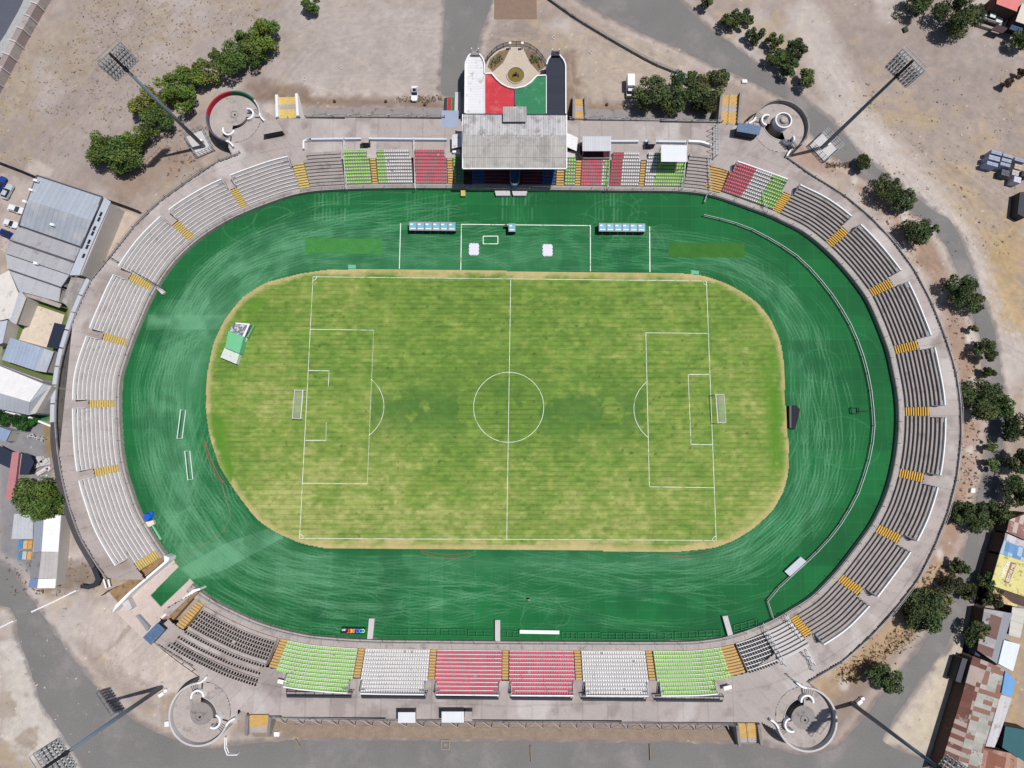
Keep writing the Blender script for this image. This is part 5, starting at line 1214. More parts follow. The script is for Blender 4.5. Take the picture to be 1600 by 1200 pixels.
# lattice barrier near the north-east stairs
root = thing('lattice_barrier', P(1118, 215, DECK), 'steel zigzag lattice barrier crossing the concourse by the north-east stairs', 'barrier'); lb = MB()
ys = np.linspace(193, 242, 13)
for k in range(12): lb.bar(P(1112 if k % 2 else 1123, ys[k], DECK + 2), P(1123 if k % 2 else 1112, ys[k + 1], DECK + 2), .13)
lb.bar(P(1123, 193, DECK + 2.2), P(1123, 243, DECK + 2.2), .16).bar(P(1119, 193, DECK + .1), P(1119, 243, DECK + .1), .14); lb.build('lattice', M['steel'], root)
for y in (193, 217, 242): MB().bar(P(1121, y, DECK), P(1121, y, DECK + 2.2), .16).build('post', M['steel'], root)
for lb_, px in (('first', [(1251, 1018), (1262, 1030), (1268, 1046)]), ('second', [(1228, 1052), (1240, 1062), (1252, 1068)])):
    fence('crowd_barrier', px, '%s bent steel crowd barrier near the south-east ramp' % lb_, 1.1, 1.2, M['steel'], DECK, cat='barrier')
# track-side fence of the east bend
EF = [(1103, 305), (1099, 318)]
fence('track_fence', EF, 'short end piece of track fence at the north-east corner of the turf', 1.1, 1.5, M['steel'], panel=M['mesh'])
EF = [(1098, 338), (1130, 345), (1168, 357), (1200, 374), (1240, 398), (1268, 425), (1300, 464), (1327, 508), (1345, 553), (1357, 600), (1361, 640), (1364, 670), (1355, 720), (1337, 775), (1305, 828), (1270, 866), (1240, 893), (1196, 934), (1206, 966)]
EFw = smooth(resample(np.array(PL(EF[:-1]))[:, :2], 1.0), 8); EFw = np.hstack([np.vstack([EFw, np.array(P(*EF[-1]))[None, :2]]), np.zeros((len(EFw) + 1, 1))])
fence('track_fence', None, 'long low mesh track fence curving inside the whole east bend', 1.15, 4.6, M['steel'], pl=EFw, panel=M['mesh'], thick=.1)
# the fence needs a paler strip of walkway under it? no: only its own mesh

# ------------------------------------------------------------------ team benches and field things
m_bb = mat('bench_frame_grey', C(150, 156, 164), .6, .06); m_bt = mat('bench_roof_blue', C(110, 190, 216), .3, .06, spec=.5)
def dugout(x0, x1, y0, y1, n, label, name='team_dugout'):
    z = 2.1; root = thing(name, P((x0 + x1) / 2, (y0 + y1) / 2, 0), label, 'dugout')
    a, b, c, d = (np.array(P(x0, y0, z)), np.array(P(x1, y0 + .01 * (x1 - x0), z)), np.array(P(x1, y1 + .01 * (x1 - x0), z)), np.array(P(x0, y1, z)))
    L = lambda s, t: (a + (b - a) * s) * (1 - t) + (d + (c - d) * s) * t
    MB().prism([tuple(L(0, 0)[:2]), tuple(L(1, 0)[:2]), tuple(L(1, .12)[:2]), tuple(L(0, .12)[:2])], 0, z - .1).build('back_wall', m_bb, root)
    MB().prism([tuple(L(0.01, .3)[:2]), tuple(L(.99, .3)[:2]), tuple(L(.99, .6)[:2]), tuple(L(0.01, .6)[:2])], .35, .45).build('seat', M['s_blue'], root)
    for k in range(n):
        s0, s1 = k / n, (k + 1) / n
        MB().prism([tuple(L(s0 + .003, 0)[:2]), tuple(L(s1 - .003, 0)[:2]), tuple(L(s1 - .003, 1)[:2]), tuple(L(s0 + .003, 1)[:2])], z - .1, z).build('roof_frame', m_bb, root)
        g_ = .14 / n
        MB().prism([tuple(L(s0 + g_, .16)[:2]), tuple(L(s1 - g_, .16)[:2]), tuple(L(s1 - g_, .84)[:2]), tuple(L(s0 + g_, .84)[:2])], z, z + .03).build('roof_panel', m_bt, root)
        MB().prism([tuple(L(s0 + g_, .72)[:2]), tuple(L(s1 - g_, .72)[:2]), tuple(L(s1 - g_, .84)[:2]), tuple(L(s0 + g_, .84)[:2])], z + .03, z + .04).prism([tuple(L(s0 + g_, .2)[:2]), tuple(L(s0 + .5 / n, .2)[:2]), tuple(L(s0 + .5 / n, .36)[:2]), tuple(L(s0 + g_, .36)[:2])], z + .03, z + .04).build('white_stripe', M['white'], root)
    for s_ in (0.01, .99): MB().prism([tuple(L(s_ - .005, 0)[:2]), tuple(L(s_ + .005, 0)[:2]), tuple(L(s_ + .005, .95)[:2]), tuple(L(s_ - .005, .95)[:2])], 0, z - .1).build('side_panel', M['glass'], root)
dugout(639, 712, 346.5, 360, 6, 'left team dugout with six blue roofed bays'); dugout(935.5, 1008.5, 348.5, 361.5, 6, 'right team dugout with six blue roofed bays')
dugout(794.5, 805.5, 349, 362, 1, 'single blue roofed official booth on the technical line', 'official_booth')
for x, lb in ((790.5, 'left of the official booth'),): c = P(x, 354, .6); tag(MB().box((c[0], c[1], .6), (.5, .5, 1.2)).box((c[0], c[1], 1.25), (.7, .6, .1)).build('pedestal', M['dark']), 'small dark pedestal ' + lb, 'pedestal')
for (x, y), lb in (((740.5, 389.5), 'left white mat with scalloped edge in front of the technical area'), ((855.5, 391), 'right white mat with scalloped edge in front of the technical area')):
    c = P(x, y, .2); mb = MB().box((c[0], c[1], .15), (2.5, 3.1, .3))
    for s_ in (-1, 1):
        for t in (-.9, 0, .9): mb.box((c[0] + s_ * 1.3, c[1] + t, .12), (.2, .5, .2)).box((c[0] + t * .8, c[1] + s_ * 1.6, .12), (.5, .2, .2))
    tag(mb.build('white_mat', mat('white_mat_vinyl', C(226, 224, 236), .6, .03)), lb, 'mat')

def goal(px, label, depth_dir, h=2.44, w_=7.32, net=True, ang=0.0, d=2.2, m=None):
    """px centre of the mouth on the ground"""
    c = np.array(P(*px, 0)); m = m or M['white']; ca, sa = math.cos(ang), math.sin(ang); u = np.array([-sa, ca, 0]); v = np.array([ca, sa, 0]) * depth_dir
    root = thing('football_goal', tuple(c), label, 'goal'); l, r = c + u * w_ / 2, c - u * w_ / 2; H = np.array([0, 0, h])
    MB().tube(l, l + H, .09).tube(r, r + H, .09).tube(l + H, r + H, .09).build('goal_frame', m, root)
    b0, b1 = l + v * d, r + v * d; hb = np.array([0, 0, h * (.95 if net else .1)])
    MB().tube(l + H, b0 + hb, .05).tube(r + H, b1 + hb, .05).tube(b0, b0 + hb, .05).tube(b1, b1 + hb, .05).tube(b0, b1, .05).tube(b0 + hb, b1 + hb, .05).tube(l, b0, .05).tube(r, b1, .05).build('stays', m, root)
    if net:
        MB().face([l + H, r + H, b1 + hb, b0 + hb]).face([b0, b1, b1 + hb, b0 + hb]).face([l, b0, b0 + hb, l + H]).face([r, b1, b1 + hb, r + H]).build('net', M['net'], root)
goal((477, 633), 'white netted goal on the left goal line of the pitch', -1, ang=-.03); goal((1114.5, 639.5), 'white netted goal on the right goal line of the pitch', 1, ang=.04)
goal((285.5, 663), 'upper spare white goal standing on the west turf', 1, 1.7, 7.3, False, ang=-.05, d=.35); goal((297, 727), 'lower tilted spare white goal standing on the west turf', 1, 1.7, 7.3, False, ang=.18, d=.35)

def slab(name, px, z0, z1, m, label, cat, zp=None):
    pts = [p[:2] for p in PL(px, z1 if zp is None else zp)]; return tag(MB().prism(pts, z0, z1).build(name, m), label, cat)
# shed on the rim of the pitch
sh = thing('field_shed', P(367, 537, 0), 'small equipment shed with green tarpaulin on the left rim of the pitch', 'shed')
sc = lambda x, y: (330 + x / 13.33, 490 + y / 13.33)
def pz(lst, z): return [p[:2] for p in PL([sc(*q) for q in lst], z)]
MB().prism(pz([(360, 360), (680, 480), (585, 830), (290, 710)], 2.3), 0, 2.3).build('green_roof', mat('green_tarpaulin', C(116, 196, 146), .7, .06), sh)
MB().prism(pz([(480, 190), (800, 215), (670, 480), (370, 360)], 1.9), 0, 1.9).build('grey_trailer', mat('grey_scrap', C(110, 112, 122), .8, .1, blot=(C(200, 202, 206), 1.3, .5, .04)), sh)
MB().prism(pz([(280, 710), (590, 830), (520, 1050), (190, 910)], 1.5), 0, 1.5).build('junk_platform', mat('junk_cover', C(214, 226, 216), .8, .1, blot=(C(206, 150, 130), 1.4, .6, .05)), sh)
MB().prism(pz([(490, 185), (800, 210), (800, 235), (530, 215)], 2.1), 1.85, 2.1).prism(pz([(760, 235), (800, 215), (690, 480), (650, 470)], 2.1), 1.85, 2.05).build('white_trim', M['white'], sh)
MB().prism(pz([(720, 500), (748, 520), (640, 740), (622, 735)], .8), .3, .8).build('side_board', M['s_white'], sh)
o = MB().prism(pz([(870, 230), (900, 245), (770, 500), (735, 490)], .9), .0, .9).build('green_crate', mat('green_crate_paint', C(110, 170, 110), .7, .1)); tag(o, 'long green crate beside the equipment shed', 'crate')
# landing mat, signs, planks
mt = thing('landing_mat', P(1241, 652, 0), 'black landing mattress between pitch and east turf', 'mattress')
MB().prism([p[:2] for p in PL([(1234, 634), (1243, 633), (1250, 639), (1247, 655), (1242, 671), (1236, 670), (1233.5, 660)], .7)], 0, .7).build('mattress', M['black'], mt)
MB().prism([p[:2] for p in PL([(1233.5, 633.5), (1236.5, 633.5), (1236.5, 669), (1234, 669)], .9)], .0, .9).build('edge_roll', mat('black_vinyl', C(52, 54, 62), .5, .05), mt)
slab('white_board', [(812, 984.5), (874, 985.5), (874, 991), (812, 990)], .5, 1.0, M['white'], 'long white board lying by the south track wall', 'board')
slab('white_bench_cover', [(1226, 893), (1251, 870), (1261, 878), (1236, 902)], .3, .8, mat('pale_tarp', C(200, 204, 212), .7, .05), 'pale rectangular cover lying by the east track fence', 'cover')
fm = M['dark']; mb = MB()
for a, b in (((1330, 637), (1342, 637)), ((1342, 637), (1342, 646)), ((1342, 646), (1331, 646)), ((1331, 646), (1330, 637)), ((1342, 642), (1358, 642))): mb.bar(P(*a, .6), P(*b, .6), .22)
for q in ((1330, 637), (1342, 637), (1342, 646), (1331, 646), (1358, 642)): mb.bar(P(*q, 0), P(*q, .6), .14)
tag(mb.build('hurdle_frame', mat('green_black_frame', C(24, 60, 44), .7, .1)), 'dark open frame on the east turf beside the track fence', 'frame')
for k, px in enumerate(([(576.5, 966.5), (585, 966.5), (582, 998.5), (573.5, 998.5)], [(773.5, 969), (781.5, 969), (781.5, 1002), (773.5, 1002)], [(1129, 963), (1137, 962), (1146, 994), (1138, 995)], [(244, 450), (248, 446), (258, 456), (253, 460)], [(720, 297), (727, 297), (727, 306), (720, 306)], [(773, 298), (797, 298), (797, 305.5), (775, 305.5)], [(800, 298.5), (824, 298.5), (822, 305.5), (802, 305.5)])):
    slab('gangway', px, .1, .9, M['conc_l'] if k != 4 else M['yellow_w'], ['pale gangway next to the black advertising board', 'pale gangway below the centre stairway', 'pale tilted gangway at the right end of the south track', 'tiny pale gangway at the west track wall', 'small ochre steps down to the turf left of the balcony', 'left pale landing slab below the blue balcony', 'right pale landing slab below the blue balcony'][k], 'gangway')
# advertising board with lettering, lying face up and upside down
ad = thing('advertising_board', P(551, 986, 0), 'black advertising board with upside down rainbow lettering by the south track', 'board')
MB().prism([p[:2] for p in PL([(534, 980), (571, 980.5), (569, 991), (531.5, 989.5)], .5)], .1, .5).build('panel', mat('board_black', C(18, 30, 44), .6, .05), ad)
def text(s, px, z, size, ang, m, parent, label=None, align='CENTER'):
    cu = D.curves.new('t', 'FONT'); cu.body = s; cu.size = size; cu.extrude = .015; cu.align_x = align; cu.align_y = 'CENTER'; cu.offset = size * .02
    o = D.objects.new('t', cu); COL.objects.link(o); o.location = P(*px, z); o.rotation_euler = (0, 0, ang)
    dg = bpy.context.evaluated_depsgraph_get(); me = D.meshes.new_from_object(o.evaluated_get(dg)); mw = o.matrix_basis.copy()
    D.objects.remove(o); me.transform(Matrix.Translation(Vector(P(*px, z))) @ Matrix.Rotation(ang, 4, 'Z')); off = origin(parent); me.transform(Matrix.Translation(-off))
    me.materials.clear(); me.materials.append(m); q = D.objects.new('lettering', me); COL.objects.link(q); q.parent = parent; return q
bc = [('C', 180, 255, 150), ('O', 110, 190, 255), ('O', 60, 130, 255), ('L', 60, 130, 240), ('B', 255, 150, 60), ('E', 255, 190, 60), ('T', 255, 80, 50)]
for k, (ch, r_, g_, b_) in enumerate(bc): text(ch, (567.5 - k * 3.85, 985.5), .52, 1.25, pi + .01, mat('letter_' + str(k), C(r_, g_, b_, .95), .6, .02), ad)
text('.en', (537.5, 984.7), .52, .95, pi + .01, M['white'], ad)
# green folding barriers along the south track
m_gb = mat('green_barrier_paint', C(52, 128, 82), .7, .1)
def barrier(x0, x1, y0, y1, idx, lab):
    a, b = np.array(P(x0, y0, 0)), np.array(P(x1, y1, 0)); n = np.array([0, -1.5, 0]) ; root = thing('folding_barrier', tuple((a + b) / 2), lab, 'barrier', 'green barriers lying along the south track'); mb = MB()
    up = np.array([0, 0, .5])
    mb.bar(a + up, b + up, .12).bar(a + n + up, b + n + up, .12)
    for t in np.linspace(0, 1, 4): mb.bar(a + (b - a) * t + up, a + (b - a) * t + n + up, .1)
    mb.build('frame', m_gb, root); MB().bar(a + n * .5 + up, b + n * .5 + up, .06).bar(a, a + up, .08).bar(b, b + up, .08).bar(a + n, a + n + up, .08).bar(b + n, b + n + up, .08).build('legs', m_gb, root)
segs = [(412, 965, 448, 975), (450, 975.5, 485, 981.5), (488, 980, 524, 982), (602, 981, 638, 982), (645, 981.5, 682, 982), (690, 982, 728, 982.5), (732, 983, 770, 983), (784, 984, 811, 985), (878, 986, 900, 987), (903, 987, 937, 987), (940, 988, 974, 988), (978, 988, 1012, 988), (1016, 987.5, 1050, 987), (1054, 986.5, 1088, 985.5), (1092, 985, 1126, 983.5), (1146, 976, 1180, 967)]
on_ = ['first', 'second', 'third', 'fourth', 'fifth', 'sixth', 'seventh', 'eighth', 'ninth', 'tenth', 'eleventh', 'twelfth', 'thirteenth', 'fourteenth', 'fifteenth', 'sixteenth']
for k, s_ in enumerate(segs): barrier(s_[0], s_[2], s_[1], s_[3], k, '%s green folding barrier from the left along the south track' % on_[k])
# hoses
def hose(px, r, m, label, z=.08, smn=6):
    ln = smooth(resample(np.array(PL(px)), .8), smn); mb = MB(); ring = []
    for k in range(len(ln)):
        t = ln[min(k + 1, len(ln) - 1)] - ln[max(k - 1, 0)]; t /= np.linalg.norm(t); n = np.array([-t[1], t[0], 0])
        ring.append([tuple(ln[k] + n * r * math.cos(a) + np.array([0, 0, z + r * math.sin(a)])) for a in (0, 1.05, 2.09, pi, 4.2, 5.24)])
    mb.loft(ring, closed=True); return tag(mb.build('hose', m), label, 'hose')
m_h = mat('red_hose', C(160, 100, 86), .7, .1); m_hb = mat('tan_hose', C(150, 130, 100), .8, .1)
hose([(320, 688), (325, 705), (332, 722), (341, 742), (350, 755)], .1, m_h, 'thick red hose along the left rim of the pitch'); hose([(319, 690), (322, 706), (329, 727), (340, 748), (352, 757)], .07, m_h, 'second red hose just outside the thick one')
hose([(348, 757), (352, 780), (363, 805), (350, 830), (335, 842), (310, 855), (290, 870), (270, 882)], .07, m_hb, 'long thin tan hose running across the west turf to the tunnel')
hose([(657, 860), (670, 863), (700, 867), (725, 865), (733, 862)], .06, m_h, 'upper red hose loop below the pitch'); hose([(657, 862), (670, 869), (700, 873), (725, 872), (734, 869)], .06, m_h, 'lower red hose loop below the pitch')
hose([(1030, 867), (1060, 870), (1090, 868), (1110, 862)], .06, m_h, 'short red hose at the lower right rim of the pitch')
# blue drum and stall at the west wall
root = thing('blue_tarp_bundle', P(229, 808, 0), 'bright blue tarpaulin bundle at the west track wall', 'tarpaulin'); c = np.array(P(229, 808, 1))[:2]
MB().tube((c[0], c[1], 0), (c[0], c[1], 1.0), 1.1, .8, 10).build('bundle', mat('bright_blue_tarp', C(28, 96, 214), .6, .15), root); MB().tube((c[0] + .7, c[1] + .8, 0), (c[0] + .7, c[1] + .8, .5), .6, .5, 8).build('fold', mat('bright_blue_tarp_fold', C(28, 96, 200), .6, .15), root)
slab('white_sacks', [(227, 816), (239, 813), (241, 819), (234, 823), (230, 823)], 0, .8, mat('cream_sacks', C(232, 222, 206), .8, .1), 'cream sacks beside the blue tarpaulin bundle', 'sacks')
slab('green_plank', [(237, 822), (239, 821), (252, 842), (250, 844)], .1, .5, mat('pale_green_plank', C(130, 200, 160), .7, .05), 'pale green plank lying beside the cream sacks', 'plank')
# person on the south turf
def person(px, label):
    c = np.array(P(*px, 0)); root = thing('person', tuple(c), label, 'person')
    def skin(nm, pts, ed, rr, m):
        me = D.meshes.new(nm); me.from_pydata(pts, ed, []); o = D.objects.new(nm, me); COL.objects.link(o); o.parent = root; me.materials.append(m)
        sm = o.modifiers.new('s', 'SKIN')
        for v, r in zip(me.skin_vertices[0].data, rr): v.radius = (r, r * .8)
        me.skin_vertices[0].data[0].use_root = True; o.modifiers.new('u', 'SUBSURF').levels = 1
    body = [(0, 0, .95), (0, 0, 1.2), (0, 0, 1.42), (0, 0, 1.52), (0, .02, 1.66), (.19, 0, 1.4), (.27, .02, 1.12), (.25, .14, .88), (-.19, 0, 1.4), (-.27, .02, 1.12), (-.25, .12, .88), (.1, 0, .88), (.12, .04, .48), (.13, 0, .06), (.13, .14, .04), (-.1, 0, .88), (-.12, -.04, .48), (-.13, -.12, .06), (-.13, .02, .04)]
    ed = [(0, 1), (1, 2), (2, 3), (3, 4), (2, 5), (5, 6), (6, 7), (2, 8), (8, 9), (9, 10), (0, 11), (11, 12), (12, 13), (13, 14), (0, 15), (15, 16), (16, 17), (17, 18)]
    skin('body', body, ed, [.14, .14, .15, .055, .1, .06, .045, .035, .06, .045, .035, .09, .065, .045, .04, .09, .065, .045, .04], mat('skin', C(150, 110, 90), .7, .05))
    skin('shirt', body[:3] + [body[5], body[6], body[8], body[9]], [(0, 1), (1, 2), (2, 3), (3, 4), (2, 5), (5, 6)], [.17, .17, .17, .085, .07, .085, .07], mat('brown_shirt', C(120, 92, 84), .9, .1))
    skin('trousers', [body[0], body[11], body[12], body[13], body[15], body[16], body[17]], [(0, 1), (1, 2), (2, 3), (0, 4), (4, 5), (5, 6)], [.17, .12, .09, .07, .12, .09, .07], M['black'])
    MB().tube((0, .02, 1.7), (0, .02, 1.8), .12, .08, 10).tube((0, .1, 1.7), (0, .1, 1.715), .1, .1, 10).build('cap', M['white'], None).parent = root
    D.objects['cap'].location = (0, .02, 1.7)
    root.rotation_euler = (0, 0, 2.4)
person((826.5, 934.5), 'person in dark clothes and pale cap standing on the south turf')

# ------------------------------------------------------------------ the tunnel's flanks
def flank(name, px, z, m, label, cat, zb=0): return slab(name, px, zb, z, m, label, cat, z)
m_soil = mat('planter_soil', C(158, 128, 96), .95, .2, .8, 4, blot=(C(122, 104, 76), .9, .55, .08))
flank('planting_bed', [(255.5, 869), (218, 891), (197, 909.5), (170, 924.5), (185, 942.5), (207.5, 918.5), (222.5, 905), (255.5, 876.5)], 2.2, m_soil, 'brown planting bed along the west flank of the tunnel', 'planting bed')
flank('tunnel_wall', [(256, 868), (264.5, 871), (263, 877), (207.5, 924), (183.5, 949), (175, 958), (180, 946), (200, 926), (256.5, 877.5)], 2.9, M['white'], 'long white tapering wall on the west flank of the tunnel', 'wall')
flank('wall_buttress', [(191, 944), (200, 936.5), (206.5, 950), (200, 954.5)], 1.8, M['conc_l'], 'pale slanted buttress at the end of the white tunnel wall', 'buttress')
flank('planting_bed', [(303, 923), (309.5, 925), (262, 978.5), (252.5, 966)], 2.2, m_soil, 'narrow ochre planting bed on the south flank of the tunnel', 'planting bed')
flank('tunnel_wall', [(301, 921.5), (312, 919), (313, 922), (304, 925), (253, 967), (250.5, 965)], 2.8, M['white'], 'thin white wall on the south flank of the tunnel', 'wall')
flank('gate_block', [(250, 966), (254, 963), (265, 975), (259, 982)], 2.0, M['black'], 'black gate block between the blue kiosk and the ochre bed', 'gate')
flank('low_wall', [(212, 962), (216, 961), (233, 980), (229, 986)], .9, M['steel'], 'low pale blue wall pointing at the blue kiosk', 'wall')
for k, (px, lb) in enumerate((([(162, 905), (166, 919)], 'left'), ([(169, 904), (172, 917)], 'right'))):
    a, b = np.array(P(*px[0], .9)), np.array(P(*px[1], .9)); tag(MB().bar(a, b, .35, .2).bar(a, a - [0, 0, .9], .15).bar(b, b - [0, 0, .9], .15).build('turnstile_rail', M['white']), lb + ' white turnstile rail south of the west terraces', 'rail')
fence('entry_fence', [(165, 928), (176, 920), (200, 910), (206, 917)], 'dark fence around the corner bed at the tunnel', 1.6, 2.0, M['dark'], .3)
fence('deck_edge_fence', [(245, 996), (262, 1012), (290, 1033), (322, 1056)], 'dark steel fence beyond the concourse between blue kiosk and ramp', 1.8, 3.0, M['dark'], 2.0)

# ------------------------------------------------------------------ floodlight masts
lampm = None
def mast(base, tip, label, slab_px=None, head=True):
    b = np.array(P(*base, 0)); 
    hs = np.linspace(15, 60, 451); pp = [proj((b[0], b[1], h)) for h in hs]; H = hs[int(np.argmin([abs(math.hypot(q[0] - base[0], q[1] - base[1]) - math.hypot(tip[0] - base[0], tip[1] - base[1])) for q in pp]))]
    root = thing('floodlight_mast', tuple(b), label, 'floodlight', 'floodlight masts at the four corners')
    h0 = H - 5.2
    MB().tube((b[0], b[1], 0), (b[0], b[1], h0), .55, .33, 16).build('pole', M['pole'], root, True)
    d = np.array([CEN[0] - b[0], CEN[1] - b[1], 0]); d /= np.linalg.norm(d); u = np.array([-d[1], d[0], 0]); up = np.array([0, 0, 1.0])
    for k in range(6):   # collars and ladder rungs on the pole
        pass
    MB().tube((b[0], b[1], h0), (b[0], b[1], H), .36, .3, 12).tube((b[0], b[1], h0 - .1), (b[0], b[1], h0 + .5), .5, .5, 12).build('head_sleeve', M['dark'], root)
    fr = MB(); W2 = 3.3; f0 = b + d * .55 * 0 - d * .15
    for z in np.linspace(h0 - .3, H, 7): fr.bar(f0 - u * W2 + up * z, f0 + u * W2 + up * z, .12)
    for s_ in np.linspace(-W2, W2, 9): fr.bar(f0 + u * s_ + up * (h0 - .3), f0 + u * s_ + up * H, .1)
    for z in (h0 - .3, H): fr.bar(f0 - u * W2 - d * .9 + up * z, f0 + u * W2 - d * .9 + up * z, .09)
    for s_ in np.linspace(-W2, W2, 5):
        for z in (h0 - .3, H): fr.bar(f0 + u * s_ + up * z, f0 + u * s_ - d * .9 + up * z, .08)
    fr.build('head_frame', M['steel'], root)
    sv = mb_l
    ez = math.atan2(d[1], d[0])
    for z in np.linspace(h0 + .45, H - .35, 5):
        for s_ in (-2.95, -2.2, -1.45, -.75, .75, 1.45, 2.2, 2.95):
            o = D.objects.new('lamp', sv); COL.objects.link(o); o.parent = root
            o.location = tuple(d * .2 + u * s_ + up * z); o.rotation_euler = (0, 0, ez)
    return root, b, d
m_lg = mat('lamp_glass', C(210, 214, 220), .15, .03, spec=.6)
_l = MB(); _l.tube((.5, 0, -.12), (0, 0, .0), .3, .2, 10); _l.cur = 1; _l.tube((.53, 0, -.13), (.5, 0, -.12), .27, .27, 10); _l.cur = 0; _l.box((-.1, 0, .02), (.34, .3, .26)); _l.cur = 2; _l.box((.14, 0, -.28), (.3, .5, .1))
mb_l = D.meshes.new('lamp'); mb_l.from_pydata(_l.v, [], _l.f)
for m_ in (M['steel'], m_lg, M['black']): mb_l.materials.append(m_)
mb_l.polygons.foreach_set('material_index', _l.mi)
def enclosure(px, label):
    pts = [P(x, y, 0) for x, y in px]; root = thing('mast_enclosure', tuple(np.mean(pts, 0)), label, 'enclosure', 'fenced plinths of the floodlight masts')
    MB().prism([p[:2] for p in pts], 0, .35).build('plinth', M['conc_l'], root); mb = MB()
    for k in range(4):
        a, b = np.array(pts[k]), np.array(pts[(k + 1) % 4])
        for z in (.9, 1.6, 2.3): mb.bar(a + [0, 0, z], b + [0, 0, z], .1)
        for t in np.linspace(0, 1, 6)[:-1]: mb.bar(a + (b - a) * t, a + (b - a) * t + [0, 0, 2.35], .1)
    mb.build('fence', M['steel'], root); c = np.mean(pts, 0)
    MB().box((c[0] + .6, c[1] + .3, .9), (.9, .6, 1.2), .5).build('switch_cabinet', M['white'], root)
mast((319, 229.5), (171, 83), 'north-west floodlight mast leaning over the tree row in the photo'); enclosure([(292, 215), (320, 203), (337, 236), (311, 247)], 'square fenced plinth at the foot of the north-west mast')
mast((1283, 232), (1427, 94), 'north-east floodlight mast over the pale dirt field'); enclosure([(1264, 228), (1287, 207), (1311, 233), (1288, 254)], 'square fenced plinth at the foot of the north-east mast')
mast((252, 1074), (70, 1204), 'south-west floodlight mast crossing the curved road'); mast((1331, 1099), (1500, 1226), 'south-east floodlight mast crossing the road junction')
for (x, y), lb in (((255, 1083), 'south-west'), ((1340, 1095), 'south-east')):
    c = P(x, y, 0); o = MB().box((c[0], c[1], .5), (1.3, .8, 1.0), .6).box((c[0] + .9, c[1] + .8, .4), (.8, .7, .8), .3).build('switch_box', M['white']); tag(o, 'white switch boxes at the foot of the %s mast' % lb, 'cabinet')

# ------------------------------------------------------------------ trees
def c_west(px): return px < 1300
def tree(px, py, r_px, label, h=None, colr=(74, 104, 44), name='tree', group=None, dens=1.0, squash=1.0, seed=None, lobes=None):
    R = r_px * (1.3 if px < 440 else 1.2 if px < 1300 else 1.08) / 6.0; h = h or R * 1.2 + .9; zc = h - R * .62; c = np.array(P(px, py, zc * .95)); sd = int(px * 7 + py * 3) if seed is None else seed
    g = np.random.RandomState(sd); root = thing(name, (c[0], c[1], 0), label, 'tree', group)
    nl = lobes or max(6, int(6 + R * 3.2)); lc = []
    for k in range(nl):
        a = g.uniform(0, 6.28); rr = R * .78 * math.sqrt(g.rand()); lc.append((c[0] + rr * math.cos(a), c[1] + rr * math.sin(a) * squash, zc + R * .45 * (1 - (rr / R) ** 2) * g.uniform(.2, 1.2) + g.uniform(-.42, .12) * R, R * g.uniform(.18, .40)))
    tb = MB(); tb.tube((c[0], c[1], -.05), (c[0] + .1, c[1], zc * .55), .10 + R * .05, .07 + R * .03, 8, False)
    for x, y, z, r in lc[:7]: tb.tube((c[0] + .1, c[1], zc * .5), (x, y, z), .05 + R * .022, .03, 5, False)
    tb.build('trunk', M['bark'], root)
    per = int(200 * dens * max(1.0, (R / 3) ** 1.2)); cl_ = np.array(colr, float); cl_ = cl_ if c[0] < -20 else cl_ * .72 + cl_.mean() * .28; base = lin(cl_) * (.95 if c[0] < -20 else .86); V = []; CC = []
    ls = .23 + .01 * R
    for (x, y, z, r) in lc:
        tone = g.uniform(.62, 1.35); warm = g.uniform(-.12, .22)
        n = int(per * (r / R / .35) ** 1.6 * .8) + 12; d = g.normal(size=(n, 3)); d /= np.linalg.norm(d, axis=1)[:, None]; rad = r * g.uniform(.45, 1.12, n) ** .7
        ctr = np.array([x, y, z]) + d * rad[:, None] * [1, 1, .8]
        ax = g.normal(size=(n, 3)) * .8 + d * .5 + [0, 0, .5]; ax /= np.linalg.norm(ax, axis=1)[:, None]; t1 = np.cross(ax, g.normal(size=(n, 3))); t1 /= np.linalg.norm(t1, axis=1)[:, None]; t2 = np.cross(ax, t1)
        s_ = (ls * g.uniform(.6, 1.3, n))[:, None]
        q = np.stack([ctr - t1 * s_, ctr + t2 * s_ * .55, ctr + t1 * s_, ctr - t2 * s_ * .55], 1).reshape(-1, 3); V.append(q)
        cc = base * tone * g.uniform(.75, 1.25, (n, 1)) * np.array([1 + warm, 1, 1 - warm * .5]); CC.append(np.repeat(cc, 4, 0))
    V = np.vstack(V) - [c[0], c[1], 0]; CC = np.vstack(CC); nv = len(V)
    me = D.meshes.new('crown'); me.vertices.add(nv); me.vertices.foreach_set('co', V.astype(np.float32).ravel()); me.loops.add(nv); me.loops.foreach_set('vertex_index', np.arange(nv, dtype=np.int32))
    me.polygons.add(nv // 4); me.polygons.foreach_set('loop_start', np.arange(0, nv, 4, dtype=np.int32)); me.update(calc_edges=True)
    at = me.attributes.new('Col', 'FLOAT_COLOR', 'POINT'); cf = np.ones((nv, 4), np.float32); cf[:, :3] = CC; at.data.foreach_set('color', cf.ravel()); me.materials.append(M['leaf'])
    o = D.objects.new('crown', me); COL.objects.link(o); o.parent = root
    return root
G1, G2, G3, G4 = (84, 106, 56), (100, 124, 56), (56, 76, 38), (110, 118, 62)
NWt = 'trees of the north-west row'
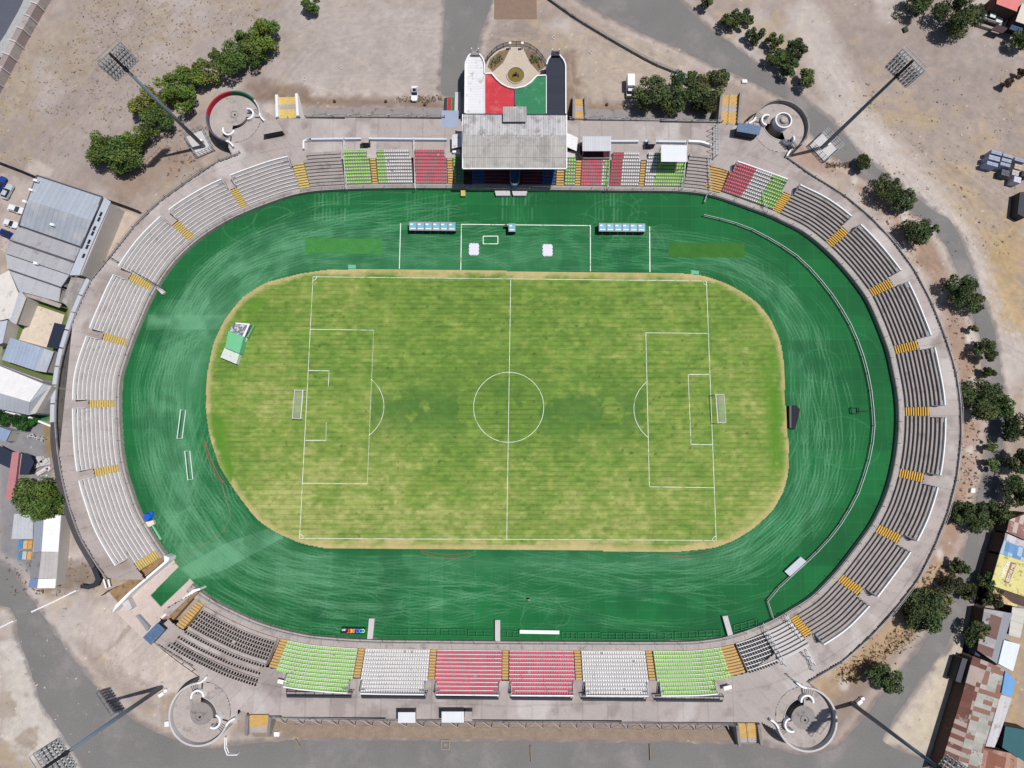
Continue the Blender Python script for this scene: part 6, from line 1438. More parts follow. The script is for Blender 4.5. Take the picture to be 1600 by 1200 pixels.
for px, py, r, cl, lb in ((160, 232, 24, G1, 'leftmost, largest spreading tree of the north-west row'), (196, 240, 27, G1, 'dark rounded tree second from the left in the north-west row'), (185, 258, 14, G1, 'small tree at the lower edge of the leftmost clump'), (212, 218, 18, G2, 'light green tree between the left clump and the mast pole'),
                          (228, 162, 22, G4, 'greyish green tree above the mast pole'), (245, 192, 22, G1, 'dense tree directly below the mast pole'), (264, 138, 18, G2, 'bright small tree right of the mast pole'), (283, 155, 20, G2, 'bright round tree beside the north-west ramp'),
                          (297, 126, 18, G2, 'bright tree above the north-west ramp'), (322, 112, 17, G4, 'yellowish tree in the middle of the north-west row'), (338, 88, 10, G1, 'tiny tree at the tip before the last clump'), (356, 98, 22, G1, 'dark tree at the lower end of the last clump'),
                          (385, 76, 25, G1, 'large dark tree of the last north-west clump'), (412, 56, 22, G2, 'rightmost bright tree of the north-west row'), (402, 84, 12, G1, 'small tree under the rightmost bright tree')): tree(px, py, r, lb, None, cl, group=NWt)
tree(487, 4, 14, 'dark tree cut by the upper edge left of the entrance road', None, G1)
NEt = 'trees beside the parked truck'
for px, py, r, cl, lb in ((1018, 148, 27, G1, 'left round tree of the clump beside the parked truck'), (1050, 160, 18, G1, 'low tree at the lower edge of the clump beside the truck'), (1068, 140, 24, G1, 'middle tree of the clump beside the truck'), (1100, 158, 20, (70, 80, 40), 'brownish tree at the lower right of the clump beside the truck'),
                          (1112, 134, 22, G4, 'right light tree of the clump beside the yellow stairs'), (1128, 122, 12, G1, 'small outermost tree above the yellow stairs'), (1085, 118, 10, G2, 'small tree over the blue parked cars')): tree(px, py, r, lb, None, cl, group=NEt)
Rt = 'trees beside the north-east road'
for px, py, r, cl, lb in ((1143, 32, 15, G1, 'left tree of the pair above the road bend'), (1164, 28, 13, G1, 'right tree of the pair above the road bend'), (1182, 54, 14, G1, 'third tree beside the road bend'), (1210, 62, 13, G2, 'light upper tree of the roadside group'), (1246, 80, 17, (64, 88, 44), 'dark round tree of the roadside group'),
                          (1212, 92, 15, G2, 'middle tree of the roadside group'), (1230, 106, 16, G1, 'lower tree of the roadside group'), (1256, 122, 16, G2, 'lowest tree of the roadside group'), (1105, 0, 12, G1, 'tree cut by the upper edge beside the road'),
                          (1432, 4, 22, G1, 'tree cut by the upper edge above the dry field'), (1498, 20, 34, G1, 'large tree near the pink roofed house'), (1596, 62, 18, G1, 'tree cut by the right edge below the cream roof'), (1593, 115, 10, (110, 80, 60), 'dry brown bush at the right edge'), (1575, 128, 10, (110, 78, 60), 'second dry brown bush at the right edge')): tree(px, py, r, lb, None, cl, group=None, name='tree')
Et = 'trees along the east road'
EC = (76, 96, 48)
for px, py, r, cl, lb in ((1346, 254, 13, EC, 'small tree beside the north-east mast plinth'), (1385, 296, 22, EC, 'left part of the first dark tree pair on the east verge'), (1412, 312, 20, G1, 'right part of the first dark tree pair on the east verge'), (1432, 362, 23, EC, 'round tree by the second bend of the east path'), (1461, 358, 8, G1, 'tiny bush right of the round tree on the east path'),
                          (1500, 452, 24, (64, 90, 44), 'upper part of the large dark tree over the east path'), (1520, 470, 20, G1, 'lower right part of the large dark tree over the east path'), (1520, 513, 8, G4, 'thin dry bush on the east verge'), (1537, 548, 18, EC, 'spreading tree on the east path'), (1545, 580, 10, EC, 'little bush below the spreading tree'),
                          (1532, 622, 30, G1, 'big tree beside the middle of the east bend'), (1562, 632, 22, (92, 120, 56), 'lighter right half of the big tree beside the east bend'), (1588, 672, 24, (60, 80, 40), 'dark tree at the right edge, upper one'), (1548, 698, 10, G2, 'small light bush, upper of two on the east verge'), (1548, 727, 10, G2, 'small light bush, lower of two on the east verge'), (1590, 722, 22, (66, 84, 44), 'dark tree at the right edge, middle one'),
                          (1586, 768, 24, (64, 86, 42), 'dark tree at the right edge, lower one'), (1505, 800, 20, EC, 'left tree of the pair above the straight road piece'), (1528, 806, 22, G1, 'right tree of the pair above the straight road piece'), (1563, 802, 18, EC, 'tree between the road and the painted roofs'), (1500, 887, 14, G1, 'low green tree on the verge right of the black and yellow stairs'),
                          (1488, 914, 16, (84, 84, 50), 'brown dark tree below the low green one'), (1506, 920, 14, EC, 'tree overhanging the road edge'), (1446, 952, 30, G1, 'largest tree at the south-east bend'), (1428, 966, 18, EC, 'lower left tree joined to the largest one'), (1465, 940, 22, G4, 'light crown joined to the largest south-east tree'), (1546, 906, 16, G1, 'small tree beside the yellow painted roof'), (1552, 934, 18, (92, 96, 56), 'brownish tree before the yellow painted roof'),
                          (1524, 988, 20, EC, 'tree standing beside the dark trench near rusty roofs'), (1372, 1056, 18, EC, 'left dark part of the lone south-east verge tree'), (1388, 1062, 20, G1, 'right light part of the lone south-east verge tree'), (1596, 924, 12, G1, 'palm like tree at the right edge by the yellow roof'), (1336, 1063, 4, G1, 'tiny shrub near the lone verge tree')): tree(px, py, r, lb, None, cl, group=Et)
for px, py, r, lb, cl in ((50, 772, 24, 'left half of the great yard tree by the pink roof', G1), (76, 782, 24, 'right half of the great yard tree leaning on the perimeter', (80, 104, 48)), (62, 790, 20, 'lower part of the great yard tree above the sheds', G1), (34, 657, 12, 'dark round tree in the yard by the white wall', (48, 84, 40)), (5, 650, 12, 'tree cut by the left edge beside the white warehouse', (48, 84, 40)), (52, 660, 6, 'small bush beside the dark round yard tree', (48, 110, 40)), (0, 96, 7, 'bush at the left edge by the roadside wall', G1)): tree(px, py, r, lb, None, cl)
# dry hedge strip of the south-east bank and scattered scrub
sc_ = MB(); g = np.random.RandomState(4)
ln_ = resample(np.array(PL([(1425, 985), (1390, 1010), (1350, 1036), (1315, 1055)])), .4)
for k in range(520):
    p = ln_[g.randint(len(ln_))] + [g.normal() * 1.3, g.normal() * 1.3, g.uniform(0, .5)]; s_ = g.uniform(.15, .4); sc_.face([tuple(p + g.normal(size=3) * s_) for _ in range(3)])
tag(sc_.build('dry_hedge', mat('dry_hedge', C(168, 146, 106), .95, .3, 1, 4)), kind='stuff')
for nm, cnt, boxs, cc, sz in (('dry_grass_tufts', 1500, [(120, 60, 420, 0), (60, 60, 300, 180), (1300, 120, 1590, 400), (0, 60, 300, 260)], (156, 138, 108), .17), ('weeds', 900, [(1290, 255, 1330, 262), (1380, 330, 1440, 420), (1480, 480, 1525, 640), (1500, 660, 1530, 780), (1440, 880, 1480, 930), (260, 200, 330, 280), (620, 150, 690, 160), (10, 870, 150, 930)], (118, 100, 76), .2), ('litter', 420, [(60, 30, 560, 260), (1280, 60, 1590, 330), (150, 950, 300, 1080), (0, 980, 160, 1180), (1500, 560, 1540, 760), (60, 740, 85, 760), (1560, 110, 1600, 140)], (222, 216, 210), .12)):
    mb = MB()
    for _ in range(cnt):
        x0, y0, x1, y1 = boxs[g.randint(len(boxs))]; p = np.array(P(g.uniform(min(x0, x1), max(x0, x1)), g.uniform(min(y0, y1), max(y0, y1)), 0)); s_ = sz * g.uniform(.6, 1.6)
        for _k in range(2): mb.face([tuple(np.maximum(p + g.normal(size=3) * s_ * [1, 1, .5] + [0, 0, s_ * .5], [-999, -999, .01])) for _ in range(3)])
    tag(mb.build(nm, mat(nm, C(*cc), .95, .3, 1, 5)), kind='stuff')

M['wall_e'] = mat('dark_shade_wall', C(92, 74, 66), .9, .2, 1, 4)  # east house walls coloured dark brown to deepen their shade
# ------------------------------------------------------------------ buildings west of the stadium
def bld(name, label, cat, px, z, parts, wall=None, parent=None):
    """px: outline of the walls; parts: list of (partname, px, zs, material)"""
    pts = [P(x, y, z) for x, y in px]; root = thing(name, (np.mean([p[0] for p in pts]), np.mean([p[1] for p in pts]), 0), label, cat)
    c = np.mean([p[:2] for p in pts], 0); MB().prism([tuple(c + (np.array(p[:2]) - c) * .97) for p in pts], 0, z - .35).build('wall', wall or (M['wall_e'] if c[0] > 0 else M['wallc']), root)
    for nm, q, zs, m in parts: roofsheet(nm, q, zs, m, root, .15)
    return root
def rmat(nm, c, ang, per=.9, dep=.12, blot=None): return mat(nm, C(*c), .6, .08, .3, 1.5, stripe=(ang, per, dep), blot=blot)
A1 = -.29
hall = bld('clubhouse_hall', 'large clubhouse hall with pale blue grey ribbed roof at the left', 'building', [(58, 274), (160, 308), (126, 385), (29, 353)], 6,
    [('roof', [(58, 274), (160, 307.5), (143, 345), (44, 312)], [6.0, 6.0, 6.9, 6.9], rmat('hall_roof_upper', (176, 184, 196), A1, 1.3, .10)), ('roof', [(44, 312), (143, 345), (126, 385), (30, 351.5)], [6.9, 6.9, 6.0, 6.0], rmat('hall_roof_lower', (164, 170, 180), A1, 1.3, .12, (C(182, 182, 184), .15, .5, .15)))])
mem = rmat('membrane_roof', (176, 175, 180), A1, 3.4, .05, (C(158, 152, 150), .5, .56, .12)); mem2 = rmat('membrane_roof_pale', (188, 188, 194), A1, 3.4, .05)
roofsheet('lower_roof', [(28.5, 354), (125, 387.5), (116, 408), (15.5, 374)], [5.2, 5.2, 4.9, 4.9], mem, hall)
roofsheet('middle_roof', [(15, 377), (115.5, 411), (108, 429), (8, 395.5)], [4.9, 4.9, 5.2, 5.2], mem, hall); roofsheet('middle_roof', [(8.5, 397), (107.7, 430), (95.5, 448), (13, 420)], [5.2, 5.2, 4.8, 4.8], mem2, hall)
q_ = PL([(28, 355), (124, 389), (96, 446), (9, 418), (9, 397)], 4.8); MB().prism([p[:2] for p in q_], 0, 4.4).build('lower_wall', M['wallc'], hall)
sb = MB()
for a, b in (((58, 274), (160, 307.5)), ((126, 386.5), (29, 353)), ((116, 409.5), (15.5, 375.5)), ((95.5, 449), (14, 421)), ((58, 274), (29, 353)), ((160, 308), (126, 387))): sb.bar(P(*a, 6.15 if a[1] < 320 else 5.2), P(*b, 6.15 if a[1] < 320 else 5.2), .3)
sb.build('gutter', mat('dark_gutter', C(92, 92, 104), .6, .1), hall)
for k, (x, y) in enumerate(()):
    dx, dy = -.46, 1.0; q = [(x - 2 - 4 * dx * 0 + 3.6, y - 8), (x + 4, y - 6.5), (x - 2.5, y + 7), (x - 6, y + 5.5)]
    MB().prism([p[:2] for p in PL(q, 4.6)], 4.3, 4.62).build('skylight', M['glass'], hall)
wk = bld('side_annex', 'long pale flat annex with dark skylights along the clubhouse hall', 'building', [(160, 307), (173, 315), (125, 431), (110, 430)], 5.6, [('roof', [(160.5, 307), (173, 315), (140, 389), (124, 430), (108.5, 430), (126.5, 387)], [5.6] * 6, rmat('annex_roof', (190, 196, 208), A1, 6, .04))])
for x, y in ((157, 335), (154, 343), (147, 357), (144, 365), (138.5, 378), (135.5, 386), (130, 400)): MB().prism([p[:2] for p in PL([(x + 1, y - 4), (x + 4, y - 2.8), (x + 1, y + 3.6), (x - 2.2, y + 2.4)], 5.6)], 5.5, 5.72).build('skylight', M['glass'], wk)
for (x, y) in ((84, 352), (53, 410), (58, 283), (51, 298), (41, 316)):
    c = P(x, y, 6.6); MB().box((c[0], c[1], c[2] + .3 - (1 if y > 380 else 0)), (1.0, .6, .7), A1).build('roof_vent', M['white'], hall)
e_ = bld('clubhouse_wing', 'grey clubhouse wing with low roof above the green courtyard', 'building', [(14, 421), (95, 449), (92, 472), (30, 455)], 4.6, [('roof', [(14, 421.5), (95, 449.5), (92, 471), (30, 455)], [4.8, 4.8, 4.4, 4.4], mem2), ('eave', [(32, 453), (96, 475), (93, 481), (41, 463)], [3.9, 3.9, 3.7, 3.7], M['conc'])])
bld('grey_lean_to', 'grey weathered lean-to roof between clubhouse and stadium perimeter', 'building', [(112, 431), (137, 437), (114, 490), (97, 471)], 4.0, [('roof', [(112, 431.5), (137, 437), (114, 488), (97, 471)], [4.2, 4.0, 3.8, 4.0], rmat('lean_grey', (150, 145, 142), A1, 1.0, .08, (C(176, 170, 166), .3, .5, .15)))])
bld('white_flat_house', 'white stained flat roofed house at the left edge', 'house', [(14, 422), (29, 458), (17, 497), (-20, 500), (-30, 446)], 4.4, [('roof', [(14, 422.5), (29, 458), (17, 497), (-20, 505), (-30, 446)], [4.4] * 5, rmat('white_flat', (226, 220, 214), A1, 5, .03, (C(196, 182, 170), .4, .56, .1)))])
bld('narrow_west_wing', 'narrow pale blue roofed wing along the left side of the courtyard', 'building', [(32, 453), (41, 464), (24, 506), (13, 499)], 4.2, [('roof', [(32, 453), (36, 459), (18, 503), (13, 499)], [4.2, 4.7, 4.7, 4.2], rmat('ridge_pale', (198, 204, 218), A1 + 1.57, 1, .06)), ('roof', [(36, 459), (41, 465), (25, 507), (18, 503)], [4.7, 4.2, 4.2, 4.7], rmat('ridge_grey', (188, 184, 184), A1 + 1.57, 1, .06))])
bld('corner_shed', 'small pale shed at the left edge beside the courtyard', 'shed', [(0, 492), (12, 500), (4, 536), (-8, 540)], 3.6, [('roof', [(0, 492), (12, 500), (4, 536), (-8, 540)], [3.8, 3.6, 3.6, 3.8], rmat('corner_shed_roof', (190, 196, 210), A1, 1, .08))])
sheet('courtyard_paving', [(52, 475), (101, 492), (95, 512), (73, 543), (30, 531)], .06, mat('stained_paving', C(214, 200, 182), .9, .14, .6, 2.2, blot=(C(168, 148, 122), .55, .6, .06)))
slab('navy_canopy', [(85, 504), (103, 508), (91, 545.5), (73, 542)], 3.3, 3.5, mat('navy_sheet', C(40, 46, 66), .6, .08), 'navy blue flat canopy in the green courtyard', 'canopy')
bld('blue_roof_house', 'pale blue gable roofed house at the lower end of the courtyard', 'house', [(16, 527.5), (84, 549), (72, 582), (3, 562)], 3.8, [('roof', [(16, 527.5), (69, 544.5), (55, 579), (3, 562)], [4.4, 4.4, 3.9, 3.9], rmat('blue_pale_roof', (168, 182, 204), A1, .9, .12)), ('roof', [(69, 544.5), (84, 549.5), (72, 582), (55, 579)], [4.4, 3.8, 3.8, 3.9], rmat('blue_grey_roof', (178, 184, 194), A1, .9, .06))])
bld('white_warehouse', 'white gabled warehouse with grey side slope above the yard', 'warehouse', [(-20, 566), (67, 599), (80, 603), (55, 646), (44, 648), (-20, 634)], 6.5, [('roof', [(-25, 562), (67, 599.5), (46.5, 628), (-25, 607)], [6.6, 6.6, 7.6, 7.6], rmat('warehouse_white', (236, 234, 234), A1, 4, .03)), ('roof', [(-25, 607), (46.5, 628), (44.5, 648.5), (-25, 634)], [7.6, 7.6, 6.2, 6.2], rmat('warehouse_grey', (176, 180, 188), A1, 1, .08)), ('hip', [(67, 599.5), (80, 603), (56, 646), (44.5, 648.5), (46.5, 628)], [6.6, 6.0, 6.0, 6.2, 7.6], rmat('warehouse_hip', (166, 170, 178), A1 + 1.57, 1, .08))])
slab('white_wall_line', [(-5, 637), (44, 650), (79, 664), (78.5, 667), (43, 653), (-5, 640.5)], 0, 1.6, M['white'], 'long thin white wall below the warehouse', 'wall', 1.6)
slab('eave_wall', [(-5, 568), (66, 594), (66, 597), (-5, 571)], 0, 3, M['conc_l'], 'pale boundary wall between warehouse and blue roofed house', 'wall', 3)
bld('carport', 'pale blue sheet roofed carport at the left edge of the yard', 'carport', [(-10, 664), (17, 673), (9, 690), (-10, 685)], 3.0, [('roof', [(-10, 664), (17, 673), (9, 690), (-10, 685)], [3.2, 3.0, 3.0, 3.2], rmat('carport_roof', (142, 160, 190), A1, .8, .08))])
slab('blue_vehicle_pool', [(16, 677), (24, 672), (26, 677), (20, 684), (15, 683)], 0, 1.0, mat('bright_blue_plastic', C(40, 130, 210), .4, .05), 'bright blue plastic basin beside the carport', 'basin')
bld('pink_roof_shed', 'long narrow shed with dusty pink roof in the west yard', 'shed', [(19, 706.5), (32.5, 708), (23, 782), (8, 782)], 3.4, [('roof', [(19, 706.5), (30, 707), (21, 781), (8, 782)], [3.4, 3.7, 3.7, 3.4], rmat('pink_roof', (196, 134, 136), 1.5, 3, .04)), ('roof', [(30, 707), (33, 709), (24.5, 781), (21, 781)], [3.7, 3.1, 3.1, 3.7], rmat('pink_roof_dark', (160, 100, 104), 1.5, 3, .04))])
slab('shade_net', [(-6, 694), (20, 707), (18, 733), (-6, 722)], 2.9, 3.0, mat('navy_shade_net', C(46, 52, 72), .9, .1), 'dark navy shade net left of the pink shed', 'shade net', 3.0); slab('shade_net', [(33, 706), (48, 712), (53, 722), (45, 740), (28, 742)], 2.9, 3.0, mat('navy_shade_net_b', C(46, 52, 72), .9, .1), 'dark navy shade net right of the pink shed', 'shade net', 3.0)
m_o1 = rmat('light_sheds', (196, 198, 204), 0, .9, .06, (C(176, 168, 160), .3, .56, .12))
bld('light_shed', 'square pale sheet roofed shed below the great yard tree', 'shed', [(22, 803), (52, 803), (51, 842), (18, 842)], 3.2, [('roof', [(22, 803), (52, 803), (51, 842), (18, 842)], [3.4, 3.4, 3.1, 3.1], m_o1)])
bld('gabled_shed', 'long gabled shed with bright white right slope beside the south-west road', 'shed', [(53, 804), (95, 804), (86, 918), (44, 918)], 3.6, [('roof', [(53, 803.5), (69, 804), (65, 862), (52, 862)], [3.5, 4.2, 4.2, 3.5], rmat('shed_grey_slope', (160, 168, 182), 0, .9, .08)), ('roof', [(69, 804), (95, 804), (91, 862), (65, 862)], [4.2, 3.4, 3.4, 4.2], rmat('shed_white_slope', (240, 242, 246), 0, .9, .03)),
    ('roof', [(51.5, 862.5), (65, 862.5), (60, 904), (47, 904)], [3.4, 4.0, 4.0, 3.4], rmat('shed_rust_grey', (148, 148, 154), 0, .9, .1, (C(130, 118, 112), .5, .55, .1))), ('roof', [(65, 862.5), (91, 862.5), (87, 904), (60, 904)], [4.0, 3.3, 3.3, 4.0], rmat('shed_dusty', (186, 180, 178), 0, .9, .08)),
    ('roof', [(47, 904.5), (60, 904.5), (58, 919), (44, 918)], [3.4, 4.0, 4.0, 3.4], rmat('shed_blue_end', (124, 150, 192), 0, .9, .08)), ('roof', [(60, 904.5), (87, 904.5), (86, 919), (58, 919)], [4.0, 3.3, 3.3, 4.0], rmat('shed_white_end', (238, 240, 244), 0, .9, .03))])
for k, (x, y, cl, lb) in enumerate(((31.5, 851, (70, 140, 190), 'upper blue pallet stack under the light shed'), (39, 851, (214, 176, 130), 'upper middle tan pallet stack'), (46.5, 851, (206, 160, 96), 'upper right ochre pallet stack'), (31, 869, (80, 140, 180), 'lower blue pallet stack near the road'), (37.5, 868, (196, 192, 190), 'lower grey pallet stack'), (45.5, 868, (210, 166, 104), 'lower right ochre pallet stack'))):
    c = P(x, y, 1.2); mb = MB()
    for j in range(4): mb.box((c[0], c[1], .15 + .3 * j), (1.05, 2.0, .16)).box((c[0], c[1], .28 + .3 * j), (.9, .2, .12))
    tag(mb.build('pallet_stack', mat('pallet_' + str(k), C(*cl), .9, .15)), lb, 'pallets')
for k, (x, y, w3, d3, lb) in enumerate(((62, 718, 2.0, 1.6, 'white plastic sheet over scrap beside the shade net'), (70, 722, 2.6, 1.8, 'grey scrap crate by the west perimeter'), (57, 727, 1.4, 1.2, 'small grey box left of the scrap crate'), (66, 736, 3.2, 1.0, 'row of pale planks beside the great yard tree'), (76, 732, 1.2, 1.0, 'white bag at the foot of the perimeter'))):
    c = P(x, y, .8); mb = MB().box((c[0], c[1], .4), (w3, d3, .8), .2 * k).box((c[0] + .3, c[1] + .2, .95), (w3 * .5, d3 * .6, .3), .5)
    tag(mb.build('scrap_pile', mat('scrap_' + str(k), C(190 + 8 * k, 188 + 6 * k, 186 + 6 * k), .9, .25, 1, 5)), lb, 'scrap')
root = thing('drying_frame', P(56, 684, 0), 'pale tubular frame standing in the west yard', 'frame'); mb = MB()
for a, b in (((42, 681), (70, 686)), ((48, 678), (43, 684)), ((66, 682), (64, 690)), ((50, 677), (54, 685)), ((60, 681), (57, 687))): mb.bar(P(*a, 1.2), P(*b, 1.2), .16)
mb.build('tubes', M['conc_l'], root)
for a in ((43, 681), (69, 686)): MB().bar(P(*a, 0), P(*a, 1.2), .12).build('leg', M['steel'], root)
fence('yard_fence', [(-5, 253), (40, 270), (75, 285)], 'dark fence above the clubhouse car park', 1.8, 3, M['dark'], panel=M['dark'])
fence('yard_fence', [(172, 315), (215, 330), (222, 333)], 'dark fence between clubhouse forecourt and the dry bank', 1.8, 3, M['dark'], panel=M['dark'])
fence('white_rail', [(55, 954), (90, 938), (122, 922)], 'white rail beside the road below the curved wall end', 1.0, 3, M['white'], thick=.25, cat='rail'); fence('white_rail', [(-5, 984), (25, 969)], 'white rail at the left edge beside the road', 1.0, 3, M['white'], thick=.25, cat='rail')
fence('white_rail', [(355, 1150), (354, 1176), (373, 1176)], 'white L shaped rail below the south-west ramp', 1.0, 2, M['white'], thick=.2, cat='rail')
# roadside wall of alternating panels
wl_ = resample(np.array(PL([(88, -22), (62, 22), (36, 68), (10, 118), (-20, 175)])), 4.1)
for k in range(len(wl_) - 1):
    a, b = wl_[k], wl_[k + 1]; mid = (a + b) / 2; an = math.atan2(b[1] - a[1], b[0] - a[0]); L_ = np.linalg.norm(b - a)
    root = thing('wall_panel', tuple(mid), '%s block wall panel from the upper end beside the north-west road' % ords[min(k, 9)], 'wall panel', 'block wall panels beside the north-west road')
    n_ = np.array([-math.sin(an), math.cos(an)]) * 1.1 * (1 if k % 2 else -1) * 0
    MB().box((mid[0], mid[1], 1.25), (L_ - .3, 1.7, 2.5), an).build('panel', M['conc'] if k % 2 else mat('rose_block_%d' % k, C(160, 144, 142), .9, .12), root)
    MB().box((a[0], a[1], 1.4), (.35, 2.2, 2.8), an).build('pilaster', M['conc_l'], root)

# plinth path along the north-east drain
fence('drain_rail', [(858, 0), (900, 30), (960, 66), (1020, 100), (1075, 122), (1115, 130)], 'long low concrete rail along the north-east road verge', .6, 4.0, M['conc_g'], thick=.4, cat='rail')
sheet('drain', [(852, -10), (900, 24), (962, 60), (1022, 94), (1076, 116), (1074, 121), (1018, 101), (958, 68), (897, 32), (846, -6)], .006, mat('drain_concrete', C(150, 142, 136), .9, .12))
sheet('soil_plot', [(772, -10), (838, -10), (839, 30), (772, 30)], .004, mat('brown_plot', C(142, 120, 104), .95, .15, .8, 3))

# ------------------------------------------------------------------ houses in the east
def rust(nm, c1, c2, ang, thr=.5, w_=1.1, l_=2.6):
    m = mat(nm, C(*c1), .85, .18, .5, 2.5, blot=(C(*c2), .6, .6, .05)); t = m.node_tree; n = t.nodes; L = t.links; b = n['Principled BSDF']
    src = b.inputs['Base Color'].links[0].from_socket; geo = n.new('ShaderNodeNewGeometry'); fl = []
    for a_, s_ in ((ang, w_), (ang + math.pi / 2, l_)):
        d_ = n.new('ShaderNodeVectorMath'); d_.operation = 'DOT_PRODUCT'; d_.inputs[1].default_value = (math.cos(a_) / s_, math.sin(a_) / s_, 0); L.new(geo.outputs['Position'], d_.inputs[0])
        f_ = n.new('ShaderNodeMath'); f_.operation = 'FLOOR'; L.new(d_.outputs['Value'], f_.inputs[0]); fl.append(f_)
    cb = n.new('ShaderNodeCombineXYZ'); L.new(fl[0].outputs[0], cb.inputs[0]); L.new(fl[1].outputs[0], cb.inputs[1]); wn = n.new('ShaderNodeTexWhiteNoise'); wn.noise_dimensions = '2D'; L.new(cb.outputs[0], wn.inputs['Vector'])
    gt = n.new('ShaderNodeMath'); gt.operation = 'GREATER_THAN'; L.new(wn.outputs['Value'], gt.inputs[0]); gt.inputs[1].default_value = thr + .12
    mx = n.new('ShaderNodeMix'); mx.data_type = 'RGBA'; L.new(gt.outputs[0], mx.inputs[0]); L.new(src, mx.inputs[6]); mx.inputs[7].default_value = (*C(*c2), 1)
    mr = n.new('ShaderNodeMath'); mr.operation = 'MULTIPLY_ADD'; L.new(wn.outputs['Value'], mr.inputs[0]); mr.inputs[1].default_value = .42; mr.inputs[2].default_value = .78
    vs = n.new('ShaderNodeVectorMath'); vs.operation = 'SCALE'; L.new(mx.outputs[2], vs.inputs[0]); L.new(mr.outputs[0], vs.inputs['Scale']); L.new(vs.outputs[0], b.inputs['Base Color']); return m
def rust_old(nm, c1, c2, ang, thr=.5): return mat(nm, C(*c1), .85, .18, .5, 2.5, stripe=(ang, .9, .16), blot=(C(*c2), .38, thr, .05))
A2 = -.32
m_rs1 = rust('rusty_sheets', (128, 86, 76), (176, 158, 150), A2 + 1.57, .52); m_rs2 = rust('mixed_sheets', (178, 176, 168), (134, 100, 88), A2 + 1.57, .57); m_rs3 = rust('pale_mixed_sheets', (176, 172, 172), (120, 92, 84), A2 + 1.57, .55)
bld('rusty_house', 'long house with left slope of rust brown roofing sheets near the junction', 'house', [(1520, 1026), (1571, 1048), (1538, 1168), (1531, 1210), (1466, 1210), (1503, 1088)], 3.6,
    [('roof', [(1520, 1025), (1545, 1035), (1527, 1084), (1492, 1210), (1466, 1210), (1503, 1088)], [3.5, 4.4, 4.4, 4.4, 3.5, 3.5], m_rs1), ('roof', [(1545, 1035), (1571, 1047.5), (1566, 1081), (1555, 1112), (1538, 1168), (1531, 1210), (1492, 1210), (1527, 1084)], [4.4, 3.6, 3.6, 3.6, 3.6, 3.6, 4.4, 4.4], m_rs2)])
bld('blue_panel_roof', 'small house with clear sky blue roof between rusty roofs', 'house', [(1571, 1049), (1587, 1063), (1581, 1090), (1566, 1083)], 3.7, [('roof', [(1571, 1048.5), (1587, 1063), (1580.5, 1090), (1565, 1083)], [3.9, 3.7, 3.7, 3.9], rmat('sky_blue_roof', (112, 164, 216), A2, 2, .04))])
bld('whitewashed_strip_house', 'long narrow house with whitewashed roof at the right', 'house', [(1564, 1085), (1581, 1091), (1561, 1151), (1541, 1166)], 3.5, [('roof', [(1564, 1085), (1581, 1091), (1561, 1151), (1554, 1168), (1540, 1166)], [3.6, 3.4, 3.4, 3.4, 3.6], rmat('whitewash', (206, 202, 206), A2, 1, .08, (C(172, 164, 162), .4, .56, .1)))])
bld('teal_canopy_house', 'dark teal flat roof at the lower right edge', 'house', [(1571, 1135), (1610, 1142), (1610, 1196), (1566, 1168)], 3.6, [('roof', [(1571, 1135), (1610, 1142), (1610, 1196), (1566, 1168)], [3.6] * 4, rmat('teal_roof', (44, 98, 106), A2, 3, .04))])
bld('rust_patch_house', 'low house with rust streaked pinkish roof at the lower edge', 'house', [(1538, 1168), (1590, 1179), (1588, 1212), (1530, 1212)], 3.3, [('roof', [(1538, 1168.5), (1590, 1179), (1588, 1215), (1530, 1215)], [3.2, 3.2, 3.4, 3.4], rust('rust_patch', (178, 140, 124), (132, 88, 72), A2, .55))])
bld('grey_patchwork_house', 'house roofed with patchwork of grey and rust brown sheets', 'house', [(1538, 951), (1582, 958), (1562, 1026), (1560, 1038), (1528, 1016)], 3.7, [('roof', [(1538, 951), (1568, 956), (1549, 1031), (1527, 1016)], [3.6, 4.2, 4.2, 3.6], m_rs3), ('roof', [(1568, 956), (1582, 958.5), (1562, 1026), (1559, 1038), (1549, 1031)], [4.2, 3.8, 3.8, 3.8, 4.2], rmat('plain_grey_sheets', (150, 152, 160), A2, 1, .08))])
bld('white_leanto_house', 'cream white ribbed lean-to at the right edge', 'house', [(1582, 948), (1604, 952), (1594, 997), (1576, 992)], 3.4, [('roof', [(1582, 948), (1604, 952), (1594, 997), (1576, 992)], [3.5, 3.3, 3.3, 3.5], rmat('cream_ribs', (206, 202, 194), A2 + 1.57, 1.6, .10))])
bld('bright_white_roof_house', 'box house with bright plain white roof at the right', 'house', [(1569, 1000), (1594, 1007), (1583, 1049), (1560, 1037)], 4.0, [('roof', [(1569, 1000), (1594, 1007), (1583, 1049), (1560, 1037)], [4.1, 4.0, 4.0, 4.1], rmat('plain_white', (226, 234, 242), A2, 6, .02))])
yh = bld('yellow_painted_house', 'shop with yellow roof painted with white lettering on a brown band', 'house', [(1562, 866), (1608, 880), (1604, 950), (1585, 944), (1548, 915)], 4.0, [('roof', [(1562, 865), (1608, 880), (1600, 932), (1548, 914)], [4.0] * 4, mat('yellow_roof_paint', C(224, 214, 142), .8, .14, blot=(C(176, 162, 116), .9, .56, .06))),
    ('lower_roof', [(1548, 915), (1598, 932.5), (1588, 948), (1557, 940)], [3.6] * 4, mat('pink_tan_roof', C(206, 168, 132), .8, .12, blot=(C(226, 230, 150), .4, .5, .1)))])
def rb(px, z, m, nm, par): return roofsheet(nm, px, [z] * len(px), m, par, .05)
rb([(1580, 878), (1588.5, 880.5), (1576, 912), (1569.5, 909.5)], 4.07, mat('brown_band', C(168, 118, 84), .8, .06), 'painted_band', yh)
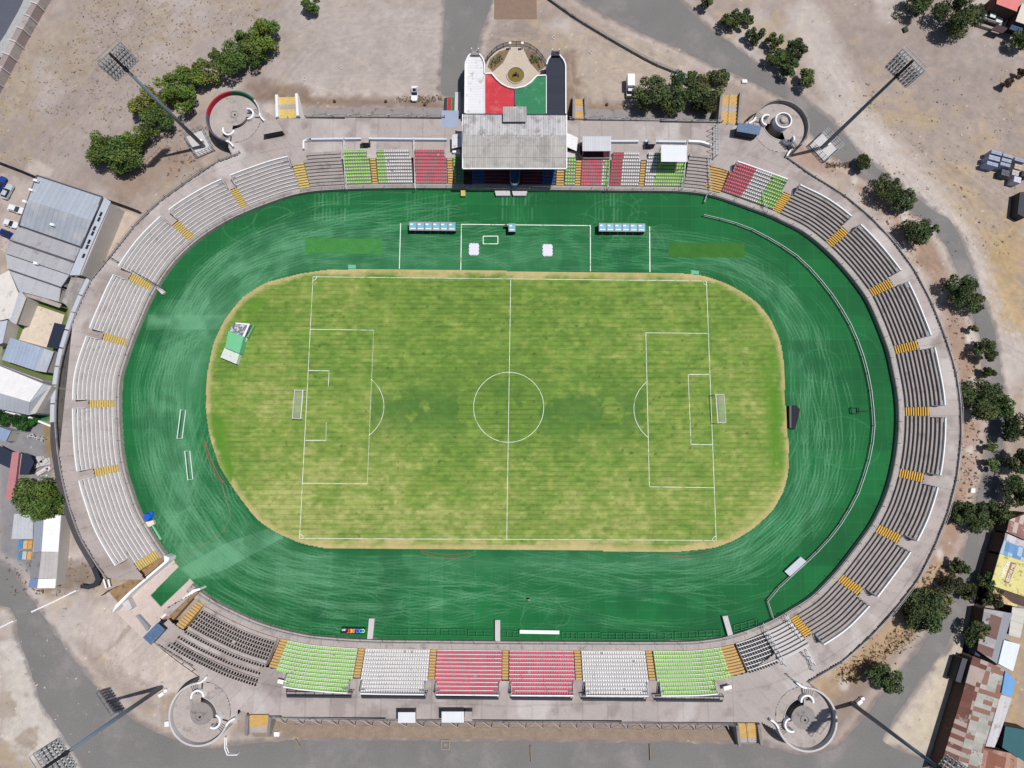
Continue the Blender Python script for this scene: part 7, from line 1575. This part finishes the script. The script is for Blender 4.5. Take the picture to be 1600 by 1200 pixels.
tx_a = math.atan2(P(1585, 880)[1] - P(1572, 910)[1], P(1585, 880)[0] - P(1572, 910)[0])
text('@2750 MIL', (1579, 894.5), 4.12, 1.0, tx_a, M['white'], yh); text('PAPITAS', (1571, 889.5), 4.05, 1.15, tx_a, M['white'], yh); text('LAS', (1565.5, 890), 4.05, .8, tx_a, M['white'], yh)
bld('blue_white_roof_house', 'house with pale sheets above and faded blue sheets below', 'house', [(1571, 833), (1606, 848), (1604, 876), (1562, 864)], 4.0, [('roof', [(1571, 832.5), (1606, 848), (1606, 859), (1569, 844)], [4.0] * 4, rust('white_blue_sheets', (204, 200, 204), (150, 140, 140), A2, .6)), ('roof', [(1569, 844), (1606, 859), (1606, 879), (1562, 864.5)], [4.0] * 4, rust('blue_sheets', (112, 156, 200), (170, 186, 200), A2, .6))])
bld('small_rust_house', 'small house with rust red sheets north of the faded blue one', 'house', [(1577, 812), (1606, 800), (1606, 846), (1573, 831)], 3.8, [('roof', [(1577, 812), (1606, 802), (1606, 846), (1573, 831)], [3.8] * 4, rust('rust_red_sheets', (150, 112, 102), (190, 172, 164), A2, .55))])
bld('black_shed', 'low black shed leaning on the rusty houses beside the pale strip', 'shed', [(1504, 1028), (1512, 1030), (1501, 1067), (1493, 1064)], 2.8, [('roof', [(1504, 1028), (1512, 1030), (1501, 1067), (1493, 1064)], [2.8] * 4, rmat('black_shed_roof', (70, 72, 84), A2, 2, .05))], M['dark'])
slab('navy_box', [(1526, 1012), (1534, 1014), (1531, 1026), (1523, 1023)], 0, 2.6, mat('navy_tank', C(50, 58, 88), .6, .08), 'navy blue box between the grey patchwork house and the trench', 'container')
sheet('dark_ditch', [(1560, 812), (1572, 812), (1560, 866), (1546, 915), (1528, 1005), (1500, 1085), (1470, 1200), (1452, 1200), (1480, 1110), (1500, 1030), (1520, 950), (1540, 880)], .01, mat('house_shadow_paint', C(52, 46, 46), .95, .2, .5, 2))  # dark sheet painted as the shadow along the west side of the houses
# north-east houses
bld('pink_roof_house', 'house with salmon pink roof in the upper right corner', 'house', [(1558, -12), (1596, -8), (1590, 18), (1556, 6)], 4.0, [('roof', [(1560, -14), (1597, -8), (1589, 18), (1557, 6)], [4.3, 4.3, 4.0, 4.0], rmat('salmon_roof', (224, 130, 126), A2, 2, .04))])
bld('cream_roof_house', 'house with cream roof at the right edge of the upper corner', 'house', [(1597, 5), (1620, 10), (1614, 42), (1587, 33)], 3.8, [('roof', [(1597, 5), (1620, 10), (1614, 42), (1587, 33)], [3.8] * 4, rmat('cream_roof', (222, 210, 196), A2, 2, .04))])
slab('blue_tarp_roof', [(1584, 34), (1600, 39), (1596, 52), (1577, 45)], 2.6, 2.8, mat('dark_blue_tarp', C(56, 78, 108), .7, .1), 'dark blue tarpaulin roof below the cream house', 'canopy', 2.8)
slab('dark_red_panel', [(1558, 39), (1576, 44), (1566, 52), (1548, 46)], 1.8, 2.0, mat('dark_maroon_sheet', C(70, 48, 56), .7, .1), 'dark maroon sheet leaning over the yard fence', 'panel', 2.0)
slab('plank_pile', [(1523, 33), (1558, 42), (1552, 46), (1522, 36)], 0, .8, mat('plank_pile', C(170, 158, 146), .9, .3, 1, 5), 'pile of pale planks below the pink roofed house', 'planks')
fence('yard_fence', [(1524, 36), (1552, 46), (1598, 58)], 'dark yard fence of the north-east houses', 1.6, 3, M['dark'], panel=M['dark'])

# stacked bins on the dry field
for k, (x, y, w3, d3, h3, cl, lb) in enumerate(((1557.5, 238.5, 2.9, 1.0, 2.6, (162, 172, 196), 'top left long blue grey crate of the stack on the dry field'), (1554, 247, 3.0, 1.3, 2.7, (166, 174, 194), 'middle left wide blue grey crate of the stack'), (1551, 256, 3.0, 1.0, 2.6, (160, 172, 200), 'bottom left blue grey crate of the stack'),
        (1575, 243.5, 2.6, .8, 2.6, (170, 176, 190), 'upper crate of the second column in the stack'), (1573, 250.5, 2.6, .9, 2.6, (172, 176, 188), 'middle crate of the second column in the stack'), (1571, 257, 2.7, .9, 2.6, (162, 172, 196), 'lower crate of the second column in the stack'), (1594, 250, 2.9, .9, 2.6, (160, 168, 188), 'crate at the right end of the upper row'),
        (1571.5, 270, 2.2, 1.7, 1.9, (92, 94, 108), 'dark grey open crate below the second column'), (1591, 260.5, 1.9, 1.4, 2.2, (196, 178, 158), 'beige crate right of the dark one'), (1587, 270, 1.8, 1.5, 2.4, (196, 186, 188), 'pinkish white crate in the lower right group'), (1590, 280.5, 1.9, 1.6, 2.2, (206, 210, 222), 'white crate at the bottom of the lower right group'), (1602, 272, 1.9, 1.6, 1.6, (60, 58, 70), 'black crate at the right edge'))):
    c = P(x, y, h3); mb = MB().box((c[0], c[1], h3 / 2), (w3, d3, h3), -.27)
    mb.box((c[0], c[1], h3 + .04), (w3 * .96, .08, .06), -.27).box((c[0], c[1], h3 + .02), (.08, d3 * .9, .05), -.27)
    tag(mb.build('storage_crate', mat('crate_%d' % k, C(*cl), .7, .1)), lb, 'crate', 'storage crates on the dry field')
slab('dark_container', [(1594, 300), (1604, 300), (1602, 340), (1590, 334)], 0, 2.4, M['dark'], 'black container at the right edge of the dry field', 'container', 2.4)
slab('scrap_sheet', [(1411, 43), (1417, 40), (1420, 48), (1414, 50)], 0, .5, mat('dark_green_panel', C(56, 68, 56), .8, .1), 'small dark green panel lying on the dry field', 'panel'); slab('white_block', [(1518, 763), (1524, 763), (1524, 770), (1517, 770)], 0, .6, M['white'], 'white block on the east verge', 'block')
slab('white_block', [(257, 1128), (263, 1127), (264, 1135), (257, 1136)], 0, .7, M['white'], 'white block beside the south-west ramp', 'block'); slab('white_block', [(428, 1144), (436, 1144), (436, 1151), (428, 1151)], 0, .6, M['white'], 'white block beside the yellow south-west stairs', 'block')
slab('white_block', [(1160, 124), (1167, 124), (1168, 129), (1160, 129)], 0, .5, M['white'], 'white rubble heap above the yellow north-east stairs', 'block')
for px, lb in (((696, 1163), 'square concrete manhole curb on the south road'),):
    c = np.array(P(*px)); mb = MB()
    for s_ in (-1, 1): mb.box((c[0] + s_ * 1.0, c[1], .12), (.25, 2.2, .24)).box((c[0], c[1] + s_ * 1.0, .12), (1.75, .25, .24))
    mb.box((c[0], c[1], .08), (.6, .6, .16)); tag(mb.build('manhole_curb', mat('curb_stone', C(160, 146, 130), .9, .15)), lb, 'curb')
for (x, y), lb in (((829, 1178), 'left thin pole lying flat on the south road'), ((1015.5, 1176), 'right thin pole lying flat on the south road'), ((462, 1168), 'short crooked pole on the left of the south road')):
    a, b = np.array(P(x, y - 12, .3)), np.array(P(x + (6 if x < 500 else 1), y + 12 if x > 500 else y - 2, .3)); tag(MB().bar(a, b, .22).bar(a, a - [0, 0, .3], .3).bar(b, b - [0, 0, .3], .3).build('steel_pole', mat('rusty_pole', C(150, 132, 110), .9, .1)), lb, 'pole')
for (x, y), lb in (((523, 159), 'left tree stump on the brown strip'), ((603, 159), 'middle tree stump on the brown strip'), ((664, 164), 'right low heap on the brown strip'), ((948, 164), 'brown stump near the small outside stairs')):
    c = P(x, y, 0); tag(MB().tube((c[0], c[1], 0), (c[0], c[1], .5), .45, .38, 9).tube((c[0] + .1, c[1], .5), (c[0] + .1, c[1], .6), .3, .25, 7).build('tree_stump', M['bark']), lb, 'stump')
for (x, y), lb in (((476, 123), 'left white ring marker on the pale lot'), ((533, 105), 'small white slab on the pale lot'), ((865, 59), 'upper white tile on the dirt right of the patio'), ((923, 81), 'white square frame on the dirt right of the patio')):
    c = P(x, y, 0); mb = MB(); wallarc(mb, arc(np.array(c[:2]), .55, 0, 360, 5 if 'square' in lb or 'slab' in lb or 'tile' in lb else 12), .2, 0, .15); tag(mb.build('marker_ring', M['conc_l']), lb, 'marker')

# ------------------------------------------------------------------ vehicles
def car(px, ang, label, body, L=4.3, Wd=1.78, truck=False, cat='car', name='parked_car'):
    c = P(*px, .8); root = thing(name, (c[0], c[1], 0), label, cat); ca, sa = math.cos(ang), math.sin(ang)
    def T(x, y): return (c[0] + x * ca - y * sa, c[1] + x * sa + y * ca)
    def pris(nm, xy, z0, z1, m, zt=None): return MB().prism([T(x, y) for x, y in xy], z0, z1, ztop=zt).build(nm, m, root)
    bm_ = mat('car_paint_' + label[:12], C(*body), .25, .02, spec=.6); w2 = Wd / 2
    if not truck:
        pris('body', [(-L / 2, -w2 * .8), (-L / 2 + .15, -w2), (L / 2 - .4, -w2), (L / 2, -w2 * .6), (L / 2, w2 * .6), (L / 2 - .4, w2), (-L / 2 + .15, w2), (-L / 2, w2 * .8)], .3, .88, bm_)
        a = [(-L * .42, -w2 * .9), (L * .14, -w2 * .9), (L * .14, w2 * .9), (-L * .42, w2 * .9)]; b = [(-L * .32, -w2 * .72), (0, -w2 * .72), (0, w2 * .72), (-L * .32, w2 * .72)]
        MB().loft([[(*T(*p), .88) for p in a], [(*T(*p), 1.40) for p in b]], True).build('windows', M['glass'], root)
        pris('roof', b, 1.40, 1.45, bm_)
    else:
        pris('body', [(L * .16, -w2), (L / 2 - .2, -w2), (L / 2, -w2 * .7), (L / 2, w2 * .7), (L / 2 - .2, w2), (L * .16, w2)], .4, 1.2, bm_)
        a = [(L * .17, -w2 * .9), (L * .42, -w2 * .9), (L * .42, w2 * .9), (L * .17, w2 * .9)]; b = [(L * .18, -w2 * .75), (L * .32, -w2 * .75), (L * .32, w2 * .75), (L * .18, w2 * .75)]
        MB().loft([[(*T(*p), 1.2) for p in a], [(*T(*p), 1.9) for p in b]], True).build('windows', M['glass'], root); pris('roof', b, 1.9, 1.96, bm_)
        pris('cargo_box', [(-L / 2, -w2 * 1.03), (L * .14, -w2 * 1.03), (L * .14, w2 * 1.03), (-L / 2, w2 * 1.03)], .7, 2.9, M['white'])
    for x in (-L * .3, L * .31):
        for y in (-1, 1):
            p0 = (*T(x, y * w2 * .78), .32); p1 = (*T(x, y * w2 * 1.0), .32); MB().tube(p0, p1, .32, .32, 12).build('wheel', M['black'], root)
    for y in (-1, 1): pris('headlight', [(L / 2 - .12, y * w2 * .45 - .15), (L / 2 + .02, y * w2 * .45 - .15), (L / 2 + .02, y * w2 * .45 + .15), (L / 2 - .12, y * w2 * .45 + .15)], .6, .75, m_lg)
    for y in (-1, 1): pris('mirror', [(L * .12, y * (w2 + .02)), (L * .17, y * (w2 + .02)), (L * .17, y * (w2 + .18)), (L * .12, y * (w2 + .18))], .9, 1.05, bm_)
    return root
car((647.5, 146), pi / 2 * 3, 'white parked car with dark sunroof beside the brown strip', (240, 242, 244), 4.4)
c = P(647.2, 140.5, 1.46); MB().box((c[0], c[1], 1.47), (1.0, 1.0, .03)).build('sunroof', M['glass'], [o for o in D.objects if o.get('label', '').startswith('white parked car with dark sun')][0])
car((984, 137), -pi / 2, 'white box truck parked left of the dense trees', (238, 238, 240), 5.4, 1.9, True, 'truck', 'box_truck')
car((1066, 121), 2.7, 'pale blue car under the branches of the dense trees', (150, 180, 214)); car((1088, 124), -.3, 'second pale blue car half hidden under the trees', (160, 186, 216), 4.6)
car((11, 299), 1.2, 'silver car in the clubhouse car park', (190, 200, 208)); car((0, 287), 1.2, 'blue car at the left edge above the silver one', (40, 70, 150))
car((26, 327), A1, 'white pickup nosing out from under the hall roof', (236, 238, 238), 4.8); car((17, 349.5), A1, 'white car with dark windscreen beside the hall', (232, 234, 238), 4.0); car((10.5, 365.5), A1 - .1, 'dark blue car beside the hall', (30, 44, 110), 4.0)
car((1553, 28), A2, 'white van with green windows in the north-east yard', (230, 234, 232), 5.0, 1.9, cat='van', name='parked_van')
